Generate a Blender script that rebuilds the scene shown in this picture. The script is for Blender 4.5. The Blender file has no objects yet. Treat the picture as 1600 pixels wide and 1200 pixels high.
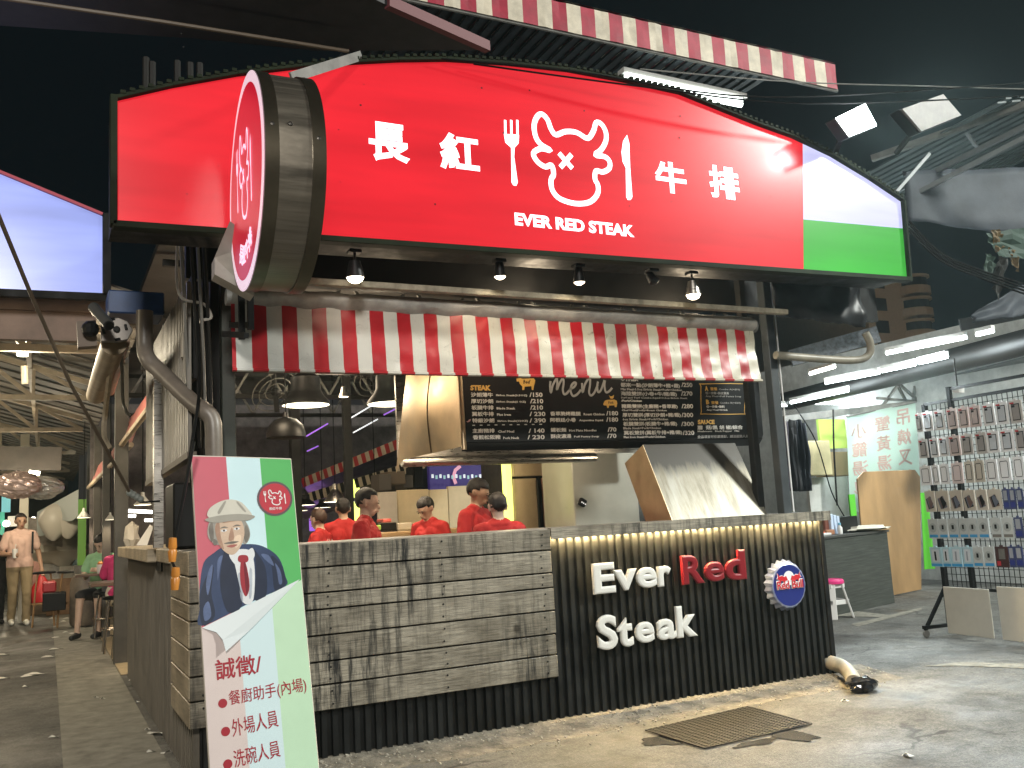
import bpy, bmesh, math, random
from mathutils import Vector as V, Matrix
from math import sin, cos, pi, radians, sqrt, atan2
random.seed(7)
sc = bpy.context.scene
COL = sc.collection

# ------------------------------------------------------------------ camera, world, exposure
FPX, CAMH = 1447.317, 1.25
_p, _r, _y = radians(8.11365), radians(-3.13763), radians(26.82097)
FW = V((sin(_y)*cos(_p), cos(_y)*cos(_p), sin(_p)))
_rt = V((cos(_y), -sin(_y), 0)); _up = _rt.cross(FW)
RT = cos(_r)*_rt + sin(_r)*_up
UP = -sin(_r)*_rt + cos(_r)*_up
CO = V((0, 0, CAMH))
cam = bpy.data.cameras.new('camera'); cam.sensor_width = 36; cam.lens = FPX/1600*36
cam.clip_start = .05; cam.clip_end = 500
camo = bpy.data.objects.new('camera', cam); COL.objects.link(camo); sc.camera = camo
camo.matrix_world = Matrix(((RT.x, UP.x, -FW.x, 0), (RT.y, UP.y, -FW.y, 0), (RT.z, UP.z, -FW.z, CAMH), (0, 0, 0, 1)))

w = bpy.data.worlds.new('World'); sc.world = w; w.use_nodes = True
nt = w.node_tree; bg = nt.nodes['Background']
bg.inputs[0].default_value = (.20, .40, .56, 1); bg.inputs[1].default_value = .009   # night sky over the city
sc.view_settings.view_transform = 'Standard'; sc.view_settings.look = 'None'
sc.view_settings.exposure = 0; sc.view_settings.gamma = 1
cy = sc.cycles
cy.use_denoising = True; cy.max_bounces = 6; cy.diffuse_bounces = 3; cy.glossy_bounces = 3
cy.transmission_bounces = 4; cy.transparent_max_bounces = 6
cy.sample_clamp_indirect = 3; cy.sample_clamp_direct = 30; cy.caustics_reflective = False; cy.caustics_refractive = False
cy.use_adaptive_sampling = True; cy.adaptive_threshold = .02

def lamp(name, kind, loc, power, col=(1, 1, 1), size=.1, aim=None, spot=60, blend=.5):
    l = bpy.data.lights.new(name, kind); l.energy = power; l.color = col
    if kind == 'AREA': l.size = size
    else: l.shadow_soft_size = size
    if kind == 'SPOT': l.spot_size = radians(spot); l.spot_blend = blend
    o = bpy.data.objects.new(name, l); o.location = loc; COL.objects.link(o)
    if aim is not None: o.rotation_euler = (V(aim)-V(loc)).to_track_quat('-Z', 'Y').to_euler()
    return o
WARM, COOL, NEUT = (1, .80, .55), (.86, .97, 1), (1, .93, .82)
# added area lamps standing in for unseen stall lights behind the photographer
lamp('street_fill', 'AREA', (-1.4, -4.2, 5.4), 690, (1, .96, .89), 1.2, (2.2, 5, .4))
lamp('street_fill', 'AREA', (14.0, -3.0, 9.2), 2700, (.97, 1, .93), 1.0, (5.5, 4.0, 0))

# ------------------------------------------------------------------ helpers
def at(px, py, x=None, y=None, z=None, d=None, pl=None):
    """point of the place seen at photo pixel (px, py) on a plane of known x, y, z, depth or (point, normal)"""
    r = (px-800)/FPX*RT-(py-600)/FPX*UP+FW
    if x is not None: t = x/r.x
    elif y is not None: t = y/r.y
    elif z is not None: t = (z-CAMH)/r.z
    elif pl is not None: t = (V(pl[0])-CO).dot(pl[1])/r.dot(pl[1])
    else: t = d
    return CO+r*t

def lin(c):
    f = lambda u: u/12.92 if u <= .04045 else ((u+.055)/1.055)**2.4
    return tuple(f(u/255) for u in c)

MATS = {}
def M(name, col=(.5, .5, .5), rough=.6, metal=0, var=0, vs=6, bump=0, bs=40, emit=0, spec=None, stretch=(1, 1, 1), alpha=1, trans=0, rv=0):
    if name in MATS: return MATS[name]
    m = bpy.data.materials.new(name); m.use_nodes = True; MATS[name] = m
    n = m.node_tree.nodes; L = m.node_tree.links; b = n['Principled BSDF']
    c4 = (*col, 1)
    b.inputs['Base Color'].default_value = c4; b.inputs['Roughness'].default_value = rough; b.inputs['Metallic'].default_value = metal
    if spec is not None: b.inputs['Specular IOR Level'].default_value = spec
    if alpha < 1: b.inputs['Alpha'].default_value = alpha
    if trans: b.inputs['Transmission Weight'].default_value = trans
    if emit:
        b.inputs['Emission Color'].default_value = c4; b.inputs['Emission Strength'].default_value = emit
    if var or bump or rv:
        tc = n.new('ShaderNodeTexCoord'); mp = n.new('ShaderNodeMapping'); mp.inputs['Scale'].default_value = stretch
        L.new(tc.outputs['Object'], mp.inputs[0])
    if var or rv:
        nz = n.new('ShaderNodeTexNoise'); nz.inputs['Scale'].default_value = vs; nz.inputs['Detail'].default_value = 8; nz.inputs['Roughness'].default_value = .65
        L.new(mp.outputs[0], nz.inputs['Vector'])
    if var:
        cr = n.new('ShaderNodeValToRGB'); cr.color_ramp.elements[0].position = .3; cr.color_ramp.elements[1].position = .72
        cr.color_ramp.elements[0].color = (*[max(0, u*(1-var)) for u in col], 1); cr.color_ramp.elements[1].color = (*[min(1, u*(1+var)) for u in col], 1)
        L.new(nz.outputs[0], cr.inputs[0]); L.new(cr.outputs[0], b.inputs['Base Color'])
    if rv:
        mr = n.new('ShaderNodeMapRange'); mr.inputs[1].default_value = .35; mr.inputs[2].default_value = .65
        mr.inputs[3].default_value = max(.02, rough-rv); mr.inputs[4].default_value = min(1, rough+rv)
        L.new(nz.outputs[0], mr.inputs[0]); L.new(mr.outputs[0], b.inputs['Roughness'])
    if bump:
        n2 = n.new('ShaderNodeTexNoise'); n2.inputs['Scale'].default_value = bs; n2.inputs['Detail'].default_value = 5
        L.new(mp.outputs[0], n2.inputs['Vector'])
        bp = n.new('ShaderNodeBump'); bp.inputs['Strength'].default_value = bump; bp.inputs['Distance'].default_value = .01
        L.new(n2.outputs[0], bp.inputs['Height']); L.new(bp.outputs[0], b.inputs['Normal'])
    return m

def root_loc(o):
    l = V((0, 0, 0))
    while o is not None:
        l = l+o.location; o = o.parent
    return l

class MB:
    def __init__(s): s.v = []; s.f = []; s.m = []
    def face(s, pts, m=0):
        k = len(s.v); s.v += [V(p) for p in pts]; s.f.append(list(range(k, k+len(pts)))); s.m.append(m); return s
    def add(s, vs, fs, m=0):
        k = len(s.v); s.v += [V(p) for p in vs]; s.f += [[i+k for i in f] for f in fs]; s.m += [m]*len(fs); return s
    def frame(s, c, ax, h, m=0):
        c = V(c); a = [V(q)*e for q, e in zip(ax, h)]
        vs = [c+i*a[0]+j*a[1]+k*a[2] for k in (-1, 1) for j in (-1, 1) for i in (-1, 1)]
        return s.add(vs, [(0, 2, 3, 1), (4, 5, 7, 6), (0, 1, 5, 4), (2, 6, 7, 3), (0, 4, 6, 2), (1, 3, 7, 5)], m)
    def box(s, a, b, m=0):
        a, b = V(a), V(b); h = (b-a)/2
        return s.frame((a+b)/2, ((1, 0, 0), (0, 1, 0), (0, 0, 1)), [abs(u) for u in h], m)
    def bar(s, p, q, wd, ht=None, m=0, up=(0, 0, 1)):
        p, q = V(p), V(q); d = (q-p); l = d.length; d.normalize()
        u = V(up); sd = d.cross(u)
        if sd.length < 1e-4: sd = d.cross(V((0, 1, 0)))
        sd.normalize(); u = sd.cross(d)
        return s.frame((p+q)/2, (d, sd, u), (l/2, wd/2, (ht or wd)/2), m)
    def tube(s, pts, r, n=8, m=0, cap=True):
        pts = [V(p) for p in pts]; rs = r if isinstance(r, (list, tuple)) else [r]*len(pts)
        k = len(s.v); pu = None
        for i, p in enumerate(pts):
            d = (pts[min(i+1, len(pts)-1)]-pts[max(i-1, 0)]).normalized()
            if pu is None:
                pu = d.orthogonal().normalized()
            u = (pu-d*pu.dot(d)); u = u.normalized() if u.length > 1e-5 else d.orthogonal().normalized(); pu = u
            w2 = d.cross(u)
            for j in range(n):
                a = 2*pi*j/n; s.v.append(p+(u*cos(a)+w2*sin(a))*rs[i])
        for i in range(len(pts)-1):
            for j in range(n):
                a = k+i*n+j; b = k+i*n+(j+1) % n
                s.f.append([a, b, b+n, a+n]); s.m.append(m)
        if cap:
            s.f.append([k+j for j in range(n)][::-1]); s.m.append(m)
            e = k+(len(pts)-1)*n; s.f.append([e+j for j in range(n)]); s.m.append(m)
        return s
    def lathe(s, prof, o, ax=(0, 0, 1), n=20, m=0, a0=0):
        o = V(o); ax = V(ax).normalized(); u = ax.orthogonal().normalized(); w2 = ax.cross(u); k = len(s.v)
        for r, h in prof:
            for j in range(n):
                a = 2*pi*j/n+a0; s.v.append(o+ax*h+(u*cos(a)+w2*sin(a))*max(r, 1e-5))
        for i in range(len(prof)-1):
            for j in range(n):
                a = k+i*n+j; b = k+i*n+(j+1) % n
                s.f.append([a, b, b+n, a+n]); s.m.append(m)
        return s
    def ball(s, c, r, n=12, m=0, ax=None):
        r = r if isinstance(r, (list, tuple)) else (r, r, r); k = len(s.v); h = n//2
        c = V(c)
        for i in range(h+1):
            t = pi*i/h
            for j in range(n):
                a = 2*pi*j/n; q = V((sin(t)*cos(a)*r[0], sin(t)*sin(a)*r[1], cos(t)*r[2]))
                if ax is not None: q = ax @ q
                s.v.append(c+q)
        for i in range(h):
            for j in range(n):
                a = k+i*n+j; b = k+i*n+(j+1) % n
                s.f.append([a, a+n, b+n, b]); s.m.append(m)
        return s
    def prism(s, poly, off, m=0, sides=True, back=True, ms=None):
        off = V(off); P = [V(p) for p in poly]; n = len(P); k = len(s.v)
        s.v += P+[p+off for p in P]
        s.f.append(list(range(k, k+n))); s.m.append(m)
        if back: s.f.append([k+n+i for i in range(n)][::-1]); s.m.append(ms if ms is not None else m)
        if sides:
            for i in range(n):
                j = (i+1) % n; s.f.append([k+i, k+n+i, k+n+j, k+j]); s.m.append(ms if ms is not None else m)
        return s
    def grid(s, fn, nu, nv, m=0):
        k = len(s.v)
        for i in range(nu+1):
            for j in range(nv+1): s.v.append(V(fn(i/nu, j/nv)))
        for i in range(nu):
            for j in range(nv):
                a = k+i*(nv+1)+j; s.f.append([a, a+nv+1, a+nv+2, a+1]); s.m.append(m(i, j) if callable(m) else m)
        return s
    def build(s, name, mats, parent=None, smooth=False, bev=0, solid=0, fix=True):
        o0 = root_loc(parent) if parent is not None else getattr(s, 'org', V((0, 0, 0)))
        me = bpy.data.meshes.new(name); me.from_pydata([p-o0 for p in s.v], [], s.f)
        for m in (mats if isinstance(mats, (list, tuple)) else [mats]): me.materials.append(m)
        me.polygons.foreach_set('material_index', s.m)
        if fix:
            bm = bmesh.new(); bm.from_mesh(me)
            bmesh.ops.recalc_face_normals(bm, faces=bm.faces); bm.to_mesh(me); bm.free()
        if smooth:
            me.polygons.foreach_set('use_smooth', [True]*len(me.polygons))
            me.set_sharp_from_angle(angle=radians(40))
        me.update()
        o = bpy.data.objects.new(name, me); COL.objects.link(o)
        if parent is not None: o.parent = parent
        else: o.location = o0
        if bev:
            md = o.modifiers.new('Bevel', 'BEVEL'); md.width = bev; md.segments = 1; md.limit_method = 'ANGLE'
        if solid:
            md = o.modifiers.new('Solid', 'SOLIDIFY'); md.thickness = solid
        return o

def tag(o, label=None, cat=None, group=None, kind=None):
    if label: o['label'] = label
    if cat: o['category'] = cat
    if group: o['group'] = group
    if kind: o['kind'] = kind
    return o
def thing(name, label, cat, loc=(0, 0, 0), group=None):
    o = bpy.data.objects.new(name, None); o.empty_display_size = .1; COL.objects.link(o); o.location = V(loc)
    return tag(o, label, cat, group)
def solo(mb, name, mats, label, cat, group=None, org=None, **k):
    mb.org = V(org) if org is not None else V((0, 0, 0))
    return tag(mb.build(name, mats, None, **k), label, cat, group)
def copy_tree(o, loc=None, parent=None):
    c = o.copy(); COL.objects.link(c)
    if parent is not None: c.parent = parent
    if loc is not None: c.location = V(loc)
    for ch in list(o.children): copy_tree(ch, None, c)
    return c

def glyphs(s, bold=0, res=2, space=1, ext=0):
    c = bpy.data.curves.new('t', 'FONT'); c.body = s; c.size = 1; c.resolution_u = res; c.space_character = space
    c.extrude = ext; c.bevel_depth = bold; c.bevel_resolution = 0 if bold < .03 else 1
    o = bpy.data.objects.new('t', c); me = bpy.data.meshes.new_from_object(o)
    vs = [v.co.copy() for v in me.vertices]; fs = [list(p.vertices) for p in me.polygons]
    bpy.data.objects.remove(o); bpy.data.curves.remove(c); bpy.data.meshes.remove(me)
    return vs, fs
def text(s, p0, p1, h, mat, parent, name='lettering', bold=.02, up=None, nrm=(0, -1, 0), depth=.0008, res=2, space=1, mb=None, ext=0, shear=0, mi=0):
    """lettering whose lower left is p0, lower right p1, height h; lies on the surface facing nrm"""
    p0, p1 = V(p0), V(p1); ex = p1-p0; W = ex.length; ex.normalize(); nrm = V(nrm).normalized()
    u = V(up) if up is not None else nrm.cross(ex)
    vs, fs = glyphs(s, bold, res, space, ext)
    x0 = min(v.x for v in vs); x1 = max(v.x for v in vs); y0 = min(v.y for v in vs); y1 = max(v.y for v in vs)
    z0 = min(v.z for v in vs); z1 = max(v.z for v in vs); zr = max(z1-z0, 1e-6)
    out = [p0+ex*((v.x-x0)/(x1-x0)*W+shear*(v.y-y0)/(y1-y0)*h)+u*((v.y-y0)/(y1-y0)*h)+nrm*((v.z-z0)/zr*depth+.0006) for v in vs]
    own = mb is None
    if own: mb = MB()
    mb.add(out, fs, mi)
    if own: return mb.build(name, mat, parent, fix=False)

def smooth_closed(pts, k=4, closed=True):
    n = len(pts); out = []
    rng = range(n) if closed else range(n-1)
    for i in rng:
        g = lambda j: V(pts[j % n]) if closed else V(pts[max(0, min(n-1, j))])
        a, b, c, d = g(i-1), g(i), g(i+1), g(i+2)
        for q in range(k):
            t = q/k
            out.append(.5*((2*b)+(c-a)*t+(2*a-5*b+4*c-d)*t*t+(3*b-a-3*c+d)*t**3))
    if not closed: out.append(V(pts[-1]))
    return out
def ribbon(mb, pts, wd, nrm, closed=False, depth=.002, m=0):
    """flat stroke following pts, lying on a surface facing nrm"""
    nrm = V(nrm).normalized(); P = [V(p) for p in pts]; n = len(P); L = []; R = []
    for i in range(n):
        a = P[(i-1) % n] if closed or i > 0 else P[i]; b = P[(i+1) % n] if closed or i < n-1 else P[i]
        t = (b-a).normalized(); s = nrm.cross(t).normalized()
        L.append(P[i]+s*wd/2+nrm*depth); R.append(P[i]-s*wd/2+nrm*depth)
    k = len(mb.v); mb.v += L+R
    for i in range(n if closed else n-1):
        j = (i+1) % n; mb.f.append([k+i, k+j, k+n+j, k+n+i]); mb.m.append(m)
    return mb
def disc(mb, c, r, nrm, n=24, m=0, off=.001, sx=1):
    nrm = V(nrm).normalized(); c = V(c)+nrm*off
    u = V((0, 0, 1)).cross(nrm); u = u.normalized() if u.length > 1e-3 else V((1, 0, 0)); w2 = nrm.cross(u)
    mb.face([c+u*cos(2*pi*i/n)*r*sx+w2*sin(2*pi*i/n)*r for i in range(n)], m)
    return mb
def rnd(a, b): return random.uniform(a, b)
def nz(x, y=0., z=0.):
    from mathutils import noise
    return noise.noise(V((x, y, z)))

# ------------------------------------------------------------------ materials
def wood_mat(name, c1, c2, dark, drip=1.0):
    m = bpy.data.materials.new(name); m.use_nodes = True; MATS[name] = m
    n = m.node_tree.nodes; L = m.node_tree.links; b = n['Principled BSDF']
    tc = n.new('ShaderNodeTexCoord'); oi = n.new('ShaderNodeObjectInfo')
    ad = n.new('ShaderNodeVectorMath'); ad.operation = 'MULTIPLY_ADD'; ad.inputs[1].default_value = (1, 1, 1)
    ad2 = n.new('ShaderNodeVectorMath'); ad2.operation = 'SCALE'; ad2.inputs['Scale'].default_value = 9.
    cmb = n.new('ShaderNodeCombineXYZ')
    L.new(oi.outputs['Random'], cmb.inputs[0]); L.new(oi.outputs['Random'], cmb.inputs[2]); L.new(cmb.outputs[0], ad2.inputs[0])
    L.new(tc.outputs['Object'], ad.inputs[0]); L.new(ad2.outputs[0], ad.inputs[2])
    def noise(scale, st, src=None, det=6, rg=.6, dist=0):
        mp = n.new('ShaderNodeMapping'); mp.inputs['Scale'].default_value = st
        L.new((src or ad).outputs[0] if src is not tc else tc.outputs['Object'], mp.inputs[0])
        k = n.new('ShaderNodeTexNoise'); k.inputs['Scale'].default_value = scale; k.inputs['Detail'].default_value = det
        k.inputs['Roughness'].default_value = rg; k.inputs['Distortion'].default_value = dist; L.new(mp.outputs[0], k.inputs['Vector']); return k
    def ramp(src, a, ca, bb, cb):
        r = n.new('ShaderNodeValToRGB'); e = r.color_ramp.elements; e[0].position = a; e[0].color = (*ca, 1); e[1].position = bb; e[1].color = (*cb, 1)
        L.new(src.outputs[0], r.inputs[0]); return r
    def mix(a, bb, fac, mode='MULTIPLY'):
        x = n.new('ShaderNodeMixRGB'); x.blend_type = mode
        L.new(a.outputs[0], x.inputs[1]); L.new(bb.outputs[0], x.inputs[2])
        if isinstance(fac, float): x.inputs[0].default_value = fac
        else: L.new(fac.outputs[0], x.inputs[0])
        return x
    grain = ramp(noise(9, (1, 1, 14), dist=.8), .32, c2, .68, c1)
    blot = ramp(noise(2.2, (1, 1, 1.6)), .34, (.33, .31, .28), .60, (1.05, 1.05, 1.05))
    x = mix(grain, blot, .75)
    drips = noise(16, (1.6, 1.6, .16), tc, 9, .72)      # dark vertical water stains
    where = noise(1.5, (1, 1, .5), tc, 2)
    dm = n.new('ShaderNodeMath'); dm.operation = 'MULTIPLY'
    r1 = ramp(drips, .46, (0, 0, 0), .60, (1, 1, 1)); r2 = ramp(where, .36, (.15, .15, .15), .58, (1, 1, 1))
    L.new(r1.outputs[0], dm.inputs[0]); L.new(r2.outputs[0], dm.inputs[1])
    dm2 = n.new('ShaderNodeMath'); dm2.operation = 'MULTIPLY'; dm2.inputs[1].default_value = drip; L.new(dm.outputs[0], dm2.inputs[0])
    dk = n.new('ShaderNodeRGB'); dk.outputs[0].default_value = (*dark, 1)
    y = mix(x, dk, dm2, 'MIX')
    crack = ramp(noise(5, (1, 1, 40), det=3), .37, (.25, .23, .2), .42, (1, 1, 1))
    y = mix(y, crack, .55)
    vo = n.new('ShaderNodeTexVoronoi'); vo.inputs['Scale'].default_value = 2.3; L.new(ad.outputs[0], vo.inputs['Vector'])
    kn = ramp(vo, .035, (.10, .08, .06), .075, (1, 1, 1)); y = mix(y, kn, .8)
    L.new(y.outputs[0], b.inputs['Base Color']); b.inputs['Roughness'].default_value = .42
    bp = n.new('ShaderNodeBump'); bp.inputs['Strength'].default_value = .45; bp.inputs['Distance'].default_value = .006
    L.new(y.outputs[0], bp.inputs['Height']); L.new(bp.outputs[0], b.inputs['Normal'])
    return m
PLANK = wood_mat('weathered_plank', (.37, .335, .265), (.165, .146, .112), (.014, .014, .013))
PLANKS = wood_mat('pale_plank', (.60, .50, .355), (.44, .36, .25), (.11, .085, .06), .35)  # pale lane-side wood; lane light is partly put into its colour

def asphalt():
    m = bpy.data.materials.new('asphalt'); m.use_nodes = True
    n = m.node_tree.nodes; L = m.node_tree.links; b = n['Principled BSDF']
    tc = n.new('ShaderNodeTexCoord')
    def noise(s, d=8, r=.6):
        k = n.new('ShaderNodeTexNoise'); k.inputs['Scale'].default_value = s; k.inputs['Detail'].default_value = d; k.inputs['Roughness'].default_value = r
        L.new(tc.outputs['Object'], k.inputs['Vector']); return k
    def ramp(src, *st):
        r = n.new('ShaderNodeValToRGB'); e = r.color_ramp.elements
        while len(e) < len(st): e.new(.5)
        for q, (p, c) in zip(e, st): q.position = p; q.color = (*c, 1)
        L.new(src.outputs[0], r.inputs[0]); return r
    def mix(a, c, f, mode):
        x = n.new('ShaderNodeMixRGB'); x.blend_type = mode; L.new(a.outputs[0], x.inputs[1]); L.new(c.outputs[0], x.inputs[2])
        if isinstance(f, float): x.inputs[0].default_value = f
        else: L.new(f.outputs[0], x.inputs[0])
        return x
    base = ramp(noise(.55), (.30, (.070, .069, .064)), (.5, (.146, .144, .134)), (.72, (.215, .211, .192)))
    mid = ramp(noise(4.5), (.28, (.55, .53, .5)), (.6, (1, 1, 1)))
    x = mix(base, mid, .8, 'MULTIPLY')
    gr = ramp(noise(95, 3), (.36, (.45, .43, .4)), (.52, (1, 1, 1)), (.72, (1.5, 1.45, 1.35)))
    x = mix(x, gr, .75, 'MULTIPLY')
    vo = n.new('ShaderNodeTexVoronoi'); vo.inputs['Scale'].default_value = 120; L.new(tc.outputs['Object'], vo.inputs['Vector'])
    sp = ramp(vo, (.0, (1, 1, 1)), (.16, (0, 0, 0)))
    ch = n.new('ShaderNodeRGB'); ch.outputs[0].default_value = (.42, .39, .33, 1)
    gate = ramp(noise(30, 2), (.52, (0, 0, 0)), (.6, (.8, .8, .8)))
    g2 = n.new('ShaderNodeMath'); g2.operation = 'MULTIPLY'; L.new(sp.outputs[0], g2.inputs[0]); L.new(gate.outputs[0], g2.inputs[1])
    x = mix(x, ch, g2, 'MIX')
    st = ramp(noise(1.7, 4), (.33, (.40, .38, .35)), (.44, (1, 1, 1))); x = mix(x, st, .7, 'MULTIPLY')
    blo = ramp(noise(11, 6, .75), (.34, (.52, .51, .49)), (.50, (1, 1, 1)), (.68, (1.22, 1.2, 1.15))); x = mix(x, blo, .9, 'MULTIPLY')
    fine = ramp(noise(42, 4, .8), (.36, (.55, .54, .52)), (.52, (1, 1, 1)), (.66, (1.35, 1.32, 1.25))); x = mix(x, fine, .9, 'MULTIPLY')
    # cracks: thin distorted cell edges, only in places
    dn = noise(3.2, 4); dv = n.new('ShaderNodeVectorMath'); dv.operation = 'MULTIPLY_ADD'; dv.inputs[1].default_value = (.35, .35, 0)
    L.new(dn.outputs['Color'], dv.inputs[0]); L.new(tc.outputs['Object'], dv.inputs[2])
    ve = n.new('ShaderNodeTexVoronoi'); ve.feature = 'DISTANCE_TO_EDGE'; ve.inputs['Scale'].default_value = .75; L.new(dv.outputs[0], ve.inputs['Vector'])
    ck = ramp(ve, (.003, (.25, .24, .22)), (.011, (1, 1, 1))); gt = ramp(noise(.9, 3), (.5, (0, 0, 0)), (.58, (1, 1, 1))); x = mix(x, ck, gt, 'MULTIPLY')
    L.new(x.outputs[0], b.inputs['Base Color'])
    rr = ramp(noise(1.3, 5), (.35, (.38, .38, .38)), (.6, (.8, .8, .8))); L.new(rr.outputs[0], b.inputs['Roughness'])
    bp = n.new('ShaderNodeBump'); bp.inputs['Strength'].default_value = .5; bp.inputs['Distance'].default_value = .008
    L.new(noise(110, 4).outputs[0], bp.inputs['Height']); L.new(bp.outputs[0], b.inputs['Normal'])
    return m
ASPH = asphalt()
CONC = M('rough_concrete', (.175, .155, .12), .85, var=.7, vs=11, bump=1, bs=50)
GUT = M('gutter_concrete', (.22, .21, .175), .7, var=.4, vs=7, bump=.3, bs=90)
BLK = M('black_steel', (.006, .006, .006), .6, spec=.18, var=.4, rv=.15)
DKS = M('dark_steel', (.016, .0155, .014), .6, spec=.2, var=.5, vs=9, rv=.15)
GREY = M('grey_steel', (.16, .155, .14), .5, var=.35, vs=8)
TRUS = M('truss_steel', (.27, .225, .16), .6, var=.3, vs=5)
RIB = M('ribbed_dark_sheet', (.0075, .0083, .0082), .42, spec=.35, var=.5, vs=5, rv=.12)
RIBS = M('ribbed_brown_sheet', (.15, .13, .10), .42, var=.45, vs=7, rv=.1, stretch=(1, 1, .3))
STEEL = M('brushed_steel', (.55, .52, .47), .32, 1, var=.15, vs=10, stretch=(1, 1, 12), rv=.08)
BRASS = M('greasy_steel', (.50, .39, .25), .42, 1, var=.18, vs=5, rv=.08)
WHITE = M('white_paint', (.75, .75, .72), .5, var=.06)
WPLA = M('white_plastic', (.70, .70, .68), .4)
RED = M('red_paint', (.35, .012, .014), .4)
BLKP = M('black_plastic', (.006, .006, .006), .45, spec=.25)
TUBE = M('tube_glow', (1, .97, .86), emit=9)
TUBEC = M('tube_glow_cool', (.9, 1, 1), emit=10)
BULB = M('bulb_glow', (1, .85, .6), emit=12)
SKIN = M('skin', (.54, .35, .25), .5, var=.1, vs=20)
SKINL = M('skin_light', (.62, .44, .34), .5, var=.08, vs=20)
SKIND = M('skin_tanned', (.42, .255, .17), .5, var=.1, vs=20)
HAIR = M('black_hair', (.012, .009, .008), .4, bump=.5, bs=120, stretch=(4, 4, 1))
HAIRB = M('brown_hair', (.05, .022, .012), .45, bump=.5, bs=120)
EMIT = lambda name, c, s=1: M(name, lin(c), .35, emit=s)

# ------------------------------------------------------------------ ground and sky-side setting
g = MB().grid(lambda u, v: (-100+200*u, -60+200*v, 0), 8, 8); tag(g.build('ground', ASPH), kind='structure')
# gutter slab along the lane and the tiled dining floor
a0, a1 = at(170, 1166, z=.004), at(111, 960, z=.004)
d = (a1-a0).normalized()
gut = MB().box((.1, -1, -.1), (.62, 40, .004)); tag(gut.build('gutter_strip', GUT), kind='structure')
TILE = M('dining_floor_tile', (.42, .33, .20), .4, var=.2, vs=5)
fl = bpy.data.objects.new('dining_floor', None); COL.objects.link(fl); fl['kind'] = 'structure'
MB().box((.62, 9.5, -.1), (8, 20, .003)).build('screed', M('tile_joint', (.1, .085, .06), .8), fl)
tm = MB().box((0, 0, 0), (.592, .592, .013)); t0 = tm.build('tile', TILE, fl, bev=.003)
k = 0
for j in range(9):
    for i in range(5):
        o = t0 if k == 0 else t0.copy()
        if k: COL.objects.link(o)
        o.location = (.625+i*.6, 9.52+j*.6, 0+rnd(0, .001)); k += 1
# concrete apron sloping from the counter foot to the asphalt
def apron(u, v):
    x = .3+u*5.0; e = .34+.09*nz(x*1.7, 3)+.03*nz(x*9, 1)
    y = 5.12-v*(e+.05); zz = .055*(1-v)**1.3+.006*nz(x*7, y*7, 2)*(1 if v < .95 else 0)-(.006 if v > .97 else 0)
    return (x, y, zz)
tag(MB().grid(apron, 90, 8).build('concrete_apron', CONC, smooth=True), kind='structure')
def apron2(u, v):
    y = 5.1+u*1.6; e = .22+.07*nz(y*2, 9)
    return (5.0+(e)*v, y, .05*(1-v)**1.3-(.006 if v > .97 else 0))
tag(MB().grid(apron2, 30, 6).build('concrete_apron', CONC, smooth=True), kind='structure')
WET = M('wet_patch', (.062, .058, .05), .22, var=.4)
def blob(px, py, rx, ry, z, seed, n=64):
    c = at(px, py, z=z); return [c+V((cos(2*pi*i/n)*rx*(1+.45*nz(seed+cos(2*pi*i/n)*1.5, sin(2*pi*i/n)*1.5)+.12*nz(seed*2+cos(2*pi*i/n)*5, sin(2*pi*i/n)*5)), sin(2*pi*i/n)*ry*(1+.45*nz(seed+cos(2*pi*i/n)*1.5, sin(2*pi*i/n)*1.5)+.12*nz(seed*2+cos(2*pi*i/n)*5, sin(2*pi*i/n)*5)), 0)) for i in range(n)]
for i, (px, py, rx, ry) in enumerate(((1240, 1148, .10, .14), (1035, 1156, .12, .12), (1180, 1160, .14, .05))):
    tag(MB().face(blob(px, py, rx, ry, .004, i*5.3)).build('puddle', WET), ('dark wet stain off the far corner of the rubber mat', 'dark wet stain at the near end of the rubber mat', 'thin wet trickle along the front edge of the rubber mat')[i], 'puddle')
PAINT = M('worn_road_paint', (.24, .225, .185), .85, var=.5, vs=12, bump=.4, bs=90)
def mark(pts, z=.004):
    return tag(MB().face([at(*p, z=z) for p in pts]).build('road_marking', PAINT), kind='structure')
mark([(1330, 975), (1440, 949), (1440, 953), (1340, 979)]); mark([(1300, 962), (1340, 955), (1400, 962), (1400, 965)], .005)
mark([(1440, 1041), (1500, 1034), (1600, 1037), (1640, 1040), (1640, 1047), (1600, 1044), (1500, 1040)])
# ------------------------------------------------------------------ corrugated sheet
def corrug(mb, p, q, z0, z1, out, pitch=.06, dep=.022, zt=None, m=0):
    """ribbed sheet from p to q (xy), ribs towards out"""
    p, q, out = V((*p, 0)), V((*q, 0)), V((*out, 0)); L = (q-p).length; d = (q-p)/L; n = max(2, round(L/pitch)); pw = L/n
    pr = []
    for i in range(n):
        for f, o in ((0, 0), (.18, 0), (.26, 1), (.74, 1), (.82, 0)):
            pr.append(p+d*(i+f)*pw+out*o*dep)
    pr.append(q)
    k = len(mb.v)
    for i, c in enumerate(pr):
        t = i/(len(pr)-1); a = z0[0]+(z0[1]-z0[0])*t if isinstance(z0, tuple) else z0; b = z1[0]+(z1[1]-z1[0])*t if isinstance(z1, tuple) else z1
        mb.v += [V((c.x, c.y, a)), V((c.x, c.y, b))]
    for i in range(len(pr)-1):
        mb.f.append([k+2*i, k+2*i+2, k+2*i+3, k+2*i+1]); mb.m.append(m)
    return mb

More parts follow.
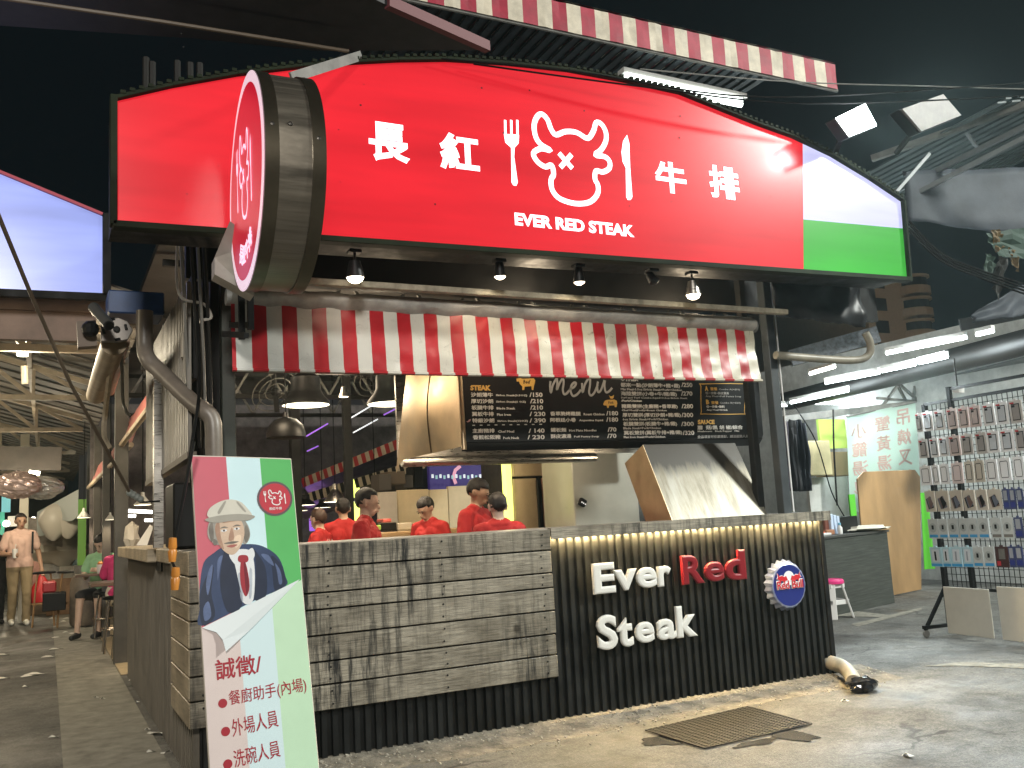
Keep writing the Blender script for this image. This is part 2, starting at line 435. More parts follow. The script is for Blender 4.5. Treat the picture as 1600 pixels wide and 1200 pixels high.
# ------------------------------------------------------------------ the counter
YM, YP = 5.068, 5.009
ct = thing('steak_counter', 'long counter of weathered planks and black ribbed metal with raised letters', 'counter', (2.8, 5.3, 0))
corrug(MB(), (.70, YM), (4.955, YM), .03, 1.10, (0, -1)).build('ribbed_panel', RIB, ct, fix=False)
corrug(MB(), (4.955, YM), (4.99, 6.6), .03, 1.10, (1, 0)).build('ribbed_panel', RIB, ct, fix=False)
corrug(MB(), (.70, YM), (.70, 9.36), .0, 1.10, (-1, 0), .075, .03).build('ribbed_panel', RIBS, ct, fix=False)
MB().box((4.945, YM-.03, .02), (4.985, YM+.005, 1.10)).build('corner_post', BLK, ct, bev=.003)
MB().box((.74, YM+.05, 0), (4.9, YM+.11, 1.09)).build('backing_board', BLK, ct)
ZS = [1.162]
for a, b in (((468.3, 889.3), (860, 859.3)), ((473.3, 928.3), (861.7, 895.7)), ((475.7, 955), (865, 918)), ((480, 994.3), (867.3, 955)), ((484, 1037.3), (869.3, 990)), ((486.7, 1073.3), (871.7, 1022.7)), ((490.7, 1114), (873.3, 1058.3))):
    ZS.append((at(*a, y=YP).z+at(*b, y=YP).z)/2)
yb = at(267.5, 1060, x=.645).y
for i in range(7):
    e = .002 if i else 0
    MB().box((.647+e*.5, YP+rnd(-.003, .003), ZS[i+1]+.005), (2.738+rnd(-.006, .004), YM-.024, ZS[i]-.004)).build('plank', PLANK, ct, bev=.003)
    MB().box((.643, YP+.012, ZS[i+1]+.005), (.675, yb+rnd(-.004, .004), ZS[i]-.004)).build('plank', PLANKS, ct, bev=.003)
for i in range(7):
    for x in (.72, 1.36, 2.02, 2.67):
        for dz_ in (.25, .75):
            q = V((x+rnd(-.01, .01), YP-.0035, ZS[i+1]+(ZS[i]-ZS[i+1])*dz_)); MB().lathe([(.006, 0), (.005, .0015), (0, .002)], q, (0, -1, 0), 8).build('screw', DKS, ct)
# ledge above the ribbed part and the counter top
zt0, zb0 = 1.166, 1.107
MB().box((2.742, YP-.002, 1.113), (5.035, YP+.036, zt0)).box((2.742, YP-.002, 1.099), (5.035, YP+.008, 1.113)).build('ledge', PLANK, ct)
MB().box((.66, YP+.034, 1.10), (5.03, 5.62, 1.163)).build('counter_top', M('counter_top', (.23, .21, .18), .4, var=.4, vs=4), ct, bev=.004)
MB().box((5.0, YP+.034, 1.108), (5.034, 6.6, 1.16)).build('ledge', PLANK, ct, bev=.004)
MB().box((2.77, YP+.014, 1.104), (4.94, YP+.026, 1.111)).build('light_strip', M('warm_strip', (1, .72, .34), emit=950), ct)
# pale ledge on the lane side
MB().box((.60, 6.75, 1.075), (1.05, 9.62, 1.165)).build('side_ledge', PLANKS, ct, bev=.006)
MB().box((.63, yb+.01, 1.085), (1.05, 6.45, 1.168)).build('side_ledge', PLANKS, ct, bev=.006)
MB().box((.66, 6.45, 1.02), (1.0, 6.75, 1.16)).build('ledge_joint', BLK, ct)
# raised letters
LW = M('letter_white', (.66, .65, .60), .45, var=.05); LR = M('letter_red', (.20, .008, .014), .35)
def letters(s, boxes, mat):
    for ch, (x0, yb_, x1, hh) in zip(s, boxes):
        p0 = at(x0, yb_, y=YM-.055); p1 = at(x1, yb_-(x1-x0)*.075, y=YM-.055)
        p1.z = p0.z
        text(ch, p0, p1, hh, mat, ct, 'letter', bold=.045, depth=.03, res=4, ext=.03)
def zpx(px, py): return at(px, py, y=YM-.055)
H1 = zpx(925, 880).z-zpx(928, 928).z; hx = zpx(960, 890).z-zpx(962, 923).z
letters('Ever', ((925, 929, 960, H1), (957.5, 924, 994, hx), (993, 920, 1025, hx), (1026, 917, 1047, hx)), LW)
letters('Red', ((1064, 914, 1099, H1), (1099, 910, 1130, hx), (1131, 908, 1164, H1*1.06)), LR)
letters('Steak', ((932, 1017, 964, H1*1.12), (964, 1012, 988, H1*.95), (991, 1006, 1021, hx), (1025, 1001, 1055, hx), (1055.5, 997, 1088, H1*1.06)), LW)
# ------------------------------------------------------------------ bottle cap sign
cc = at(1227.5, 914, y=YM-.05); BLU = M('cap_blue', (.012, .022, .16), .3); CW = M('cap_white', (.75, .75, .75), .35); CR = M('cap_red', (.55, .02, .03), .35)
cap = thing('bottle_cap_sign', 'round blue bottle cap sign with crimped silver edge on black ribbed counter', 'sign', cc)
rc = (at(1227, 877, y=YM-.05).z-at(1231, 952, y=YM-.05).z)/2
n = 84; mb = MB(); rings = []
for rr, yy, am in ((.86, -.035, 0), (.93, -.03, .012), (1.0, .0, .05), (1.03, .022, .06)):
    rings.append([cc+V((cos(2*pi*i/n)*rc*(rr+am*cos(21*2*pi*i/n)), yy, sin(2*pi*i/n)*rc*(rr+am*cos(21*2*pi*i/n)))) for i in range(n)])
k = 0; mb.v = [p for r in rings for p in r]
for a in range(3):
    for i in range(n): mb.f.append([a*n+i, a*n+(i+1) % n, (a+1)*n+(i+1) % n, (a+1)*n+i]); mb.m.append(0)
def capmat():
    m = bpy.data.materials.new('cap_rim'); m.use_nodes = True; b = m.node_tree.nodes['Principled BSDF']
    b.inputs['Base Color'].default_value = (.35, .40, .58, 1); b.inputs['Metallic'].default_value = .6; b.inputs['Roughness'].default_value = .3
    return m
mb.build('rim', [capmat()], cap, smooth=True)
MB().face(rings[0]).build('face', BLU, cap)
def capp(u, v, off=.038): return cc+V((u*rc, -off, v*rc))
mb = MB()
for i in range(1): disc(mb, capp(0, .30, .0385), rc*.30, (0, -1, 0), 24)
mb.build('sun_emblem', CW, cap)
BULL = [(.08, .22), (.16, .40), (.26, .36), (.38, .42), (.52, .40), (.62, .52), (.60, .38), (.66, .30), (.56, .26), (.50, .12), (.44, .22), (.34, .20), (.26, .08), (.22, .2)]
for sg in (-1, 1):
    MB().prism([capp(sg*u, v, .0425) for u, v in BULL], (0, .002, 0)).build('bull_emblem', CR, cap)
    MB().prism([capp(sg*(u*1.08-.02), .26+(v-.26)*1.15, .0405) for u, v in BULL], (0, .001, 0)).build('bull_outline', CW, cap)
text('Red Bull', capp(-.72, -.17), capp(.76, -.17), rc*.40, CW, cap, bold=.085, depth=.002, res=3, space=.95)
text('Red Bull', capp(-.70, -.14, .042), capp(.74, -.14, .042), rc*.35, CR, cap, bold=.02, depth=.002, res=3, space=.95)

# ------------------------------------------------------------------ big roof sign
YS = 4.55
S = lambda px, py, o=0: at(px, py, y=YS-o)
rs = thing('roof_sign', 'long gabled red lightbox shop sign with white bull head and characters', 'sign', S(800, 400))
def lightbox(name, col, s, fall=.18, c=(3.0, 3.1), r=2.6):
    """back-lit vinyl: slightly uneven tubes behind it"""
    m = bpy.data.materials.new(name); m.use_nodes = True; n = m.node_tree.nodes; L = m.node_tree.links; b = n['Principled BSDF']
    tc = n.new('ShaderNodeTexCoord'); mp = n.new('ShaderNodeMapping'); mp.inputs['Scale'].default_value = (.35, 1, 1.6); L.new(tc.outputs['Object'], mp.inputs[0])
    k = n.new('ShaderNodeTexNoise'); k.inputs['Scale'].default_value = 1.6; k.inputs['Detail'].default_value = 3; L.new(mp.outputs[0], k.inputs['Vector'])
    mr = n.new('ShaderNodeMapRange'); mr.inputs[1].default_value = .3; mr.inputs[2].default_value = .7; mr.inputs[3].default_value = s*(1-fall); mr.inputs[4].default_value = s*(1+fall)
    L.new(k.outputs[0], mr.inputs[0]); L.new(mr.outputs[0], b.inputs['Emission Strength'])
    sx = n.new('ShaderNodeSeparateXYZ'); L.new(tc.outputs['Object'], sx.inputs[0])
    sn = n.new('ShaderNodeMath'); sn.operation = 'SINE'; ml = n.new('ShaderNodeMath'); ml.operation = 'MULTIPLY'; ml.inputs[1].default_value = 2*pi/.30
    L.new(sx.outputs[2], ml.inputs[0]); L.new(ml.outputs[0], sn.inputs[0])
    k3 = n.new('ShaderNodeTexNoise'); k3.inputs['Scale'].default_value = 5; k3.inputs['Detail'].default_value = 6; mp3 = n.new('ShaderNodeMapping'); mp3.inputs['Scale'].default_value = (.25, 1, 3.5); mp3.inputs['Rotation'].default_value = (0, radians(6), 0)
    L.new(tc.outputs['Object'], mp3.inputs[0]); L.new(mp3.outputs[0], k3.inputs['Vector'])
    a1 = n.new('ShaderNodeMath'); a1.operation = 'MULTIPLY_ADD'; a1.inputs[1].default_value = .045*s; L.new(sn.outputs[0], a1.inputs[0]); L.new(mr.outputs[0], a1.inputs[2])
    a2 = n.new('ShaderNodeMath'); a2.operation = 'MULTIPLY_ADD'; a2.inputs[1].default_value = .30*s; L.new(k3.outputs[0], a2.inputs[0]); L.new(a1.outputs[0], a2.inputs[2])
    a3 = n.new('ShaderNodeMath'); a3.operation = 'SUBTRACT'; a3.inputs[1].default_value = .15*s; L.new(a2.outputs[0], a3.inputs[0]); L.new(a3.outputs[0], b.inputs['Emission Strength'])
    b.inputs['Base Color'].default_value = (*[u*.25 for u in col], 1); b.inputs['Emission Color'].default_value = (*col, 1)
    b.inputs['Roughness'].default_value = .24; b.inputs['Specular IOR Level'].default_value = .35
    return m
SR = lightbox('sign_red', (.76, .020, .032), .86, .22); SG = lightbox('sign_green', (.05, .40, .045), .85, .1); SWH = lightbox('sign_white', (.60, .60, .92), .95, .12)
SL = EMIT('sign_letter', (252, 240, 250), 1.0)
Lb, Rb = S(183, 347), S(1417, 434); Lt, Rt = S(183, 157), S(1407, 317)
pk = S(700, 98); pl_ = S(545, 102)
zb = lambda x: Lb.z+(Rb.z-Lb.z)*(x-Lb.x)/(Rb.x-Lb.x)
xd = S(1262, 300).x; xd2 = S(1255, 416).x
TOPS = [S(*q) for q in ((183, 158), (270, 138), (371, 120), (472, 108), (545, 102), (620, 98), (696, 97), (790, 103), (885, 113), (972, 129), (1060, 148), (1110, 168), (1180, 196), (1236, 216), (1297, 245), (1355, 280), (1407, 315))]
def topz(x):
    for a, b in zip(TOPS, TOPS[1:]):
        if x <= b.x: break
    return a.z+(b.z-a.z)*(x-a.x)/(b.x-a.x)
gs = S(1264, 344); gr_ = S(1412, 357)
P = lambda x, z, o=0: V((x, YS-o, z))
xg = xd2+(xd-xd2)*(gs.z-zb(xd2))/(topz(xd)-zb(xd2))
red = [P(Lb.x, zb(Lb.x)), P(xd2, zb(xd2)), P(xg, gs.z), P(xd, topz(xd))]+[P(q.x, q.z) for q in TOPS[::-1] if q.x < xd-.01]
MB().prism(red, (0, .012, 0)).build('red_face', SR, rs)
MB().prism([P(xd2+.001, zb(xd2)), P(Rb.x, zb(Rb.x)), P(gr_.x, gr_.z), P(xg+.001, gs.z)], (0, .012, 0)).build('green_face', SG, rs)
MB().prism([P(xg+.001, gs.z+.001), P(gr_.x, gr_.z+.001), P(TOPS[-1].x, TOPS[-1].z)]+[P(q.x, q.z) for q in TOPS[-2::-1] if q.x > xd+.01]+[P(xd+.001, topz(xd))], (0, .012, 0)).build('white_face', SWH, rs)
out = [P(Lb.x, zb(Lb.x)), P(Rb.x, zb(Rb.x))]+[P(q.x, q.z) for q in TOPS[::-1]]; NO = len(out)
cen = V(((Lb.x+Rb.x)/2, YS, (zb(Lb.x)+pk.z)/2))
FRM = M('sign_frame_green', (.010, .015, .007), .7, spec=.12, var=.4); 
MB().prism([p+V((0, .013, 0))+(p-cen).normalized()*.02 for p in out], (0, .30, 0)).build('light_box', BLK, rs)
for i in range(NO):
    a, b = out[i], out[(i+1) % NO]; w_ = .032 if i in (0, NO-1) else .02
    dd = (b-a).normalized(); nn = V((dd.z, 0, -dd.x)); a2, b2 = a+nn*w_*.5, b+nn*w_*.5
    MB().bar(a2-dd*(.02 if i in (0, 1, NO-1) else .001), b2+dd*(.02 if i in (0, NO-2, NO-1) else .001), .07+.0004*(i % 2), w_, up=nn).build('frame', FRM, rs, bev=.003)
# little ridge beads along the upper trim
mb = MB()
for a, b in zip(out[2:-1], out[3:]):
    L_ = (b-a).length
    for i in range(int(L_/.045)):
        c = a+(b-a)*((i+.5)*.045/L_)+V((0, -.02, .028)); mb.box(c-V((.012, .02, .01)), c+V((.012, .02, .006)))
tag(mb.build('trim_ridge', FRM, rs), kind='stuff')
# characters
def schar(s, x0, y0, x1, y1, b=.035, nm='lettering'):   # px: lower left, lower right(bottom), top-left py
    p0 = S(x0, y0); p1 = S(x1, y0+(x1-x0)*.125); p1.z = p0.z
    hh = S(x0, y1).z-p0.z
    text(s, p0, p1, hh, SL, rs, nm, bold=b, depth=.0025, res=3)
schar('長', 577, 250, 641, 188); schar('紅', 688, 263, 750, 205); schar('牛', 1025, 299, 1074, 250); schar('排', 1110, 308, 1157, 257)
p0 = S(804.5, 352); p1 = S(991, 366); p1.z = p0.z
text('EVER RED STEAK', p0, p1, S(804.5, 332).z-p0.z, SL, rs, bold=.045, depth=.0025, res=3)
ZB = lambda q: (500+q[0]/2.857, q[1]/2.857)
BULLH = [(990, 510), (968, 522), (955, 560), (962, 610), (985, 645), (1028, 672), (985, 664), (952, 685), (970, 722), (1005, 745), (1033, 738), (1042, 778), (1031, 803), (1035, 845), (1062, 882), (1110, 903), (1160, 910), (1208, 900), (1238, 866), (1240, 828), (1227, 800), (1231, 764), (1262, 768), (1290, 752), (1292, 722), (1270, 700), (1228, 692), (1255, 668), (1275, 630), (1275, 590), (1256, 555), (1232, 548), (1220, 585), (1194, 618), (1145, 592), (1095, 588), (1052, 602), (1030, 575), (1015, 535)]
def emblem(parent, mat, f, nrm, wd, dep=.002, sub='bull_emblem'):
    mb = MB(); ribbon(mb, [f(q) for q in smooth_closed([V((*q, 0)) for q in BULLH], 4)], wd, nrm, True, dep)
    mb.build(sub, mat, parent, fix=False)
    mb = MB(); ribbon(mb, [f((1066, 684)), f((1126, 752))], wd*.95, nrm, False, dep); ribbon(mb, [f((1122, 690)), f((1072, 748))], wd*.95, nrm, False, dep+.001)
    mb.build('eye_emblem', mat, parent, fix=False)
    mb = MB()
    for x in (826, 853, 880):
        ribbon(mb, [f((x, 536)), f((x+1, 600))], wd*.46, nrm, False, dep)
    mb.face([V(f(q))+V(nrm)*(dep+.0004) for q in ((820, 598), (888, 602), (886, 640), (868, 660), (866, 700), (882, 815), (876, 830), (862, 828), (854, 815), (852, 660), (826, 636))])
    mb.build('fork_emblem', mat, parent, fix=False)
    MB().face([V(f(q))+V(nrm)*dep for q in ((1370, 602), (1380, 640), (1384, 750), (1394, 880), (1386, 893), (1373, 893), (1366, 880), (1364, 750), (1350, 722), (1345, 680), (1352, 630))]).build('knife_emblem', mat, parent, fix=False)
emblem(rs, SL, lambda q: S(*ZB((q[0], q[1]))), V((0, -1, 0)), S(800, 300).z-S(800, 308.6).z)
mb = MB()
for i in range(26):
    q = P(rnd(Lb.x+.2, Rb.x-1.2), rnd(zb(3)+.1, zb(3)+1.0)); disc(mb, q, rnd(.002, .006), (0, -1, 0), 6, 0, .003)
tag(mb.build('grime_speck', BLK, rs, fix=False), kind='stuff')
# spot lamps and rail under the sign
RAIL = M('dirty_angle_iron', (.30, .27, .20), .6, var=.5, vs=12)
ra, rb = at(395, 437, y=4.86), at(1228, 486, y=4.86); rb.z = (ra.z+rb.z)/2; ra.z = rb.z
solo(MB().bar(ra, rb, .05, .035), 'angle_rail', RAIL, 'long rust-flecked angle rail between shop sign and striped curtain', 'rail', org=ra, bev=.003)
SPOT = ((555, 428, 'spot lamp under the sign, next to the round drum sign'), (781, 427, 'spot lamp under the sign below the bull emblem'), (905, 436, 'spot lamp under the sign below the English lettering'), (1020, 437, 'unlit thin spot lamp under the sign below the last characters'), (1083, 456, 'spot lamp under the sign nearest its green end'))
for i, (px, py, lb) in enumerate(SPOT):
    c = at(px, py, y=4.68); t = thing('spot_lamp', lb, 'lamp', c, 'spot lamps under the shop sign')
    zt = zb(c.x)-.02
    MB().tube([(c.x, c.y, zt), (c.x, c.y, c.z+.06)], .007, 6).build('stem', DKS, t)
    MB().box((c.x-.035, c.y-.03, zt-.02), (c.x+.035, c.y+.03, zt)).build('mount', BLKP, t, bev=.004)
    ax = V((.02, .04, -1)).normalized() if i != 3 else V((.2, -.6, -1)).normalized()
    r = .05 if i in (0, 4) else .036
    hd = MB().lathe([(.0, -.075), (r*.6, -.07), (r*.8, -.03), (r, .02), (r*.94, .02), (r*.8, .0)], c, ax, 16).build('head', BLKP if i != 4 else STEEL, t, smooth=True)
    lens = MB().lathe([(r*.92, .0205), (r*.75, r*.75), (r*.4, r*.98), (0, r*1.05)], c, ax, 16).build('lens', BULB if i != 3 else BLKP, hd)
    if i != 3: lamp('spot_lamp_light', 'SPOT', c+ax*.03, 11, WARM, .03, c+V((0, .75, -2.0)), 130, .7)
cpt = at(305, 363, y=4.7)
t = thing('downlight', 'small round downlight glowing under the sign beside the drum sign', 'lamp', cpt)
MB().lathe([(.05, .03), (.055, 0), (.045, 0)], cpt, (0, 0, 1), 16).build('rim', BLKP, t); MB().lathe([(.045, -.001), (0, -.002)], cpt, (0, 0, 1), 16).build('lens', TUBEC, t)

# ------------------------------------------------------------------ round drum sign
yc = 3.98; c0 = at(385, 290, y=yc); R0 = (at(389, 116, y=yc).z-at(385, 463, y=yc).z)/2*.93
c0 = V((at(385, 290, y=yc).x, yc, (at(389, 116, y=yc).z+at(385, 463, y=yc).z)/2))
ds = thing('drum_sign', 'round double-faced drum sign with steel rim and dark red bull face', 'sign', c0)
xr = at(509, 300, y=yc-R0*.8).x-.005
wdt = xr-c0.x
DRUM = M('brushed_bronze', (.20, .175, .14), .36, .85, var=.25, vs=7, stretch=(.3, 14, .3), rv=.08)
pr = [(R0*.999, 0), (R0*.999, wdt)]
MB().lathe([(R0*.985, .05), (R0*.985, wdt-.05)], c0, (1, 0, 0), 72).build('drum_band', DRUM, ds, smooth=True)
for x0 in (0, wdt-.055):
    MB().lathe([(R0*.93, x0), (R0, x0), (R0, x0+.055), (R0*.98, x0+.055)], c0, (1, 0, 0), 72).build('rim_ring', M('drum_rim', (.10, .085, .06), .3, .9, var=.2), ds, smooth=True)
MB().lathe([(R0*1.0, -.004), (R0*.90, -.006)], c0, (1, 0, 0), 72).build('white_ring', EMIT('ring_white', (232, 205, 220), .75), ds)
MB().lathe([(R0*.90, -.006), (0, -.006)], c0, (1, 0, 0), 72).build('red_face', EMIT('drum_red', (178, 8, 40), .8), ds)
MB().lathe([(R0*.97, wdt-.002), (0, wdt-.002)], c0, (1, 0, 0), 48).build('rear_face', EMIT('drum_red', (178, 8, 40), .8), ds)
fl_ = lambda q: c0+V((0, -(q[0]-1120)/330*R0*.50, -(q[1]-715)/330*R0*.72+.08*R0))
ds.rotation_euler.z = radians(-1.8)
emblem(ds, EMIT('drum_letter', (235, 215, 240), .95), fl_, V((-1, 0, 0)), R0*.034, .010)
for i, ch in enumerate('長紅牛排'):
    a = radians(-115+i*20) if False else radians(248+i*15); 
    r = R0*.76; ctr = c0+V((-.007, 0, 0))
    pos = V((0, -cos(a)*r, sin(a)*r)); tg = V((0, sin(a), cos(a))) if False else V((0, -1, 0))
    rot = a+pi/2; ex = V((0, -cos(rot), sin(rot))); sz = R0*.19
    text(ch, ctr+pos-ex*sz/2-V((0, -cos(a), sin(a)))*-0, ctr+pos+ex*sz/2, sz, EMIT('drum_letter', (235, 215, 240), .95), ds, bold=.02, nrm=(-1, 0, 0), depth=.002)
SCR = M('screw', (.05, .045, .04), .4, .8)
for dx, a in ((wdt*.42, 200), (.03, 190), (wdt-.03, 185), (.03, 245), (wdt-.03, 240), (wdt*.5, 258)):
    q = c0+V((dx, cos(radians(a))*R0*.99, sin(radians(a))*-R0*.99)); nn = V((0, cos(radians(a)), -sin(radians(a))))
    if a == 200: q = c0+V((dx, -R0*.985*cos(.2), R0*.985*sin(.2))); nn = V((0, -cos(.2), sin(.2)))
    MB().lathe([(.011, 0), (.009, .005), (0, .007)], q, nn, 10).build('screw', SCR, ds)
MB().bar(at(452, 122, y=4.2), at(557, 89, y=4.56), .012, .05).build('stay_bar', GREY, ds)
q = [at(356, 345, y=4.3), at(330, 402, y=4.5), at(330, 428, y=4.5), at(392, 462, y=4.4), at(400, 380, y=4.3)]
MB().prism(q, (0, .12, 0)).build('bracket', M('bracket_paint', (.36, .33, .30), .6, var=.2), ds)

# ------------------------------------------------------------------ striped curtain awning
def stripe_mats(a, b): return [a, b]
SRD = M('vinyl_red', (.36, .008, .014), .38, var=.25, vs=3)
def dirty_white():
    m = bpy.data.materials.new('vinyl_white'); m.use_nodes = True; n = m.node_tree.nodes; L = m.node_tree.links; b = n['Principled BSDF']
    tc = n.new('ShaderNodeTexCoord')
    k = n.new('ShaderNodeTexNoise'); k.inputs['Scale'].default_value = 14; k.inputs['Detail'].default_value = 9; k.inputs['Roughness'].default_value = .75; k.inputs['Distortion'].default_value = 1.2
    L.new(tc.outputs['Object'], k.inputs['Vector'])
    r = n.new('ShaderNodeValToRGB'); e = r.color_ramp.elements; e[0].position = .33; e[0].color = (.16, .14, .10, 1); e[1].position = .42; e[1].color = (.50, .485, .43, 1)
    L.new(k.outputs[0], r.inputs[0])
    sx = n.new('ShaderNodeSeparateXYZ'); L.new(tc.outputs['Object'], sx.inputs[0])
    mr = n.new('ShaderNodeMapRange'); mr.inputs[1].default_value = 0; mr.inputs[2].default_value = 2.6; mr.inputs[3].default_value = .25; mr.inputs[4].default_value = 1
    L.new(sx.outputs[0], mr.inputs[0])
    x = n.new('ShaderNodeMixRGB'); x.inputs[1].default_value = (.52, .52, .52, 1); L.new(mr.outputs[0], x.inputs[0]); L.new(r.outputs[0], x.inputs[2])
    k2 = n.new('ShaderNodeTexNoise'); k2.inputs['Scale'].default_value = 1.2; L.new(tc.outputs['Object'], k2.inputs['Vector'])
    y = n.new('ShaderNodeMixRGB'); y.blend_type = 'MULTIPLY'; y.inputs[2].default_value = (.95, .92, .80, 1); L.new(x.outputs[0], y.inputs[1]); L.new(mr.outputs[0], y.inputs[0])
    L.new(y.outputs[0], b.inputs['Base Color']); b.inputs['Roughness'].default_value = .4
    return m
SWT = dirty_white()
xa, xz = at(394.6, 520, y=4.98).x, at(785.7, 545, y=4.98).x; per = (xz-xa)/9
xL = at(362, 520, y=4.98).x; xR = at(1185, 560, y=4.97).x
zT = at(600, 480, y=4.98).z; zB = at(600, 582, y=4.95).z
aw = thing('striped_curtain', 'red and white striped vinyl curtain hanging over the open kitchen counter', 'awning', V((xL, 5.0, zB)))
nu = int((xR-xL)/(per/8)); du = (xR-xL)/nu
def curt(u, v):
    x = xL+u*(xR-xL); wv = .016*nz(x*2.2, v*1.2, 4)*(.3+v)+.010*nz(x*5+v*2.5, v*3, 9)*(.4 if x < 1.8 else 1)+.005*nz(x*14, v*9, 2)
    return (x, 5.0-.035*v+wv, zT+(zB-zT)*v-(.012*nz(x*1.5, 7) if v > .9 else 0))
ph = lambda i: ((xL+(i+.5)*du-xa)/per) % 1
MB().grid(curt, nu, 16, lambda i, j: 0 if ph(i) < .5 else 1).build('curtain', [SRD, SWT], aw, smooth=True, fix=False)
mb = MB().grid(lambda u, v: (xL+u*(xR-xL), 4.962+.016*sin(v*2*pi)-.0+.014*nz((xL+u*(xR-xL))*2.2, 1.2, 4), zB+.012-.022*(1-cos(v*2*pi))/2-.0), nu, 6, lambda i, j: 0 if ph(i) < .5 else 1)
mb.build('hem', [SRD, SWT], aw, smooth=True)
mb = MB(); 
mb.grid(lambda u, v: (xL+u*(xR-xL), 5.0-.055*sin(v*pi)-.008*nz(u*40, v*3), zT+.075-.10*v+.012*nz(u*30, v*2, 5)), 90, 6)
mb.build('roll_cover', M('roll_cover', (.34, .33, .30), .4, var=.35, vs=9), aw, smooth=True)
MB().tube([(xL-.02, 5.03, zT+.02), (xR+.03, 5.03, zT+.02)], .045, 14).build('roller', M('roller', (.3, .3, .28), .4, var=.3), aw, smooth=True)
MB().lathe([(0, 0), (.05, .001), (.05, .03), (0, .03)], (xR+.01, 5.03, zT+.02), (1, 0, 0), 14).build('roller_cap', GREY, aw)

# ------------------------------------------------------------------ posts at both ends of the opening
def post(name, a, b, wd, mat, label, cat='post', group=None):
    a = V(a); b = V(b); return solo(MB().bar(a, b, wd, wd), name, mat, label, cat, group, org=a, bev=.004)
GRN = M('old_green_steel', (.024, .029, .022), .5, var=.4)
pp = at(1212, 650, y=5.3)
post('corner_post', (pp.x, 5.3, 1.16), (pp.x, 5.3, 3.4), .075, M('blue_grey_steel', (.045, .052, .056), .4, var=.3), 'blue-grey steel post at the griddle end of the counter')
post('corner_post', (pp.x-.13, 5.42, 1.16), (pp.x-.13, 5.42, 3.4), .06, DKS, 'thin dark post just inside the blue-grey one')
solo(MB().tube([(pp.x+.06, 5.27, 1.17), (pp.x+.06, 5.27, 2.9)], .006, 6), 'power_cable', WHITE, 'thin white cable clipped along the blue-grey steel post', 'cable')
pq = at(356, 640, y=5.35)
post('corner_post', (pq.x, 5.35, 1.1), (pq.x, 5.35, 3.6), .075, GRN, 'green-black steel post behind the leaning recruitment board')
for i, (px, y_, wd) in enumerate(((336, 5.6, .05), (322, 5.5, .035), (303, 5.9, .06), (310, 6.6, .08))):
    q = at(px, 640, y=y_)
    solo(MB().bar((q.x, y_, 1.1), (q.x, y_, 3.6), wd, wd), 'conduit', DKS if i % 2 else BLK, ('dark square conduit beside the green-black post', 'thin black conduit running up beside the drain pipe', 'black steel conduit behind the grey drain pipe', 'broad dark steel column behind the conduits')[i], 'pipe', org=(q.x, y_, 1.1))

# ------------------------------------------------------------------ hood with menu board
YN = 5.78
hx = at(722, 640, y=YN).x; hb0 = at(722, 697, y=YN)
yk = at(622, 722, x=hx).y; ytop = at(650, 592, x=hx)
xe = at(1190, 650, y=YN).x
hood = thing('range_hood', 'stainless range hood with curled lower edges above the griddle', 'hood', V((hx, YN, hb0.z)))
def flank(u, v):
    yb_ = YN+.02+u*(yk-YN); yt = YN+.02+u*(ytop.y-YN)
    y_ = yb_+(yt-yb_)*v**.9
    zz = hb0.z-.0+(2.75-hb0.z)*v
    bul = .05*sin(pi*min(1, v*1.4))*sin(pi*u)
    zz -= .10*(max(0, u-.85)/.15)**2*(1-v)**6 if u > .85 else 0
    return (hx-bul-.015*u, y_, zz)
MB().grid(flank, 14, 14).build('flank', BRASS, hood, smooth=True)
MB().tube([V(flank(.42, v/12))+V((-.002, 0, 0)) for v in range(13)], .004, 6).build('seam', M('seam_dark', (.18, .13, .08), .4, .8), hood)
mb = MB(); mb.tube([(hx+.02, yk-.03, hb0.z-.01), (xe-.8, yk-.03, hb0.z-.01)], .04, 14); mb.build('rear_lip', STEEL, hood, smooth=True)
MB().box((hx+.01, yk+.02, hb0.z+.03), (xe, yk+.05, 2.9)).build('back_panel', STEEL, hood)
MB().box((hx+.02, YN+.015, hb0.z+.02), (xe, YN+.03, 2.75)).build('front_panel', BLK, hood)
MB().tube([(hx-.004, YN-.012, hb0.z-.025), (hx-.004, YN+.02, 2.72)], .018, 10).build('edge_roll', BRASS, hood, smooth=True)
# menu board
mn = thing('menu_board', 'black menu board with white and gold price list fixed to the hood', 'menu board', V((hx+1, YN, hb0.z)))
MENU = M('menu_black', (.011, .012, .013), .30, var=.5, vs=2)
mb = MB()
def mbf(u, v):
    x = hx+.012+u*(xe-hx-.012); zz = hb0.z-.03+v*(2.72-hb0.z+.03)
    return (x, YN+.07*(max(0, .1-v)/.1)**2, zz)
mb.grid(mbf, 6, 24); mb.build('board', MENU, mn, smooth=True, fix=False)
MW = M('menu_ink', (.75, .74, .70), .6); MG = M('menu_gold', (.72, .43, .10), .5); MGY = M('menu_ink_grey', (.42, .42, .41), .6)
mA = lambda zx, zy: (720+zx/6.667, 585+zy/6.667); mB = lambda zx, zy: (950+zx/6.667, 585+zy/6.667)
def mt(s, f, x0, y0, x1, h, mat=MW, bold=.02, sl=-.013, shear=0, space=1):
    p0 = at(*f(x0, y0), y=YN-.003); p1 = at(*f(x1, y0+(x1-x0)*sl), y=YN-.003); hh = at(*f(x0, y0-h), y=YN-.003).z-p0.z
    p1.z = p0.z
    text(s, p0, p1, hh, mat, mn, bold=bold, depth=.0006, res=3 if s[0] == '/' else 1, shear=shear, space=space)
mt('STEAK', mA, 98, 168, 315, 58, MG, .06)
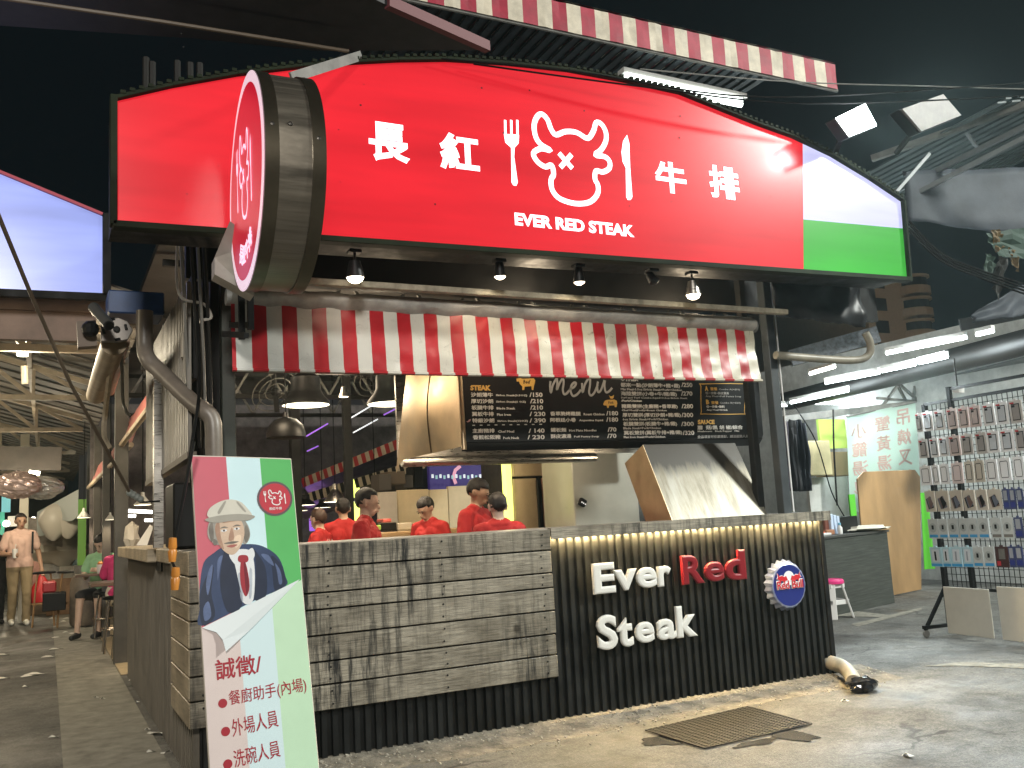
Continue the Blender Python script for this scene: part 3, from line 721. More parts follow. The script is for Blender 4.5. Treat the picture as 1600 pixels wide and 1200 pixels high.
rows = (('沙朗薄牛', 105, 335, 236, 'Sirlon Steak(3.5OZ)', 365, 692, '/150', 715, 852), ('厚切沙朗', 107, 338, 303, 'Sirlon Steak(6 OZ)', 367, 678, '/210', 722, 860), ('板腱牛排', 112, 342, 370, 'Blade Steak', 373, 568, '/210', 722, 857),
        ('翼板牛排', 115, 345, 437, 'Flat Iron', 377, 523, '/ 230', 716, 882), ('特級沙朗', 120, 350, 505, 'Sirlon Steak(12OZ)', 380, 700, '/ 390', 716, 886), ('主廚豬排', 122, 353, 612, 'Chef Meal', 386, 556, '/ 140', 706, 874), ('香煎松阪豬', 125, 415, 680, 'Pork Neck', 442, 610, '/ 230', 694, 874))
for a, x0, x1, y0, b, bx0, bx1, c, cx0, cx1 in rows:
    mt(a, mA, x0, y0, x1, 48, bold=.03); mt(b, mA, bx0, y0-4, bx1, 26, bold=.035); mt(c, mA, cx0, y0-2, cx1, 46, bold=.03)
for i in range(10):
    mt('-', mA, 120+i*77.5, 535-i*1.2, 148+i*77.5, 9, MW, .02)
rows = (('香草脆烤雞腿', 932, 1250, 432, 'Roast Chicken', 1280, 1497, '/180', 1515, 1640), ('阿根廷小卷', 932, 1200, 498, 'Argentina Squid', 1232, 1482, '/180', 1515, 1640), ('鐵板麵', 938, 1100, 602, 'Hot Plate Noodles', 1128, 1415, '/70', 1530, 1622), ('酥皮濃湯', 938, 1152, 668, 'Puff Pastry Soup', 1180, 1442, '/70', 1525, 1622))
for a, x0, x1, y0, b, bx0, bx1, c, cx0, cx1 in rows:
    mt(a, mA, x0, y0, x1, 46, bold=.03); mt(b, mA, bx0, y0-4, bx1, 26, bold=.035); mt(c, mA, cx0, y0-4, cx1, 46, bold=.03)
mt('OTHER', mB, 130, 70, 318, 40, MGY, .05)
rows = (('都來一點(沙朗薄牛+豬+雞)', 750, '/250', 765, 880, 138, 'Mix Meal-3.5oz Sirloin Steak+Pork+Chicken', 770, MGY, 132), ('海陸雙拼(小卷+牛/豬/雞)', 718, '/270', 762, 880, 228, 'Surf and Turf Combo-Squid+3.5oz Sirloin Steak', 828, MGY, 134),
        ('豬雞雙拼(主廚豬+香草雞)', 728, '/280', 766, 888, 360, 'Chef Meal(Pork)+Roast Chicken', 612, MW, 142), ('厚切雙拼(厚切沙朗+豬/雞)', 760, '/300', 765, 888, 452, '6oz Sirloin Steak+Pork/Chicken', 626, MW, 152), ('板腱雙拼(板腱牛+豬/雞)', 722, '/300', 762, 895, 545, 'Blade Steak+Pork/Chicken', 553, MW, 160), ('翼板雙拼(翼板牛排+豬/雞)', 775, '/320', 778, 900, 638, 'Flat Iron Steak+Pork/Chicken', 597, MW, 165))
for a, x1, c, cx0, cx1, y0, b, bx1, mm, x0 in rows:
    mt(a, mB, x0, y0, x1, 52, mm, .03); mt(c, mB, cx0, y0-6, cx1, 46, mm, .03); mt(b, mB, x0, y0+28, bx1, 24, mm, .035)
mt('/Pork/Chicken', mB, 138, 285, 352, 22, MW, .035)
mt('SAUCE', mB, 935, 522, 1112, 50, MG, .06)
mt('蘑  菇/黑 胡 椒/綜合', mB, 933, 578, 1405, 46, MW, .03); mt('Mushroom   Black Pepper   Mix', mB, 935, 607, 1370, 22, MW, .035)
mt('全品項皆可任意搭配，請洽服務人員！', mB, 930, 668, 1475, 34, MGY, .02, shear=.2)
mt('A', mB, 1010, 172, 1045, 52, MG, .06); mt('套餐', mB, 1065, 168, 1140, 36, MG, .02); mt('Combo A(+$50)', mB, 1155, 168, 1375, 22, MGY, .02)
mt('任一排餐+酥皮濃湯', mB, 1015, 208, 1258, 28, MGY, .02); mt('Any Meal+Puff Pastry Soup', mB, 1017, 240, 1388, 22, MGY, .02)
mt('B', mB, 1022, 312, 1058, 50, MG, .06); mt('套餐', mB, 1075, 312, 1152, 36, MG, .02); mt('Combo B(+$20)', mB, 1165, 310, 1382, 24, MGY, .02)
mt('任一排餐+飲料', mB, 1025, 352, 1215, 30, MW, .025); mt('Any Meal+Drink', mB, 1028, 383, 1248, 22, MW, .03)
fr = [(985, 100), (1400, 98), (1425, 125), (1420, 385), (1395, 412), (1000, 412), (972, 385), (968, 125)]
mb = MB(); ribbon(mb, smooth_closed([at(*mB(*q), y=YN-.003) for q in fr], 3), .006, (0, -1, 0), True, .0006); mb.build('frame_line', MG, mn, fix=False)
# script word
SCRIPT = [[(935, 70), (930, 120), (938, 190), (955, 120), (985, 60), (1000, 50), (1005, 90), (1000, 160), (1020, 110), (1050, 55), (1068, 52), (1070, 100), (1062, 160), (1075, 205), (1100, 200), (1130, 165)],
          [(1130, 160), (1180, 130), (1200, 95), (1180, 85), (1150, 120), (1145, 180), (1170, 225), (1215, 205), (1250, 160)], [(1262, 90), (1268, 190), (1290, 110), (1325, 50), (1345, 48), (1345, 110), (1335, 185), (1355, 220), (1390, 190), (1425, 110)], [(1428, 75), (1420, 130), (1430, 185), (1460, 160), (1495, 60)], [(1500, 62), (1495, 120), (1510, 185), (1545, 175), (1575, 140)]]
mb = MB()
for i, s in enumerate(SCRIPT): ribbon(mb, smooth_closed([at(*mA(*q), y=YN-.003) for q in s], 4, False), .017, (0, -1, 0), False, .0006+.0003*i)
mb.build('script_lettering', MGY, mn, fix=False)
COW = [(580, 45), (620, 38), (640, 45), (760, 40), (775, 60), (770, 95), (765, 110), (755, 165), (740, 162), (735, 122), (665, 128), (660, 160), (640, 163), (640, 125), (615, 100), (605, 72), (583, 75)]
MB().face([at(*mA(*q), y=YN-.004) for q in COW]).build('cow_emblem', MG, mn)
PIG = [(1482, 310), (1500, 275), (1525, 265), (1600, 262), (1625, 275), (1630, 300), (1622, 340), (1605, 342), (1600, 322), (1545, 325), (1540, 350), (1525, 350), (1520, 325), (1490, 322)]
MB().face([at(*mA(*q), y=YN-.004) for q in PIG]).build('pig_emblem', MG, mn)
MB().face([at(*mA(*q), y=YN-.004) for q in ((1545, 215), (1558, 228), (1580, 226), (1595, 212), (1592, 245), (1575, 256), (1556, 248))]).build('chicken_emblem', MG, mn)
mt('Beef', mA, 650, 98, 722, 44, MENU, .03, shear=.15); mt('Pork', mA, 1535, 308, 1592, 28, MENU, .03, shear=.15)
MB().face([at(*mA(*q), y=YN-.004) for q in ((58, 490), (75, 485), (85, 470), (105, 466), (103, 482), (88, 495), (70, 500))]).build('flag_emblem', M('flag_print', (.5, .3, .3), .6), mn)
# griddle splash guard
gb = at(1051, 813, y=5.36); gx = gb.x
gt = at(1005, 695, x=gx); br = at(1199, 804, y=5.36); br = V((br.x, gb.y, gb.z)); tr_ = at(1152, 690, y=gt.y); tr_ = V((br.x, gt.y, gt.z))
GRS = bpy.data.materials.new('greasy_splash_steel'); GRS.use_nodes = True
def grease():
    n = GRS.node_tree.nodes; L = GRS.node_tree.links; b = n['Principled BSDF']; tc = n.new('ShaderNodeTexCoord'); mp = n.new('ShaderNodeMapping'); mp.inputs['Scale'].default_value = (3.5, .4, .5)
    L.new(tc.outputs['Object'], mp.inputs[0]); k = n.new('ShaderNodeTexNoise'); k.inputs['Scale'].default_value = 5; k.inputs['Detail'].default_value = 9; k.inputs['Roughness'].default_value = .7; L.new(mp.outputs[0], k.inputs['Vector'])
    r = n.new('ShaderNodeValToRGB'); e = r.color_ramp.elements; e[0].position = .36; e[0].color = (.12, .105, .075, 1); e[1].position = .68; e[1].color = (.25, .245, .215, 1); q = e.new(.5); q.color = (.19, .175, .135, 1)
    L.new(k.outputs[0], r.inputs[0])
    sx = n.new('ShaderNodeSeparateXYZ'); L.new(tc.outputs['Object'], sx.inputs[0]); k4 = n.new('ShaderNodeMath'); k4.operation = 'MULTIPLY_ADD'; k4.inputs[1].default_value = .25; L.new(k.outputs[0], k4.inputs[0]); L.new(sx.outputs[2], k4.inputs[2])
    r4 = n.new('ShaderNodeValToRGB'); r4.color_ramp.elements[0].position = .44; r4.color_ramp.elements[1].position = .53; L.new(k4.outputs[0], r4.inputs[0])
    painted_shade = n.new('ShaderNodeMixRGB'); painted_shade.inputs[2].default_value = (.035, .031, .025, 1); L.new(r.outputs[0], painted_shade.inputs[1]); L.new(r4.outputs[0], painted_shade.inputs[0])  # shade over the upper part of the guard, painted into its colour
    L.new(painted_shade.outputs[0], b.inputs['Base Color']); b.inputs['Metallic'].default_value = .4; b.inputs['Roughness'].default_value = .35
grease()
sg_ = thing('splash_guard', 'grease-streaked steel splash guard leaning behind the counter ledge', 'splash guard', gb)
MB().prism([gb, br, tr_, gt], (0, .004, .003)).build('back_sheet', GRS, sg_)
MB().prism([gb, at(1010, 815, x=gx), at(976.7, 724, x=gx), gt], (-.004, 0, 0)).build('side_sheet', BRASS, sg_)

# ------------------------------------------------------------------ fridge and cabinets behind
YF = 8.2
def quad(mb, pts, y, th=.03, m=0): return mb.prism([at(*p, y=y) for p in pts], (0, th, 0), m)
fr_ = thing('steel_fridge', 'two-door steel kitchen fridge with black handles beside the glowing tube', 'fridge', V((at(800, 820, y=YF).x, YF, 0)))
SFR = M('fridge_steel', (.50, .38, .26), .38, .35, var=.15, vs=3, rv=.06); SFR2 = M('fridge_steel_red', (.46, .22, .15), .38, .35, var=.12, vs=3)
x0, x1, x2, x3 = at(803, 770, y=YF).x, at(845, 770, y=YF).x, at(846, 770, y=YF).x, at(892, 770, y=YF).x
ztop, zmid = at(850, 712, y=YF).z+.15, at(848, 745, y=YF).z
MB().box((x0, YF+.04, .1), (x3, YF+.75, ztop)).build('cabinet', DKS, fr_)
MB().box((x0, YF, zmid+.012), (x3-.005, YF+.036, ztop)).build('top_panel', SFR, fr_, bev=.006)
dl = MB().box((x0, YF, .2), (x1-.04, YF+.036, zmid-.01)).build('door', SFR, fr_, bev=.006)
MB().box((x1-.05, YF-.03, .6), (x1-.012, YF-.002, zmid-.03)).build('handle', BLKP, dl, bev=.005)
dr = MB().box((x2+.02, YF, .2), (x3-.02, YF+.036, zmid-.01)).build('door', SFR2, fr_, bev=.006)
MB().box((x3-.016, YF-.03, .6), (x3+.03, YF-.002, zmid-.03)).build('handle', BLKP, dr, bev=.005)
quad(MB(), ((857, 727), (862, 727), (866, 740), (858, 742)), YF-.006, .005).build('sticker', M('sticker_yellow', (.75, .5, .05), .5), fr_)
quad(MB(), ((864, 729), (878, 726), (879, 733), (865, 735)), YF-.006, .005).build('sticker', M('sticker_yellow', (.75, .5, .05), .5), fr_)
YC = 7.5
cbx0, cbx1 = at(896, 770, y=YC).x, at(997, 770, y=YC).x; zc = at(940, 712, y=YC).z
cb = thing('steel_cabinet', 'plain grey steel cabinet door beside the two-door fridge', 'cabinet', (cbx0, YC, 0))
MB().box((cbx0, YC, .1), (cbx1, YC+.6, zc+.2)).build('body', M('cabinet_steel', (.42, .42, .37), .35, .3, var=.15, vs=2, rv=.08), cb, bev=.01)
c = at(910, 785, y=YC-.02)
MB().frame(c, (V((.85, 0, -.5)), V((0, 1, 0)), V((.5, 0, .85))), (.035, .02, .035)).build('thermometer', BLKP, cb, bev=.006)
mb = MB()
for i in (-1, 0, 1): disc(mb, c+V((.017*i, -.021, -.01*i-.008)), .006, (0, -1, 0), 8)
mb.build('thermometer_dot', EMIT('led_white', (255, 255, 255), 1), cb)
# ------------------------------------------------------------------ mat, litter, pipe
mc = [at(*q, z=.009) for q in ((1009, 1141), (1168, 1104), (1268, 1131), (1100, 1169))]
RUB = M('black_rubber', (.007, .0068, .0064), .55, var=.4)
ex, ey = mc[3]-mc[0], mc[1]-mc[0]
mb = MB(); nx, ny = 24, 20
def mp_(u, v): return mc[0]*(1-u)*(1-v)+mc[3]*u*(1-v)+mc[1]*(1-u)*v+mc[2]*u*v
h_ = V((0, 0, .012))
for i in range(nx+1):
    u = i/nx; mb.bar(mp_(u, 0), mp_(u, 1), .011, .006)
for j in range(ny+1):
    v = j/ny; mb.bar(mp_(0, v)+V((0, 0, .0015)), mp_(1, v)+V((0, 0, .0015)), .011, .006)
solo(mb, 'rubber_mat', RUB, 'black perforated rubber mat lying in front of the counter', 'mat', org=mc[0])
PVC = M('grey_pvc', (.34, .31, .25), .4, var=.25)
q0 = at(1300, 1052, y=5.12); pz = .07
solo(MB().tube(smooth_closed([at(1280, 1030, z=.12), at(1300, 1036, z=.11), at(1318, 1043, z=.095), at(1330, 1056, z=.07), at(1334, 1066, z=.05)], 4, False), .05, 16), 'drain_pipe', PVC, 'short grey drain pipe poking out at the corner of the counter', 'pipe', org=(5, 5.4, 0), smooth=True)
def crumple(c, r, seed, sq=(1, 1, .6), n=14):
    mb = MB(); mb.ball(c, 1, n)
    for i, p in enumerate(mb.v):
        d_ = (p-V(c)); k_ = 1+.55*nz(d_.x*2+seed, d_.y*2, d_.z*2)
        mb.v[i] = V(c)+V((d_.x*r*k_*sq[0], d_.y*r*k_*sq[1], d_.z*r*k_*sq[2]))
    return mb
solo(crumple(at(1347, 1070, z=.045), .08, 3.1, (1.5, .9, .6)), 'plastic_bag', M('black_film', (.012, .012, .013), .16), 'crumpled shiny black plastic bag at the drain pipe mouth', 'bag')
mb = MB()
for i in range(900):
    x = rnd(.9, 5.3); v_ = abs(random.gauss(0, .16)); y_ = 5.03-v_; r_ = rnd(.002, .007)*(1.5 if random.random() < .08 else 1)
    c_ = V((x, y_, max(.004, .055*max(0, 1-(5.12-y_)/.36)**1.3)+r_*.4)); a_ = rnd(0, 3)
    mb.frame(c_, (V((cos(a_), sin(a_), .3)).normalized(), V((-sin(a_), cos(a_), .2)).normalized(), V((.2, -.1, 1)).normalized()), (r_, r_*rnd(.5, 1), r_*.6))
tag(mb.build('gravel', M('gravel_pale', (.34, .31, .25), .85, var=.4, vs=30)), kind='stuff')
PAPER = M('paper', (.68, .66, .6), .8)
base = None
scr = ((268, 1165, 1.2), (244, 1146, 2.2), (230, 1140, .8), (215, 1097, .8), (222, 1082, 1.0), (207, 1063, .9), (90, 996, 2.0), (88, 1014, 2.2), (55, 1053, 2.6), (47, 1056, 2.4), (104, 988, 1.5), (115, 990, 1.8), (78, 1026, 2.4), (5, 1023, 2.), (5, 1060, 1.6), (160, 1092, .8), (84, 1152, .9), (40, 1073, .8), (150, 1090, .7), (260, 1176, .9), (236, 1175, .7), (84, 966, 2.), (106, 966, 2.), (100, 971, 1.6), (1320, 1095, .9), (1418, 1180, 1.0))
for i, (px, py, s) in enumerate(scr):
    c = at(px, py, z=.006)
    if base is None:
        mb = MB().grid(lambda u, v: c+V(((u-.5)*.07, (v-.5)*.03, .012*sin(u*5)*v+.003)), 4, 2)
        base = solo(mb, 'paper_scrap', PAPER, 'small scrap of white paper litter lying on the ground', 'litter', 'paper scraps on the ground', org=c); o = base
    else:
        o = base.copy(); COL.objects.link(o); o.location = c
    o.rotation_euler.z = rnd(-.6, .6) if px < 150 else rnd(0, 3); o.scale = (s, s*rnd(.6, 1.1), 1)

# ------------------------------------------------------------------ upper roof edge with striped valance
YU = 6.2
U = lambda px, py, y=YU: at(px, py, y=y)
ua = U(1072.2, 60).x; uper = (U(1286.8, 110).x-ua)/6
ux1 = U(1307, 120).x; ux0 = U(560, -10).x
ztp, zbt = U(1305, 101).z, U(1307, 139).z
va = thing('striped_valance', 'faded red and white striped valance along the roof edge above the shop sign', 'awning', (ux1, YU, zbt))
nn_ = int((ux1-ux0)/(uper/4)); dv = (ux1-ux0)/nn_
DRD = M('valance_red', (.30, .012, .035), .6, var=.3, vs=5); DWH = M('valance_cream', (.50, .44, .34), .6, var=.3, vs=6)
MB().grid(lambda u, v: (ux0+u*(ux1-ux0), YU+.012*nz(u*60, v), ztp+(zbt-ztp)*v), nn_, 3, lambda i, j: 0 if (((ux0+(i+.5)*dv-ua)/uper) % 1) < .56 else 1).build('valance', [DRD, DWH], va, fix=False)
MB().grid(lambda u, v: (ux0+u*(ux1-ux0), YU+v*2.2, ztp+.02+v*.9), nn_, 3, lambda i, j: 0 if (((ux0+(i+.5)*dv-ua)/uper) % 1) < .56 else 1).build('roof_cloth', [DRD, DWH], va, fix=False)
MB().tube([(ux0, YU+.03, zbt), (ux1+.02, YU+.03, zbt)], .018, 8).build('edge_pipe', GREY, va)
sof = MB(); corrug(sof, (0, 0), (1, 0), 0, 1, (0, 1))
SOF = M('soffit_sheet', (.045, .06, .07), .5, var=.4, vs=3)
mb = MB()
nrib = 36
for i in range(nrib):
    x0 = ux0+.2+i*(ux1-ux0-.9)/nrib; x1 = x0+(ux1-ux0-.9)/nrib
    for a, b, zz in ((0, .55, 0), (.55, 1, .03)):
        mb.box((x0+(x1-x0)*a, YU+.1, zbt+.06+zz), (x0+(x1-x0)*b, YU+2.6, zbt+.085+zz))
solo(mb, 'roof_soffit', SOF, 'ribbed dark soffit under the striped roof edge', 'roof', org=(ux0, YU, zbt))
tl = thing('tube_light', 'bright twin tube light under the striped roof edge above the sign', 'lamp', U(1065, 138, 6.5))
for k in (0, .09):
    MB().tube([at(978, 118+k*90, y=6.45), at(1158, 158+k*60, y=6.45)], .03, 8).build('tube', M('tube_glow_soft', (.9, 1, .95), emit=4), tl)
MB().bar(at(970, 112, y=6.5), at(1162, 153, y=6.5), .1, .05).build('housing', WHITE, tl)
# neighbour roof slab at upper left
zr = 4.35
sl_ = [at(*q, z=zr) for q in ((762, 78), (605, 8), (330, -120), (-150, -160), (-150, 30), (300, 60), (500, 80))]
solo(MB().prism(sl_, (0, 0, .05)), 'roof_overhang', M('dark_roof_sheet', (.02, .02, .022), .6, var=.4), 'dark sheet metal roof overhang above the drum sign', 'roof', org=sl_[0])
solo(MB().bar(sl_[0]+V((0, 0, .02)), sl_[1]+V((0, 0, .02)), .05, .07), 'eaves_trim', M('pink_trim', (.12, .03, .035), .6), 'dull pink trim strip on the end of the dark roof overhang', 'trim', org=sl_[0])
solo(MB().tube([at(-60, -12, z=4.2), at(250, 33, z=4.2), at(545, 80, z=4.2)], .012, 6), 'conduit', M('beige_conduit', (.12, .09, .06), .5), 'long thin beige conduit under the dark roof overhang', 'pipe', org=at(250, 33, z=4.2))
for i, (px, py, l) in enumerate(((228, 128, .14), (238, 132, .13), (277, 122, .1), (297, 122, .09), (312, 120, .08))):
    c = at(px, py, y=5.1)
    solo(MB().tube([c-V((0, 0, .12)), c+V((0, 0, l))], .018, 6), 'vent_stub', DKS, ('tall grey stub pipe at the outer end behind the red sign', 'second grey stub pipe behind the red sign', 'middle grey stub pipe behind the red sign', 'short grey stub pipe behind the red sign, fourth from the lane', 'shortest grey stub pipe behind the red sign, by the drum')[i], 'pipe', org=c)
# cables over the sign
CBL = M('cable_black', (.006, .006, .006), .8, spec=.08)
def cable(pts, r, label, name='cable', mat=None, k=6):
    P_ = smooth_closed(pts, k, False); return solo(MB().tube(P_, r, 5), name, mat or CBL, label, 'cable', org=P_[0])
cable([at(690, 92, y=4.5), at(900, 112, y=4.4), at(1200, 152, y=4.3), at(1600, 130, y=4.0)], .006, 'upper thin black cable sagging across the top of the sign')
cable([at(740, 100, y=4.5), at(1000, 135, y=4.4), at(1260, 162, y=4.3), at(1600, 150, y=4.0)], .006, 'lower thin black cable sagging across the top of the sign')
cable([at(1000, 108, y=4.7), at(1240, 128, y=4.7), at(1460, 135, y=4.6), at(1620, 140, y=4.4)], .005, 'pale thin cable running past the flood lamps', mat=GREY)

# ------------------------------------------------------------------ flood lamps
def flood(quad_, y0, lit, label):
    P_ = [at(*q, y=y0) for q in quad_]; c = sum(P_, V())/4; nrm = (P_[1]-P_[0]).cross(P_[3]-P_[0]).normalized()
    if nrm.y > 0: nrm = -nrm
    t = thing('flood_lamp', label, 'lamp', c)
    MB().prism([p-nrm*.02+(p-c)*.06 for p in P_], -nrm*.09).build('housing', BLKP, t, bev=.006)
    MB().prism([p for p in P_], -nrm*.018).build('glass', EMIT('flood_glow', (250, 255, 255), 60) if lit else M('lamp_glass', (.10, .085, .075), .5, var=.4), t)
    return t, c, nrm
t, cfl, nfl = flood([(1309, 183), (1352, 162), (1370, 196), (1330, 212)], 4.27, True, 'lit white flood lamp shining beside the top of the sign')
MB().bar(cfl+V((-.05, .1, -.05)), at(1303, 248, y=4.6), .03, .03).build('bracket', DKS, t)
lamp('flood_lamp_light', 'SPOT', cfl+V((.05, -.35, -.06)), 460, COOL, .12, (4.6, 1.8, 0), 150, .8)
lamp('flood_lamp_light', 'POINT', cfl+V((-.04, -.10, -.02)), 13, COOL, .06)
t, c2, n2 = flood([(1410, 170), (1474, 147), (1502, 180), (1440, 205)], 4.4, False, 'unlit flood lamp with dusty square glass beside the lit one')
MB().bar(c2+V((0, .1, -.02)), at(1400, 240, y=4.8), .03, .03).build('bracket', DKS, t)
# ------------------------------------------------------------------ right: neighbour roof, beams, tarps
def bar_t(name, a, b, wd, ht, mat, label, cat, **k): return solo(MB().bar(a, b, wd, ht), name, mat, label, cat, org=a, **k)
tr = thing('roof_truss', 'pale steel roof truss jutting in at the upper right corner', 'truss', at(1400, 300, y=7))
ALU = M('galvanised', (.20, .215, .22), .55, .2, var=.2)
CH = [((1362, 248), 7.4, (1640, 150), 5.8, .07), ((1398, 300), 7.3, (1640, 178), 5.8, .05), ((1378, 330), 7.3, (1640, 195), 5.8, .05)]
for a, ya, b, yb_, wd in CH: MB().bar(at(*a, y=ya), at(*b, y=yb_), wd, wd).build('chord', ALU if wd < .06 else GREY, tr)
for a, b in (((1400, 300), (1452, 240)), ((1528, 232), (1508, 205)), ((1528, 232), (1600, 200))): MB().bar(at(*a, y=6.9), at(*b, y=6.8), .035, .035).build('web', ALU, tr)
mb = MB()
for i in range(16):
    u0, u1 = i/16, (i+1)/16
    for v0, v1, dz in ((u0, u0+(u1-u0)*.6, 0), (u0+(u1-u0)*.6, u1, .04)):
        A = at(1375, 262, y=7.6).lerp(at(1640, 150, y=6), 0); 
        p = [V((A.x+4*v0, 6.0, A.z+.12+dz+v0*.9)), V((A.x+4*v1, 6.0, A.z+.12+dz+v1*.9)), V((A.x+4*v1, 11, A.z-.2+dz+v1*.9)), V((A.x+4*v0, 11, A.z-.2+dz+v0*.9))]
        mb.prism(p, (0, 0, .02))
solo(mb, 'sheet_roof', M('sheet_roof', (.09, .11, .11), .5, var=.4, vs=2), 'ribbed sheet roof over the accessory stall at upper right', 'roof', org=(8, 7, 3))
def tarp(name, pts, y_, mat, label, seed, sag=.08):
    A, B, C_, D_ = [at(*p, y=yy) for p, yy in zip(pts, y_)]
    def f(u, v):
        p = (A*(1-u)+B*u)*(1-v)+(D_*(1-u)+C_*u)*v
        q = sag*sin(pi*u)*sin(pi*v)
        return p+V((0, -.25*q+.05*nz(u*5+seed, v*2), -q+.03*nz(u*3, v*2, seed)+.008*nz(u*20+v*6, v*4, seed)))
    return solo(MB().grid(f, 24, 12), name, mat, label, 'tarp', org=A, smooth=True, solid=.004)
TARP = M('grey_tarp', (.055, .062, .075), .62, spec=.25, var=.25, vs=3); TARPD = M('dark_tarp', (.012, .0125, .014), .42, spec=.3, var=.3)
tarp('tarpaulin', [(1410, 268), (1640, 260), (1640, 372), (1418, 345)], (7.0, 6.4, 6.4, 7.0), TARP, 'sagging grey tarpaulin under the truss at upper right', 3, .12)
tarp('tarpaulin', [(1205, 440), (1345, 445), (1352, 512), (1215, 492)], (5.0, 5.0, 5.0, 5.0), TARPD, 'shiny dark tarpaulin hanging behind the green end of the sign', 8, .05)
tarp('awning_sheet', [(1520, 490), (1640, 420), (1640, 485), (1518, 505)], (6.5, 6.2, 6.2, 6.5), TARP, 'pale slanted awning sheet above the accessory stall', 5, .02)
bar_t('side_beam', at(1235, 560, y=5.6), at(1372, 522, y=5.2), .05, .13, M('speckled_beam', (.16, .19, .22), .6, var=.6, vs=30), 'pitted blue-grey beam under the dark tarpaulin', 'beam')
solo(MB().tube(smooth_closed([at(1212, 555, y=5.2), at(1260, 559, y=5.2), at(1330, 563, y=5.15), at(1356, 556, y=5.12), at(1360, 538, y=5.1), at(1352, 520, y=5.1)], 4, False), .03, 12), 'gutter_pipe', M('old_pvc', (.26, .24, .19), .45, var=.3), 'bent beige gutter pipe leaving the blue-grey corner post', 'pipe', org=at(1212, 555, y=5.2), smooth=True)
# cable bundle and hanging pennants
for i in range(4):
    cable([at(1420, 345+i*5, y=5.2), at(1470, 395+i*4, y=5.1), at(1540, 425+i*4, y=5.0), at(1640, 455+i*6, y=4.8)], .009, ('topmost', 'second', 'third', 'lowest')[i]+' black cable of the bundle sagging right of the sign')
LEAF = M('leaf_green', (.02, .045, .032), .7); YEL = M('pennant_yellow', (.12, .08, .03), .7)
cl = thing('hanging_cloth', 'crumpled green and yellow cloth caught in the cables at upper right', 'cloth', at(1570, 400, y=5.6))
for i, (pts, mm) in enumerate(((((1540, 365), (1640, 350), (1640, 410), (1560, 400)), LEAF), (((1548, 360), (1562, 358), (1570, 385), (1556, 395)), YEL), (((1575, 385), (1588, 395), (1592, 425), (1580, 410)), YEL), (((1540, 395), (1556, 402), (1548, 440), (1538, 425)), LEAF), (((1560, 400), (1575, 405), (1560, 470), (1550, 440)), DKS))):
    Q = [at(*p, y=5.6) for p in pts]
    MB().grid(lambda u, v: (Q[0]*(1-u)+Q[1]*u)*(1-v)+(Q[3]*(1-u)+Q[2]*u)*v+V((0, .06*nz(u*4+i, v*4), 0)), 6, 6).build('fold', mm, cl, solid=.004)
# far apartment block
bl = thing('apartment_block', 'beige apartment block with rounded bays far behind the sign', 'building', at(1400, 450, y=40))
BEI = M('beige_facade', (.42, .32, .22), .8, var=.1, emit=0)
B_ = lambda px, py, y=40: at(px, py, y=y)
zlo = B_(1400, 500).z
b0, b1 = B_(1350, 440), B_(1425, 440)
ROOFZ = B_(1390, 405).z
MB().box((b0.x, 40, zlo-18), (b1.x, 52, B_(1400, 440).z)).build('wall', BEI, bl)
for k in range(5):
    z0 = B_(1425, 462+k*34).z; z1 = B_(1425, 436+k*34).z
    MB().lathe([(1.05, z0), (1.2, z0), (1.2, z0+(z1-z0)*.45), (1.0, z0+(z1-z0)*.45), (1.0, z1), (1.2, z1), (1.2, z1+.12)], (b1.x, 40.2, 0), (0, 0, 1), 20).build('bay', BEI, bl)
    MB().lathe([(1.03, z0+(z1-z0)*.5), (1.03, z1-.05)], (b1.x, 40.2, 0), (0, 0, 1), 20).build('window', BLK, bl)
    MB().box((b0.x+.6, 39.95, z0+.3), (b0.x+1.7, 40.02, z1)).build('window', DKS, bl)
lamp('facade_light', 'SPOT', (b1.x-14, 16, 3), 4500, WARM, .5, (b1.x, 40, ROOFZ), 30, .5)
# ------------------------------------------------------------------ right stall: lights, ceiling
TL = (((1266, 584), (1304, 573), 2.95, TUBE, 'short warm tube light at the far end of the right stall row'), ((1385, 552), (1510, 527), 2.95, TUBEC, 'long tube light along the front eave of the right stall'), ((1526, 523), (1552, 517), 2.95, TUBEC, 'short tube light at the end of the eave row'),
      ((1290, 598), (1374, 582), 2.8, TUBEC, 'tube light on the inner beam, end nearest the counter'), ((1378, 580), (1430, 569), 2.8, TUBEC, 'middle tube light on the inner beam'), ((1436, 567), (1480, 557), 2.8, TUBEC, 'tube light on the inner beam above the phone case rack'),
      ((1236, 629), (1325, 610), 2.7, TUBEC, 'slanting tube light over the messy back counter'), ((1274, 630), (1366, 630), 2.75, TUBEC, 'level tube light behind the green banner'), ((1206, 634), (1232, 633), 2.75, TUBEC, 'short tube light just right of the corner post'))
for i, (a, b, y_, mm, lb) in enumerate(TL):
    A, B = at(*a, z=y_), at(*b, z=y_)
    t = thing('tube_light', lb, 'lamp', A)
    MB().tube([A, B], .022, 8).build('tube', mm, t); up_ = V((0, 0, .045))
    MB().bar(A+up_, B+up_, .06, .04).build('housing', WHITE, t)
    if i in (1, 3, 5, 6, 7): lamp('tube_light_glow', 'POINT', (A+B)/2-V((0, .05, .12)), 62 if i == 1 else 55, COOL, .25)
solo(MB().tube([at(1225, 628, z=2.83), at(1420, 580, z=2.86), at(1640, 525, z=2.88)], .15, 16), 'awning_roller', M('roller_dark', (.010, .009, .008), .5, var=.4), 'thick dark awning roller between the two rows of tube lights', 'roller', org=at(1420, 592, y=8.4), smooth=True)
bar_t('stall_beam', at(1225, 655, y=9.3), at(1420, 632, y=9.3), .06, .09, GREY, 'grey beam above the back counter and green banner', 'beam')
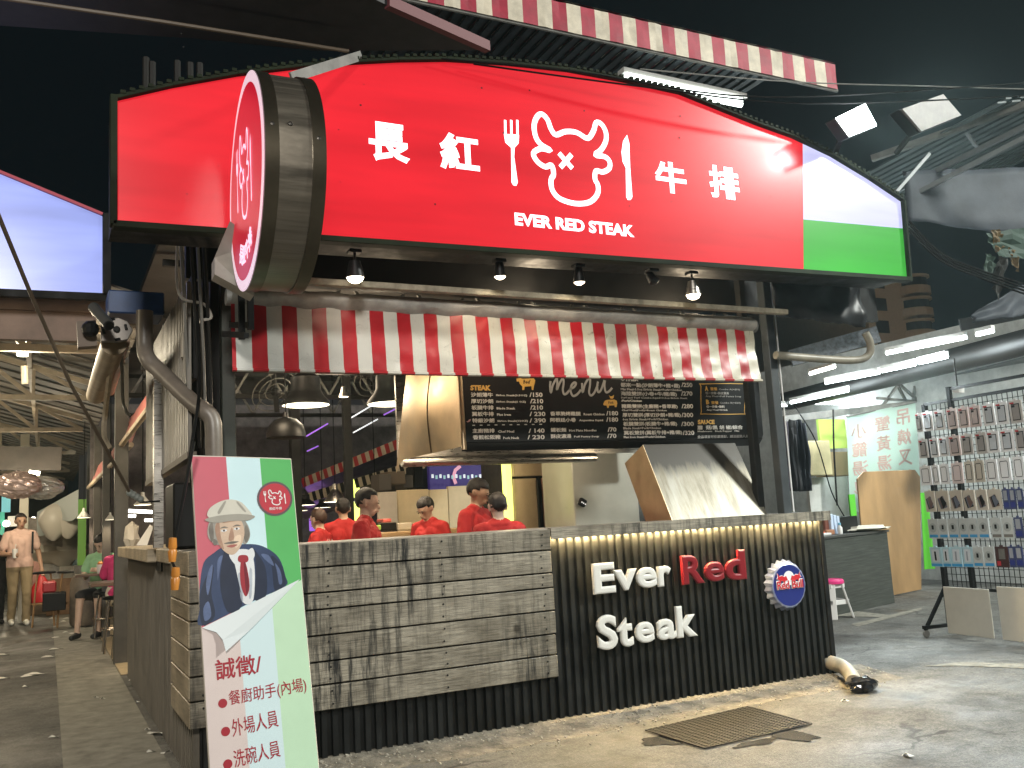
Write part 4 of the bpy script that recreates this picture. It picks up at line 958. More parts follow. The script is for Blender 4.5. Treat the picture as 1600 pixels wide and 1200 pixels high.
bar_t('stall_beam', at(1500, 508, y=7.2), at(1640, 480, y=6.6), .05, .14, BLK, 'black beam above the phone case rack', 'beam')
for i, (a, b) in enumerate((((1375, 640), (1415, 585)), ((1420, 635), (1395, 588)), ((1425, 640), (1432, 585)), ((1440, 628), (1500, 600)), ((1450, 640), (1405, 600)), ((1370, 622), (1440, 628)))):
    bar_t('roof_strut', at(*a, y=9.6), at(*b, y=9.6), .035, .035, GREY, ('grey strut rising over the banner', 'grey strut crossing behind the banner lights', 'upright grey strut above the banner end', 'grey strut above the top row of phone cases', 'grey strut leaning left above the banner end', 'level grey strut above the green banner')[i], 'strut')
mb = MB(); e0, e1_ = at(1228, 652, z=2.9), at(1660, 545, z=2.9); e1_ = e1_+(e1_-e0)*.1; e0 = e0+(e0-e1_)*.25
for i in range(14):
    u = V((i*.5, 0, (i % 2)*.02)); u2 = u+V((.49, 0, 0)); mb.prism([e0+u, e1_+u, e1_+u2, e0+u2], (0, 0, .02))
solo(mb, 'stall_ceiling', M('stall_ceiling', (.16, .17, .17), .6, var=.35), 'grey panelled ceiling of the stalls on the right', 'roof', org=(8, 8, 3.5))
lp = thing('spot_lamp', 'round white spot lamp above the phone case rack', 'lamp', at(1497, 612, y=6.3))
c = at(1497, 613, y=6.3)
MB().lathe([(.055, .05), (.06, .0), (.05, -.005)], c, (0, -.2, 1), 16).build('head', WPLA, lp); MB().lathe([(.05, -.004), (0, -.006)], c, (0, -.2, 1), 16).build('lens', TUBEC, lp); MB().tube([c+V((0, 0, .05)), c+V((0, 0, .35))], .008, 6).build('stem', DKS, lp)
lamp('rack_spot', 'SPOT', c+V((-1.1, -.3, .05)), 300, COOL, .06, at(1540, 760, x=6.6), 110, .6)
# background behind right stalls
solo(MB().box((6.2, 15.2, 0), (16, 15.4, 3.6)), 'back_wall', M('dim_wall', (.10, .10, .095), .8, var=.4), 'dim far wall behind the stalls on the right', 'wall')
solo(MB().box((11.6, 6, 0), (11.75, 15, 3.6)), 'stall_partition', M('pale_partition', (.50, .51, .49), .8, var=.25), 'grey partition behind the phone case rack', 'wall')
# ------------------------------------------------------------------ back counter on the right
ca, cb_ = at(1290, 966, z=0), at(1398, 942, z=0)
ct_z = at(1388, 831, y=cb_.y).z
dd = (cb_-ca).normalized(); nn = V((dd.y, -dd.x, 0)); 
k_ = thing('stall_counter', 'dark grey laminate counter with horizontal grain beside a leaning brown board', 'counter', ca)
LAM = M('grey_laminate', (.055, .06, .052), .5, var=.55, vs=5, stretch=(.6, .6, 18))
A = ca-dd*1.5
mb = MB().prism([A, cb_, cb_+V((0, 0, ct_z)), A+V((0, 0, ct_z))], -nn*.3); mb.build('body', LAM, k_)
MB().prism([A+nn*.02+V((0, 0, ct_z+.001)), cb_+nn*.02+dd*.02+V((0, 0, ct_z+.001)), cb_-nn*.3+dd*.02+V((0, 0, ct_z+.001)), A-nn*.3+V((0, 0, ct_z+.001))], (0, 0, .025)).build('counter_top', M('top_dark', (.06, .06, .055), .4), k_)
T = lambda px, py, o=.25: at(px, py, pl=(ca-nn*o, nn))
def lump(px, py, wpx, hpx, o, mat, label, name, cat, seed, sq=1.0):
    a_, b_ = T(px-wpx/2, py, o), T(px+wpx/2, py, o); hh = T(px, py-hpx, o).z-T(px, py, o).z; r = (b_-a_).length/2
    base_ = (a_+b_)/2; base_.z = ct_z+.027
    mb = MB().ball((0, 0, 0), 1, 16)
    for i, p in enumerate(mb.v):
        q = 1+.35*nz(p.x*2+seed, p.y*2, p.z*2); mb.v[i] = base_+V((p.x*r*q, p.y*r*.7*q, (p.z*.5+.5)*hh*q*(1 if p.z > -.9 else 1)))
    return solo(mb, name, mat, label, cat, org=base_, smooth=True)
lump(1345, 832, 48, 9, .17, M('cloth_cream', (.6, .57, .48), .8), 'folded cream cloth lying on the dark grey counter', 'folded_cloth', 'cloth', 2)
lump(1246, 800, 26, 32, .2, WPLA, 'bunched white plastic bag standing behind the counter end', 'plastic_bag', 'bag', 6)
def tbox(px0, py0, px1, py1, o, dep, mat, label, name, cat):
    a_, b_ = T(px0, py1, o), T(px1, py1, o); hh = T(px0, py0, o).z-a_.z; z0 = ct_z+.027
    a_.z = b_.z = z0
    return solo(MB().prism([a_, b_, b_+V((0, 0, hh)), a_+V((0, 0, hh))], -nn*dep), name, mat, label, cat, org=a_, bev=.006)
tbox(1313, 806, 1342, 832, .15, .13, BLKP, 'black speaker-like box on the dark grey counter', 'black_box', 'box')
tbox(1292, 826, 1305, 834, .12, .08, M('brown_carton', (.32, .14, .07), .7), 'small brown carton next to the white bottle', 'carton', 'box')
tbox(1277, 829, 1290, 835, .12, .08, M('orange_tub', (.6, .12, .05), .5), 'little orange tub at the edge of the dark counter', 'tub', 'box')
tbox(1275, 834, 1300, 838, .06, .1, WPLA, 'flat white tray at the near end of the dark counter', 'tray', 'tray')
tbox(1290, 800, 1302, 826, .18, .1, M('leather_brown', (.16, .05, .03), .5), 'dark red-brown folder standing on the dark counter', 'folder', 'folder')
for i in range(3): tbox(1300+i*5, 798+i*2, 1304+i*5, 830, .15, .05, M('bag_white_blue', (.5, .6, .75), .5), ('first', 'second', 'third')[i]+' pale plastic sleeve standing beside the red-brown folder', 'plastic_sleeve', 'packaging')
c = T(1313, 835, .1); c.z = ct_z+.027
b_ = thing('bottle', 'small white bottle with blue cap on the dark counter', 'bottle', c)
MB().lathe([(0, 0), (.028, 0), (.03, .07), (.014, .09), (.014, .1)], c, n=14).build('body', WPLA, b_, smooth=True); MB().lathe([(.016, .1), (.016, .125), (0, .125)], c, n=12).build('cap', M('cap_sky', (.2, .5, .7), .4), b_)
# yellow box cabinet, white board, black tray behind
yb1 = 9.3
def ybox(px0, py0, px1, py1, y_, dep, mat, label, name, cat, **k):
    a_, b_ = at(px0, py1, y=y_), at(px1, py1, y=y_); c_ = at(px1, py0, y=y_)
    return solo(MB().box((a_.x, y_, min(a_.z, b_.z)), (b_.x, y_+dep, c_.z)), name, mat, label, cat, org=a_, **k)
ybox(1258, 688, 1302, 742, 9.3, .3, M('cream_box', (.55, .47, .26), .6, var=.15), 'cream metal box hanging behind the back counter', 'wall_box', 'box', bev=.01)
ybox(1300, 705, 1345, 742, 9.5, .3, M('kraft_box', (.38, .27, .15), .8), 'brown cardboard box beside the cream metal box', 'cardboard_box', 'box', bev=.006)
ybox(1268, 744, 1330, 806, 9.5, .05, M('white_board', (.5, .5, .47), .6, var=.15), 'scratched white board under the cream metal box', 'whiteboard', 'board')
ybox(1262, 806, 1318, 812, 9.1, .25, BLKP, 'black tray in front of the scratched white board', 'tray', 'tray')
ybox(1283, 655, 1325, 700, 10.5, .05, EMIT('lime_poster', (175, 205, 100), .45), 'lime green lit poster behind the cream box', 'poster', 'poster')
for i, (px, wd, lb) in enumerate(((1216, 14, 'purple-grey jacket hanging next to the corner post'), (1233, 10, 'black jacket hanging second from the corner post'), (1246, 12, 'dark blue jacket hanging third from the corner post'))):
    a_, b_ = at(px-wd/2, 655, y=8.6), at(px+wd/2, 655, y=8.6); z1, z0 = a_.z, at(px, 768, y=8.6).z; w_ = (b_.x-a_.x)*1.3
    mb = MB().grid(lambda u, v: (a_.x+u*w_, 8.6+.03*sin(u*14+v*2+i)+.03*nz(u*5, v*3, i), z1-(.05*abs(u-.5)*2)*(1-v)+(z0-z1)*v), 14, 10)
    solo(mb, 'hanging_jacket', M('jacket_%d' % i, ((.06, .05, .07), (.01, .01, .012), (.02, .024, .035))[i], .8), lb, 'jacket', org=a_, smooth=True, solid=.03)
mb = MB()
for i in range(18):
    x = at(1207+i*2.2, 640, y=8.4); mb.tube([x, x+V((.02, 0, -.03)), x+V((.05, .0, -.06))], .004, 4)
tag(solo(mb, 'clothes_hanger', GREY, 'cluster of thin wire hangers on a rail above the jackets', 'hangers', org=at(1207, 640, y=8.4)), kind='stuff')
cable([at(1240, 632, y=9), at(1275, 690, y=8.9), at(1300, 770, y=8.9), at(1326, 818, y=8.9)], .008, 'thin black cord dropping past the cream metal box')
cable([at(1302, 640, y=9), at(1303, 700, y=9), at(1308, 790, y=9)], .012, 'straight dark pole in front of the scratched white board', name='pole', mat=DKS)
# plywood and banner
pw = thing('leaning_board', 'tall brown rounded plywood board leaning beside the dark counter', 'board', at(1420, 943, z=0))
q = [at(1400, 943, z=0), at(1443, 943, z=0)]; PY = 7.72
W_ = [at(px, py, pl=(ca-nn*.34, nn)) for px, py in ((1352, 900), (1441, 930), (1438, 745), (1430, 734), (1350, 737), (1340, 748))]
W_[0].z = W_[1].z = .012
MB().prism(W_, (0, .025, 0)).build('panel', M('plywood', (.36, .22, .10), .5, var=.3, vs=2, stretch=(1, 1, .35)), pw, bev=.004)
by = 9.1
ban = thing('cloth_banner', 'pale green translucent banner with mirrored red characters behind the brown board', 'banner', at(1380, 640, y=by))
bq = [at(1322, 651, y=by), at(1431, 628, y=by), at(1440, 800, y=by), at(1330, 800, y=by)]
bm_ = bpy.data.materials.new('banner_cloth'); bm_.use_nodes = True; b = bm_.node_tree.nodes['Principled BSDF']; b.inputs['Base Color'].default_value = (.50, .66, .58, 1); b.inputs['Roughness'].default_value = .8
b.inputs['Transmission Weight'].default_value = 0; tl_ = bm_.node_tree.nodes.new('ShaderNodeBsdfTranslucent'); tl_.inputs[0].default_value = (.55, .72, .62, 1); mx = bm_.node_tree.nodes.new('ShaderNodeMixShader'); mx.inputs[0].default_value = .5
L = bm_.node_tree.links; L.new(b.outputs[0], mx.inputs[1]); L.new(tl_.outputs[0], mx.inputs[2]); L.new(mx.outputs[0], bm_.node_tree.nodes['Material Output'].inputs[0])
def bnf(u, v, o=0): return (bq[0]*(1-u)+bq[1]*u)*(1-v)+(bq[3]*(1-u)+bq[2]*u)*v+V((0, .02*sin(u*9+v)-o, 0))
MB().grid(bnf, 20, 10).build('cloth', bm_, ban, smooth=True)
MB().tube([bq[0], bq[1]], .012, 6).build('rod', GREY, ban)
BR = M('banner_red', (.60, .43, .38), .8)
for ci, (col_, u0) in enumerate((('小籠湯包', .06), ('蟹黃湯包', .38), ('吊燒叉燒', .70))):
    for r_, ch in enumerate(col_):
        v0 = .10+ci*-.03+r_*.19; sz = .2
        vs, fs = glyphs(ch, .02, 1)
        x0, x1 = min(v.x for v in vs), max(v.x for v in vs); y0, y1 = min(v.y for v in vs), max(v.y for v in vs)
        mb = MB(); mb.add([bnf(u0+.21*(1-(v.x-x0)/(x1-x0)), v0+.15*(1-(v.y-y0)/(y1-y0)), .006+v.z*.0) for v in vs], fs)
        mb.build('lettering', BR, ban, fix=False)
gs_ = MB().grid(lambda u, v: at(1438, 770, y=7.85)*(1-v)+at(1444, 890, y=7.85)*v+V((u*(.10-.0*v)+.06*v*u, .02*sin(u*5), 0)), 6, 8)
solo(gs_, 'green_sheet', M('lime_sheet', (.10, .50, .03), .5), 'bright green plastic sheet hanging between board and rack', 'sheet', org=at(1440, 770, y=7.85), solid=.004)
ybox(1330, 772, 1339, 806, 8.1, .02, M('lime_sheet', (.10, .50, .03), .5), 'narrow green strip left of the brown board', 'green_strip', 'sheet')
# pink stool
sc_ = at(1302, 965, z=0); zs = at(1302, 905, y=sc_.y).z
st = thing('plastic_stool', 'white plastic stool with bright pink seat beside the counter corner', 'stool', sc_)
PINK = M('pink_plastic', (.75, .04, .22), .4)
MB().lathe([(0, zs+.005), (.13, zs+.005), (.145, zs-.01), (.145, zs-.04), (.13, zs-.04)], sc_+V((0, 0, 0)), n=24).build('seat', PINK, st, smooth=True)
for a in range(4):
    a_ = pi/4+a*pi/2; u = V((cos(a_), sin(a_), 0)); s_ = V((-u.y, u.x, 0))
    MB().prism([sc_+u*.125+s_*.05+V((0, 0, zs-.03)), sc_+u*.125-s_*.05+V((0, 0, zs-.03)), sc_+u*.215-s_*.045, sc_+u*.215+s_*.045], -u*.02).build('leg', WPLA, st, bev=.004)
for a in range(4):
    u = V((cos(a*pi/2), sin(a*pi/2), 0)); s_ = V((-u.y, u.x, 0))
    MB().bar(sc_+u*.12-s_*.13+V((0, 0, zs*.42)), sc_+u*.12+s_*.13+V((0, 0, zs*.42)), .02, .05).build('stretcher', WPLA, st, bev=.004)
    MB().bar(sc_+u*.10-s_*.10+V((0, 0, zs-.06)), sc_+u*.10+s_*.10+V((0, 0, zs-.06)), .02, .05).build('apron', WPLA, st, bev=.004)
cr_ = at(1305, 1030, y=5.75); cr_ = V((5.13, 5.75, 0))
bxx = thing('drinks_crate', 'red and lilac printed carton standing behind the counter corner', 'carton', cr_)
zc1 = at(1300, 978, y=5.75).z
MB().box((5.02, 5.7, .04), (5.16, 5.95, zc1*.5)).build('lower_half', M('carton_lilac', (.42, .40, .62), .6), bxx); MB().box((5.02, 5.7, zc1*.5), (5.16, 5.95, zc1)).build('upper_half', M('carton_red', (.45, .05, .04), .6), bxx)

# ------------------------------------------------------------------ phone accessory rack
RP, RD = at(1486, 992, z=0), V((-.087, -.996, 0)).normalized(); RN = V((-RD.y*-1, RD.x*-1, 0)); RN = V((RD.y, -RD.x, 0))
if RN.x > 0: RN = -RN
RK = lambda px, py, o=0: at(px, py, pl=(RP+RN*o, RN))
rk = thing('display_rack', 'black wheeled wire rack hung with rows of phone accessories', 'rack', RP)
zt_ = RK(1450, 640).z+.05
for d_ in (0, .30, 1.35):
    MB().bar(RP+RD*d_+V((0, 0, .08)), RP+RD*d_+V((0, 0, zt_+(.12 if d_ else 0))), .035, .035).build('upright', BLK, rk)
for z_, s_ in ((zt_, 0), (RK(1480, 918).z, 0), (zt_+.1, .3)): MB().bar(RP+RD*s_+V((0, 0, z_)), RP+RD*1.5+V((0, 0, z_)), .025, .025).build('cross_bar', BLK, rk)
for d_ in (.0, 1.35):
    o = RP+RD*d_
    MB().bar(o+RN*.3+V((0, 0, .09)), o-RN*.3+V((0, 0, .09)), .04, .03).build('foot', BLK, rk)
    for s_ in (1, -1):
        MB().bar(o+RN*.26*s_+V((0, 0, .1)), o+V((0, 0, .42)), .025, .025).build('brace', BLK, rk)
        w_ = MB().lathe([(0, -.012), (.03, -.012), (.034, -.006), (.034, .006), (.03, .012), (0, .012)], o+RN*.28*s_+V((0, 0, .036)), RD, 16).build('wheel', GREY, rk)
        MB().bar(o+RN*.28*s_+V((0, 0, .045)), o+RN*.28*s_+V((0, 0, .085)), .03, .02).build('fork', BLK, w_)
mb = MB(); z0_ = RK(1480, 918).z
for i in range(30):
    p = RP+RD*(i*.05+.02)-RN*.02; mb.bar(p+V((0, 0, z0_)), p+V((0, 0, zt_)), .005, .005)
for i in range(28):
    zz = z0_+i*(zt_-z0_)/28; mb.bar(RP+RD*.0-RN*.024+V((0, 0, zz)), RP+RD*1.5-RN*.024+V((0, 0, zz)), .005, .005)
tag(mb.build('grid_mesh', DKS, rk), kind='stuff')
for i, (a, b) in enumerate(((1478, 1556), (1562, 1640))):
    A, B = RK(a+6, 1012, .1), RK(b, 1018, .1); zt2 = RK(a, 922, .1).z
    A.z = B.z = .03
    solo(MB().prism([A, B, B+V((0, 0, zt2)), A+V((0, 0, zt2))], -RN*.012), 'foam_board', M('foam_board', (.56, .53, .45), .7, var=.12, vs=3), ('off-white board propped under the rack, nearer the wheels', 'off-white board propped under the rack, past the dark gap')[i], 'board', org=A, bev=.004)
CARD = {'w': M('card_white', (.80, .81, .82), .35), 'p': M('card_pinkish', (.62, .52, .50), .35), 'd': M('card_dim', (.50, .48, .46), .35), 'b': M('card_beige', (.55, .5, .42), .4), 'c': M('card_pale', (.50, .53, .52), .4), 'u': M('card_blue_foot', (.42, .60, .66), .35), 'n': M('card_navy', (.04, .05, .13), .35), 'r': M('card_redblack', (.05, .015, .015), .35)}
INN = {'w': M('case_clear', (.52, .55, .58), .12), 'p': M('case_smoke', (.44, .36, .35), .15), 'd': M('case_dark', (.30, .28, .27), .15), 'b': BLKP, 'c': BLKP, 'u': M('cable_white', (.62, .66, .7), .3), 'n': M('case_silver', (.30, .32, .36), .3), 'r': BLKP}
TAGR = M('tag_red', (.45, .03, .04), .4); TAGB = M('tag_blue', (.05, .32, .62), .4)
ROWS = [
 ('top', [(42, 75, 'd'), (78, 132, 'w'), (140, 190, 'w'), (205, 258, 'p'), (265, 320, 'p'), (325, 380, 'p'), (393, 455, 'w'), (460, 525, 'w'), (532, 600, 'd')], 150, 250, 85, 205),
 ('second', [(58, 105, 'd'), (115, 160, 'w'), (165, 212, 'w'), (215, 275, 'p'), (280, 340, 'd'), (355, 412, 'd'), (415, 480, 'w'), (485, 555, 'w'), (562, 620, 'd')], 290, 388, 232, 350),
 ('third', [(65, 125, 'w'), (130, 165, 'w'), (168, 215, 'w'), (230, 290, 'p'), (300, 345, 'b'), (350, 400, 'b'), (410, 470, 'w'), (475, 540, 'w'), (552, 610, 'w')], 430, 530, 378, 500),
 ('fourth', [(92, 145, 'b'), (150, 215, 'b'), (222, 285, 'b'), (290, 352, 'b'), (358, 415, 'b'), (420, 490, 'b'), (497, 529, 'n'), (533, 565, 'n'), (569, 602, 'n')], 560, 668, 545, 652),
 ('fifth', [(108, 160, 'c'), (163, 210, 'c'), (212, 265, 'c'), (268, 315, 'c'), (318, 365, 'c'), (368, 425, 'c'), (435, 490, 'c'), (495, 552, 'c'), (558, 600, 'n')], 705, 805, 694, 804),
 ('lowest', [(118, 178, 'u'), (182, 225, 'u'), (228, 285, 'u'), (290, 340, 'u'), (343, 395, 'c'), (398, 455, 'c'), (460, 525, 'r'), (528, 560, 'n'), (563, 602, 'n')], 850, 950, 846, 955)]
ORD = ('first', 'second', 'third', 'fourth', 'fifth', 'sixth', 'seventh', 'eighth', 'ninth')
KN = {'w': 'white-framed clear phone case', 'p': 'smoky pinkish phone case', 'd': 'dark phone case', 'b': 'beige pack with black frame', 'c': 'pale cable pack with blue foot', 'u': 'light blue cable pack', 'n': 'navy accessory pack', 'r': 'black and red accessory pack'}
for rname, its, yt0, yb0, yt1, yb1_ in ROWS:
    for i, (xa_, xb_, kd) in enumerate(its):
        f_ = (xa_-60)/500; yt = yt0+(yt1-yt0)*f_; yb_ = yb0+(yb1_-yb0)*f_
        z_ = lambda zx, zy, o=0: RK(1420+zx/3.333, 600+zy/3.333, .05+o)
        lean = rnd(-.004, .006); off = rnd(0, .02)
        a_, b_ = z_(xa_, yb_, off), z_(xb_-2, yb_, off); hh = z_(xa_, yt, off).z-a_.z; b_.z = a_.z
        ez = V((0, 0, 1)); ex = (b_-a_).normalized(); W = (b_-a_).length
        pt = lambda u, v, o=0: a_+ex*u*W+ez*v*hh+RN*(o+lean*(v-1))
        mb = MB().prism([pt(0, 0), pt(1, 0), pt(1, 1), pt(.62, 1), pt(.6, 1.08), pt(.4, 1.08), pt(.38, 1), pt(0, 1)], -RN*.012)
        t = solo(mb, 'accessory_pack', CARD[kd], '%s, %s along in the %s row of the rack' % (KN[kd], ORD[i], rname), 'pack', 'phone accessory packs on the rack', org=a_)
        rect = lambda u0, v0, u1, v1, o, dp=.004, mm=None, nm='case': MB().prism([pt(u0, v0, o), pt(u1, v0, o), pt(u1, v1, o), pt(u0, v1, o)], -RN*dp).build(nm, mm, t)
        if kd in 'wpd':
            if rname == 'third':
                mb = MB(); ribbon(mb, [pt(.22, .14), pt(.78, .14), pt(.82, .2), pt(.82, .8), pt(.76, .86), pt(.24, .86), pt(.18, .8), pt(.18, .2)], .005, RN, True, .003); mb.build('case_outline', BLKP, t)
            else:
                rect(.2, .12, .84, .86, .004, .003, BLKP, 'case_rim'); rect(.25, .16, .79, .82, .006, .003, INN[kd]); rect(.24, .70, .5, .80, .009, .002, BLKP, 'camera_hole'); rect(.10, .86, .42, .93, .003, .002, TAGR, 'tag')
        elif kd == 'b':
            if rname == 'third':
                mb = MB(); ribbon(mb, [pt(.22, .14), pt(.78, .14), pt(.82, .2), pt(.82, .8), pt(.76, .86), pt(.24, .86), pt(.18, .8), pt(.18, .2)], .006, RN, True, .003); mb.build('case_outline', BLKP, t)
            else:
                for q_ in range(3):
                    MB().prism([pt(.3+q_*.12, .12, .004+q_*.002), pt(.85, .2+q_*.1, .004+q_*.002), pt(.6-q_*.05, .75, .004+q_*.002), pt(.12+q_*.12, .62, .004+q_*.002)], -RN*.002).build('strap', (BLKP, M('strap_grey', (.12, .13, .17), .4), M('strap_brown', (.14, .08, .07), .4))[(q_+i) % 3], t)
        elif kd == 'c':
            mb = MB(); disc(mb, pt(.5, .55), W*.38, RN, 16, 0, .003); mb.build('cable_coil', M('coil_window', (.40, .43, .42), .2), t); rect(.4, .47, .6, .68, .006, .003, BLKP, 'plug'); rect(.08, .06, .92, .20, .002, .002, TAGB if i < 6 else GREY, 'tag')
        elif kd == 'u':
            rect(.18, .25, .82, .88, .003, .002, INN[kd], 'window'); rect(.42, .32, .56, .78, .006, .003, BLKP if i < 2 else M('case_silver', (.30, .32, .36), .3), 'plug'); rect(.02, .02, .98, .16, .002, .002, TAGB, 'tag')
        elif kd == 'n':
            rect(.2, .45, .8, .92, .003, .003, INN[kd], 'window'); rect(.1, .1, .9, .35, .002, .002, M('tag_navy', (.02, .03, .2), .3), 'tag')
        else:
            rect(.1, .08, .4, .3, .003, .002, TAGR, 'tag'); rect(.3, .4, .8, .9, .003, .003, GREY, 'window')

# ------------------------------------------------------------------ leaning recruitment board
pA, pB = at(332, 1285, y=4.60), at(455, 716, y=4.90)
PN = V((0, -1, 0)); ptop = at(380, 714, y=4.92); pbot = V((ptop.x, 4.62, 0)); dv_ = (ptop-pbot)
PN = V((0, -dv_.z, dv_.y)).normalized()
Q = lambda px, py, o=0: at(px, py, pl=(pbot+PN*o, PN))
def ground_hit(a, b):
    A, B = Q(*a), Q(*b); t = A.z/(A.z-B.z); return A+(B-A)*t
bl_, br_ = ground_hit((298, 711), (327, 1200)), ground_hit((455, 716), (499, 1200)); tl2, tr2 = Q(298, 711), Q(455, 716)
rb = thing('recruitment_board', 'tall foam board poster in red, white and green leaning on the planks', 'poster board', bl_)
PW = M('poster_white', lin((196, 222, 228)), .35, var=.04); PR = M('poster_rose', lin((190, 92, 106)), .35, var=.06); PG = M('poster_green', lin((88, 172, 98)), .35, var=.06)
PR2 = M('poster_pale_rose', lin((205, 190, 186)), .35, var=.04); PG2 = M('poster_pale_green', lin((184, 214, 184)), .35, var=.04); PW2 = M('poster_pale_white', lin((198, 218, 222)), .35)
MB().prism([bl_, br_, tr2, tl2], -PN*.03).build('board', M('foam_edge', (.6, .55, .48), .6), rb, bev=.003)
def pq_(name, pts, mat, o): 
    P_ = [Q(*p, o) for p in pts]; return MB().face(P_).build(name, mat, rb, fix=False)
yB = 1262
e1 = lambda y: 353+(y-713)*.076; e2 = lambda y: 406+(y-717)*.0835; eL = lambda y: 299.5+(y-711)*.0593; eR = lambda y: 454+(y-716)*.0905
fold = lambda x: 981-(x-316)*.501
pq_('rose_stripe', [(eL(713), 713), (e1(714), 714), (e1(960), fold(e1(960))), (315, 981)], PR, .0012)
pq_('white_stripe', [(e1(714), 714), (e2(716), 716), (e2(926), fold(e2(926))), (e1(960), fold(e1(960)))], PW, .0012)
pq_('green_stripe', [(e2(716), 716), (eR(718), 718), (eR(906), 906), (e2(926), fold(e2(926)))], PG, .0012)
pq_('pale_rose_stripe', [(315, 981), (e1(960), fold(e1(960))), (e1(yB), yB), (eL(yB), yB)], PR2, .0012)
pq_('pale_white_stripe', [(e1(960), fold(e1(960))), (e2(926), fold(e2(926))), (e2(yB), yB), (e1(yB), yB)], PW2, .0012)
pq_('pale_green_stripe', [(e2(926), fold(e2(926))), (eR(906), 906), (eR(yB), yB), (e2(yB), yB)], PG2, .0012)
# plain portrait stand-in: a generic man in a dark suit
NAVY = M('print_navy', lin((48, 62, 92)), .35, var=.25, vs=9); NAVY2 = M('print_navy_dark', lin((34, 42, 62)), .35, var=.2)
FLESH = M('print_flesh', lin((198, 172, 150)), .35, var=.12, vs=12); GH = M('print_grey', lin((150, 146, 138)), .35, var=.2, vs=14); CAPM = M('print_cap', lin((196, 192, 180)), .35, var=.08); SH = M('print_shirt', lin((214, 216, 218)), .35, var=.08, vs=14); TIE = M('print_tie', lin((150, 44, 54)), .35)
def sm(pts, o, name, mat): 
    P_ = smooth_closed([Q(*p, o) for p in pts], 4); MB().face(P_).build(name, mat, rb, fix=False)
NAV3 = M('print_navy_light', lin((84, 98, 132)), .35, var=.3, vs=16); FL2 = M('print_flesh_shade', lin((164, 130, 110)), .35, var=.2, vs=18); FL3 = M('print_flesh_light', lin((216, 192, 168)), .35, var=.1)
GH2 = M('print_grey_shade', lin((112, 106, 98)), .35, var=.3, vs=24); SH2 = M('print_shirt_shade', lin((170, 176, 186)), .35, var=.15, vs=14); DK = M('print_line', lin((72, 54, 48)), .5); CAP2 = M('print_cap_shade', lin((150, 146, 136)), .35, var=.1)
LIPP = M('print_lip', lin((158, 92, 84)), .4); TIE2 = M('print_tie_shade', lin((108, 28, 40)), .35)
sm([(312, 920), (318, 880), (334, 864), (352, 854), (392, 850), (416, 856), (436, 872), (446, 900), (446, 916), (400, 937), (316, 978), (312, 950)], .002, 'print_jacket', NAVY)
sm([(312, 935), (322, 902), (334, 886), (330, 925), (336, 962), (316, 977)], .0023, 'print_sleeve', NAVY2)
sm([(424, 868), (440, 884), (446, 912), (430, 923), (426, 896)], .0023, 'print_sleeve', NAVY2)
for q in (((326, 892), (332, 882), (331, 900), (325, 930), (322, 912)), ((340, 876), (348, 868), (344, 886), (340, 908)), ((430, 880), (438, 892), (441, 910), (436, 912), (433, 894)), ((408, 866), (420, 868), (428, 884), (416, 876)), ((318, 950), (326, 940), (330, 962), (320, 970))):
    sm(q, .0026, 'print_fold', NAV3)
sm([(364, 862), (376, 858), (392, 862), (398, 890), (396, 936), (384, 944), (374, 930), (366, 895)], .0028, 'print_shirt', SH)
for q in (((372, 900), (376, 898), (380, 938), (376, 934)), ((390, 890), (394, 894), (393, 930), (389, 932))): sm(q, .0031, 'print_shirt_fold', SH2)
for q in (((352, 856), (362, 866), (372, 905), (378, 946), (356, 956), (344, 910)), ((392, 854), (398, 862), (400, 900), (398, 937), (416, 930), (414, 884))): sm(q, .0031, 'print_lapel', NAVY2)
for q in (((362, 858), (372, 868), (368, 882), (358, 868)), ((384, 866), (394, 856), (398, 868), (390, 880))): sm(q, .0035, 'print_collar', SH)
sm([(374, 868), (386, 868), (388, 876), (380, 880), (372, 876)], .0038, 'print_tie', TIE); sm([(376, 880), (384, 880), (390, 915), (384, 932), (376, 912)], .0036, 'print_tie', TIE); sm([(381, 882), (384, 882), (389, 914), (385, 928)], .0039, 'print_tie_fold', TIE2)
sm([(324, 832), (330, 810), (352, 802), (372, 804), (386, 818), (391, 836), (384, 850), (372, 846), (346, 852), (330, 846)], .0033, 'print_hair', GH)
for q in (((326, 826), (332, 816), (334, 840), (330, 846)), ((384, 820), (390, 834), (385, 848), (381, 838)), ((334, 842), (340, 846), (338, 852), (333, 850))): sm(q, .0036, 'print_hair_shade', GH2)
sm([(336, 824), (344, 811), (362, 807), (377, 814), (382, 832), (377, 852), (366, 866), (354, 864), (342, 850)], .004, 'print_face', FLESH)
sm([(336, 826), (342, 815), (345, 838), (350, 858), (342, 850)], .0043, 'print_face_shade', FL2); sm([(362, 824), (366, 840), (361, 845), (357, 842)], .0043, 'print_nose', FL2); sm([(366, 840), (376, 836), (376, 848), (368, 856)], .0043, 'print_cheek', FL3); sm([(350, 809), (364, 806), (374, 812), (362, 815), (348, 817)], .0043, 'print_face_shade', FL2)
for x_, y_ in ((350, 829), (370, 826)):
    sm([(x_-5, y_+.5), (x_, y_-2), (x_+5, y_-.5), (x_, y_+2.2)], .0045, 'print_eye', SH); sm([(x_-1.8, y_), (x_, y_-1.8), (x_+1.8, y_), (x_, y_+1.8)], .0048, 'print_iris', DK)
    sm([(x_-6.5, y_-3), (x_, y_-6.5), (x_+6.5, y_-4.5), (x_, y_-4.2)], .0048, 'print_brow', GH2)
sm([(354, 853.5), (362, 851), (371, 851), (363, 855.5)], .0047, 'print_mouth', LIPP); sm([(350, 849), (361, 846), (373, 846), (366, 849), (356, 850)], .0046, 'print_moustache', GH2)
sm([(324, 806), (330, 792), (352, 781), (374, 783), (388, 796), (393, 806), (372, 810), (340, 813)], .0049, 'print_cap', CAPM)
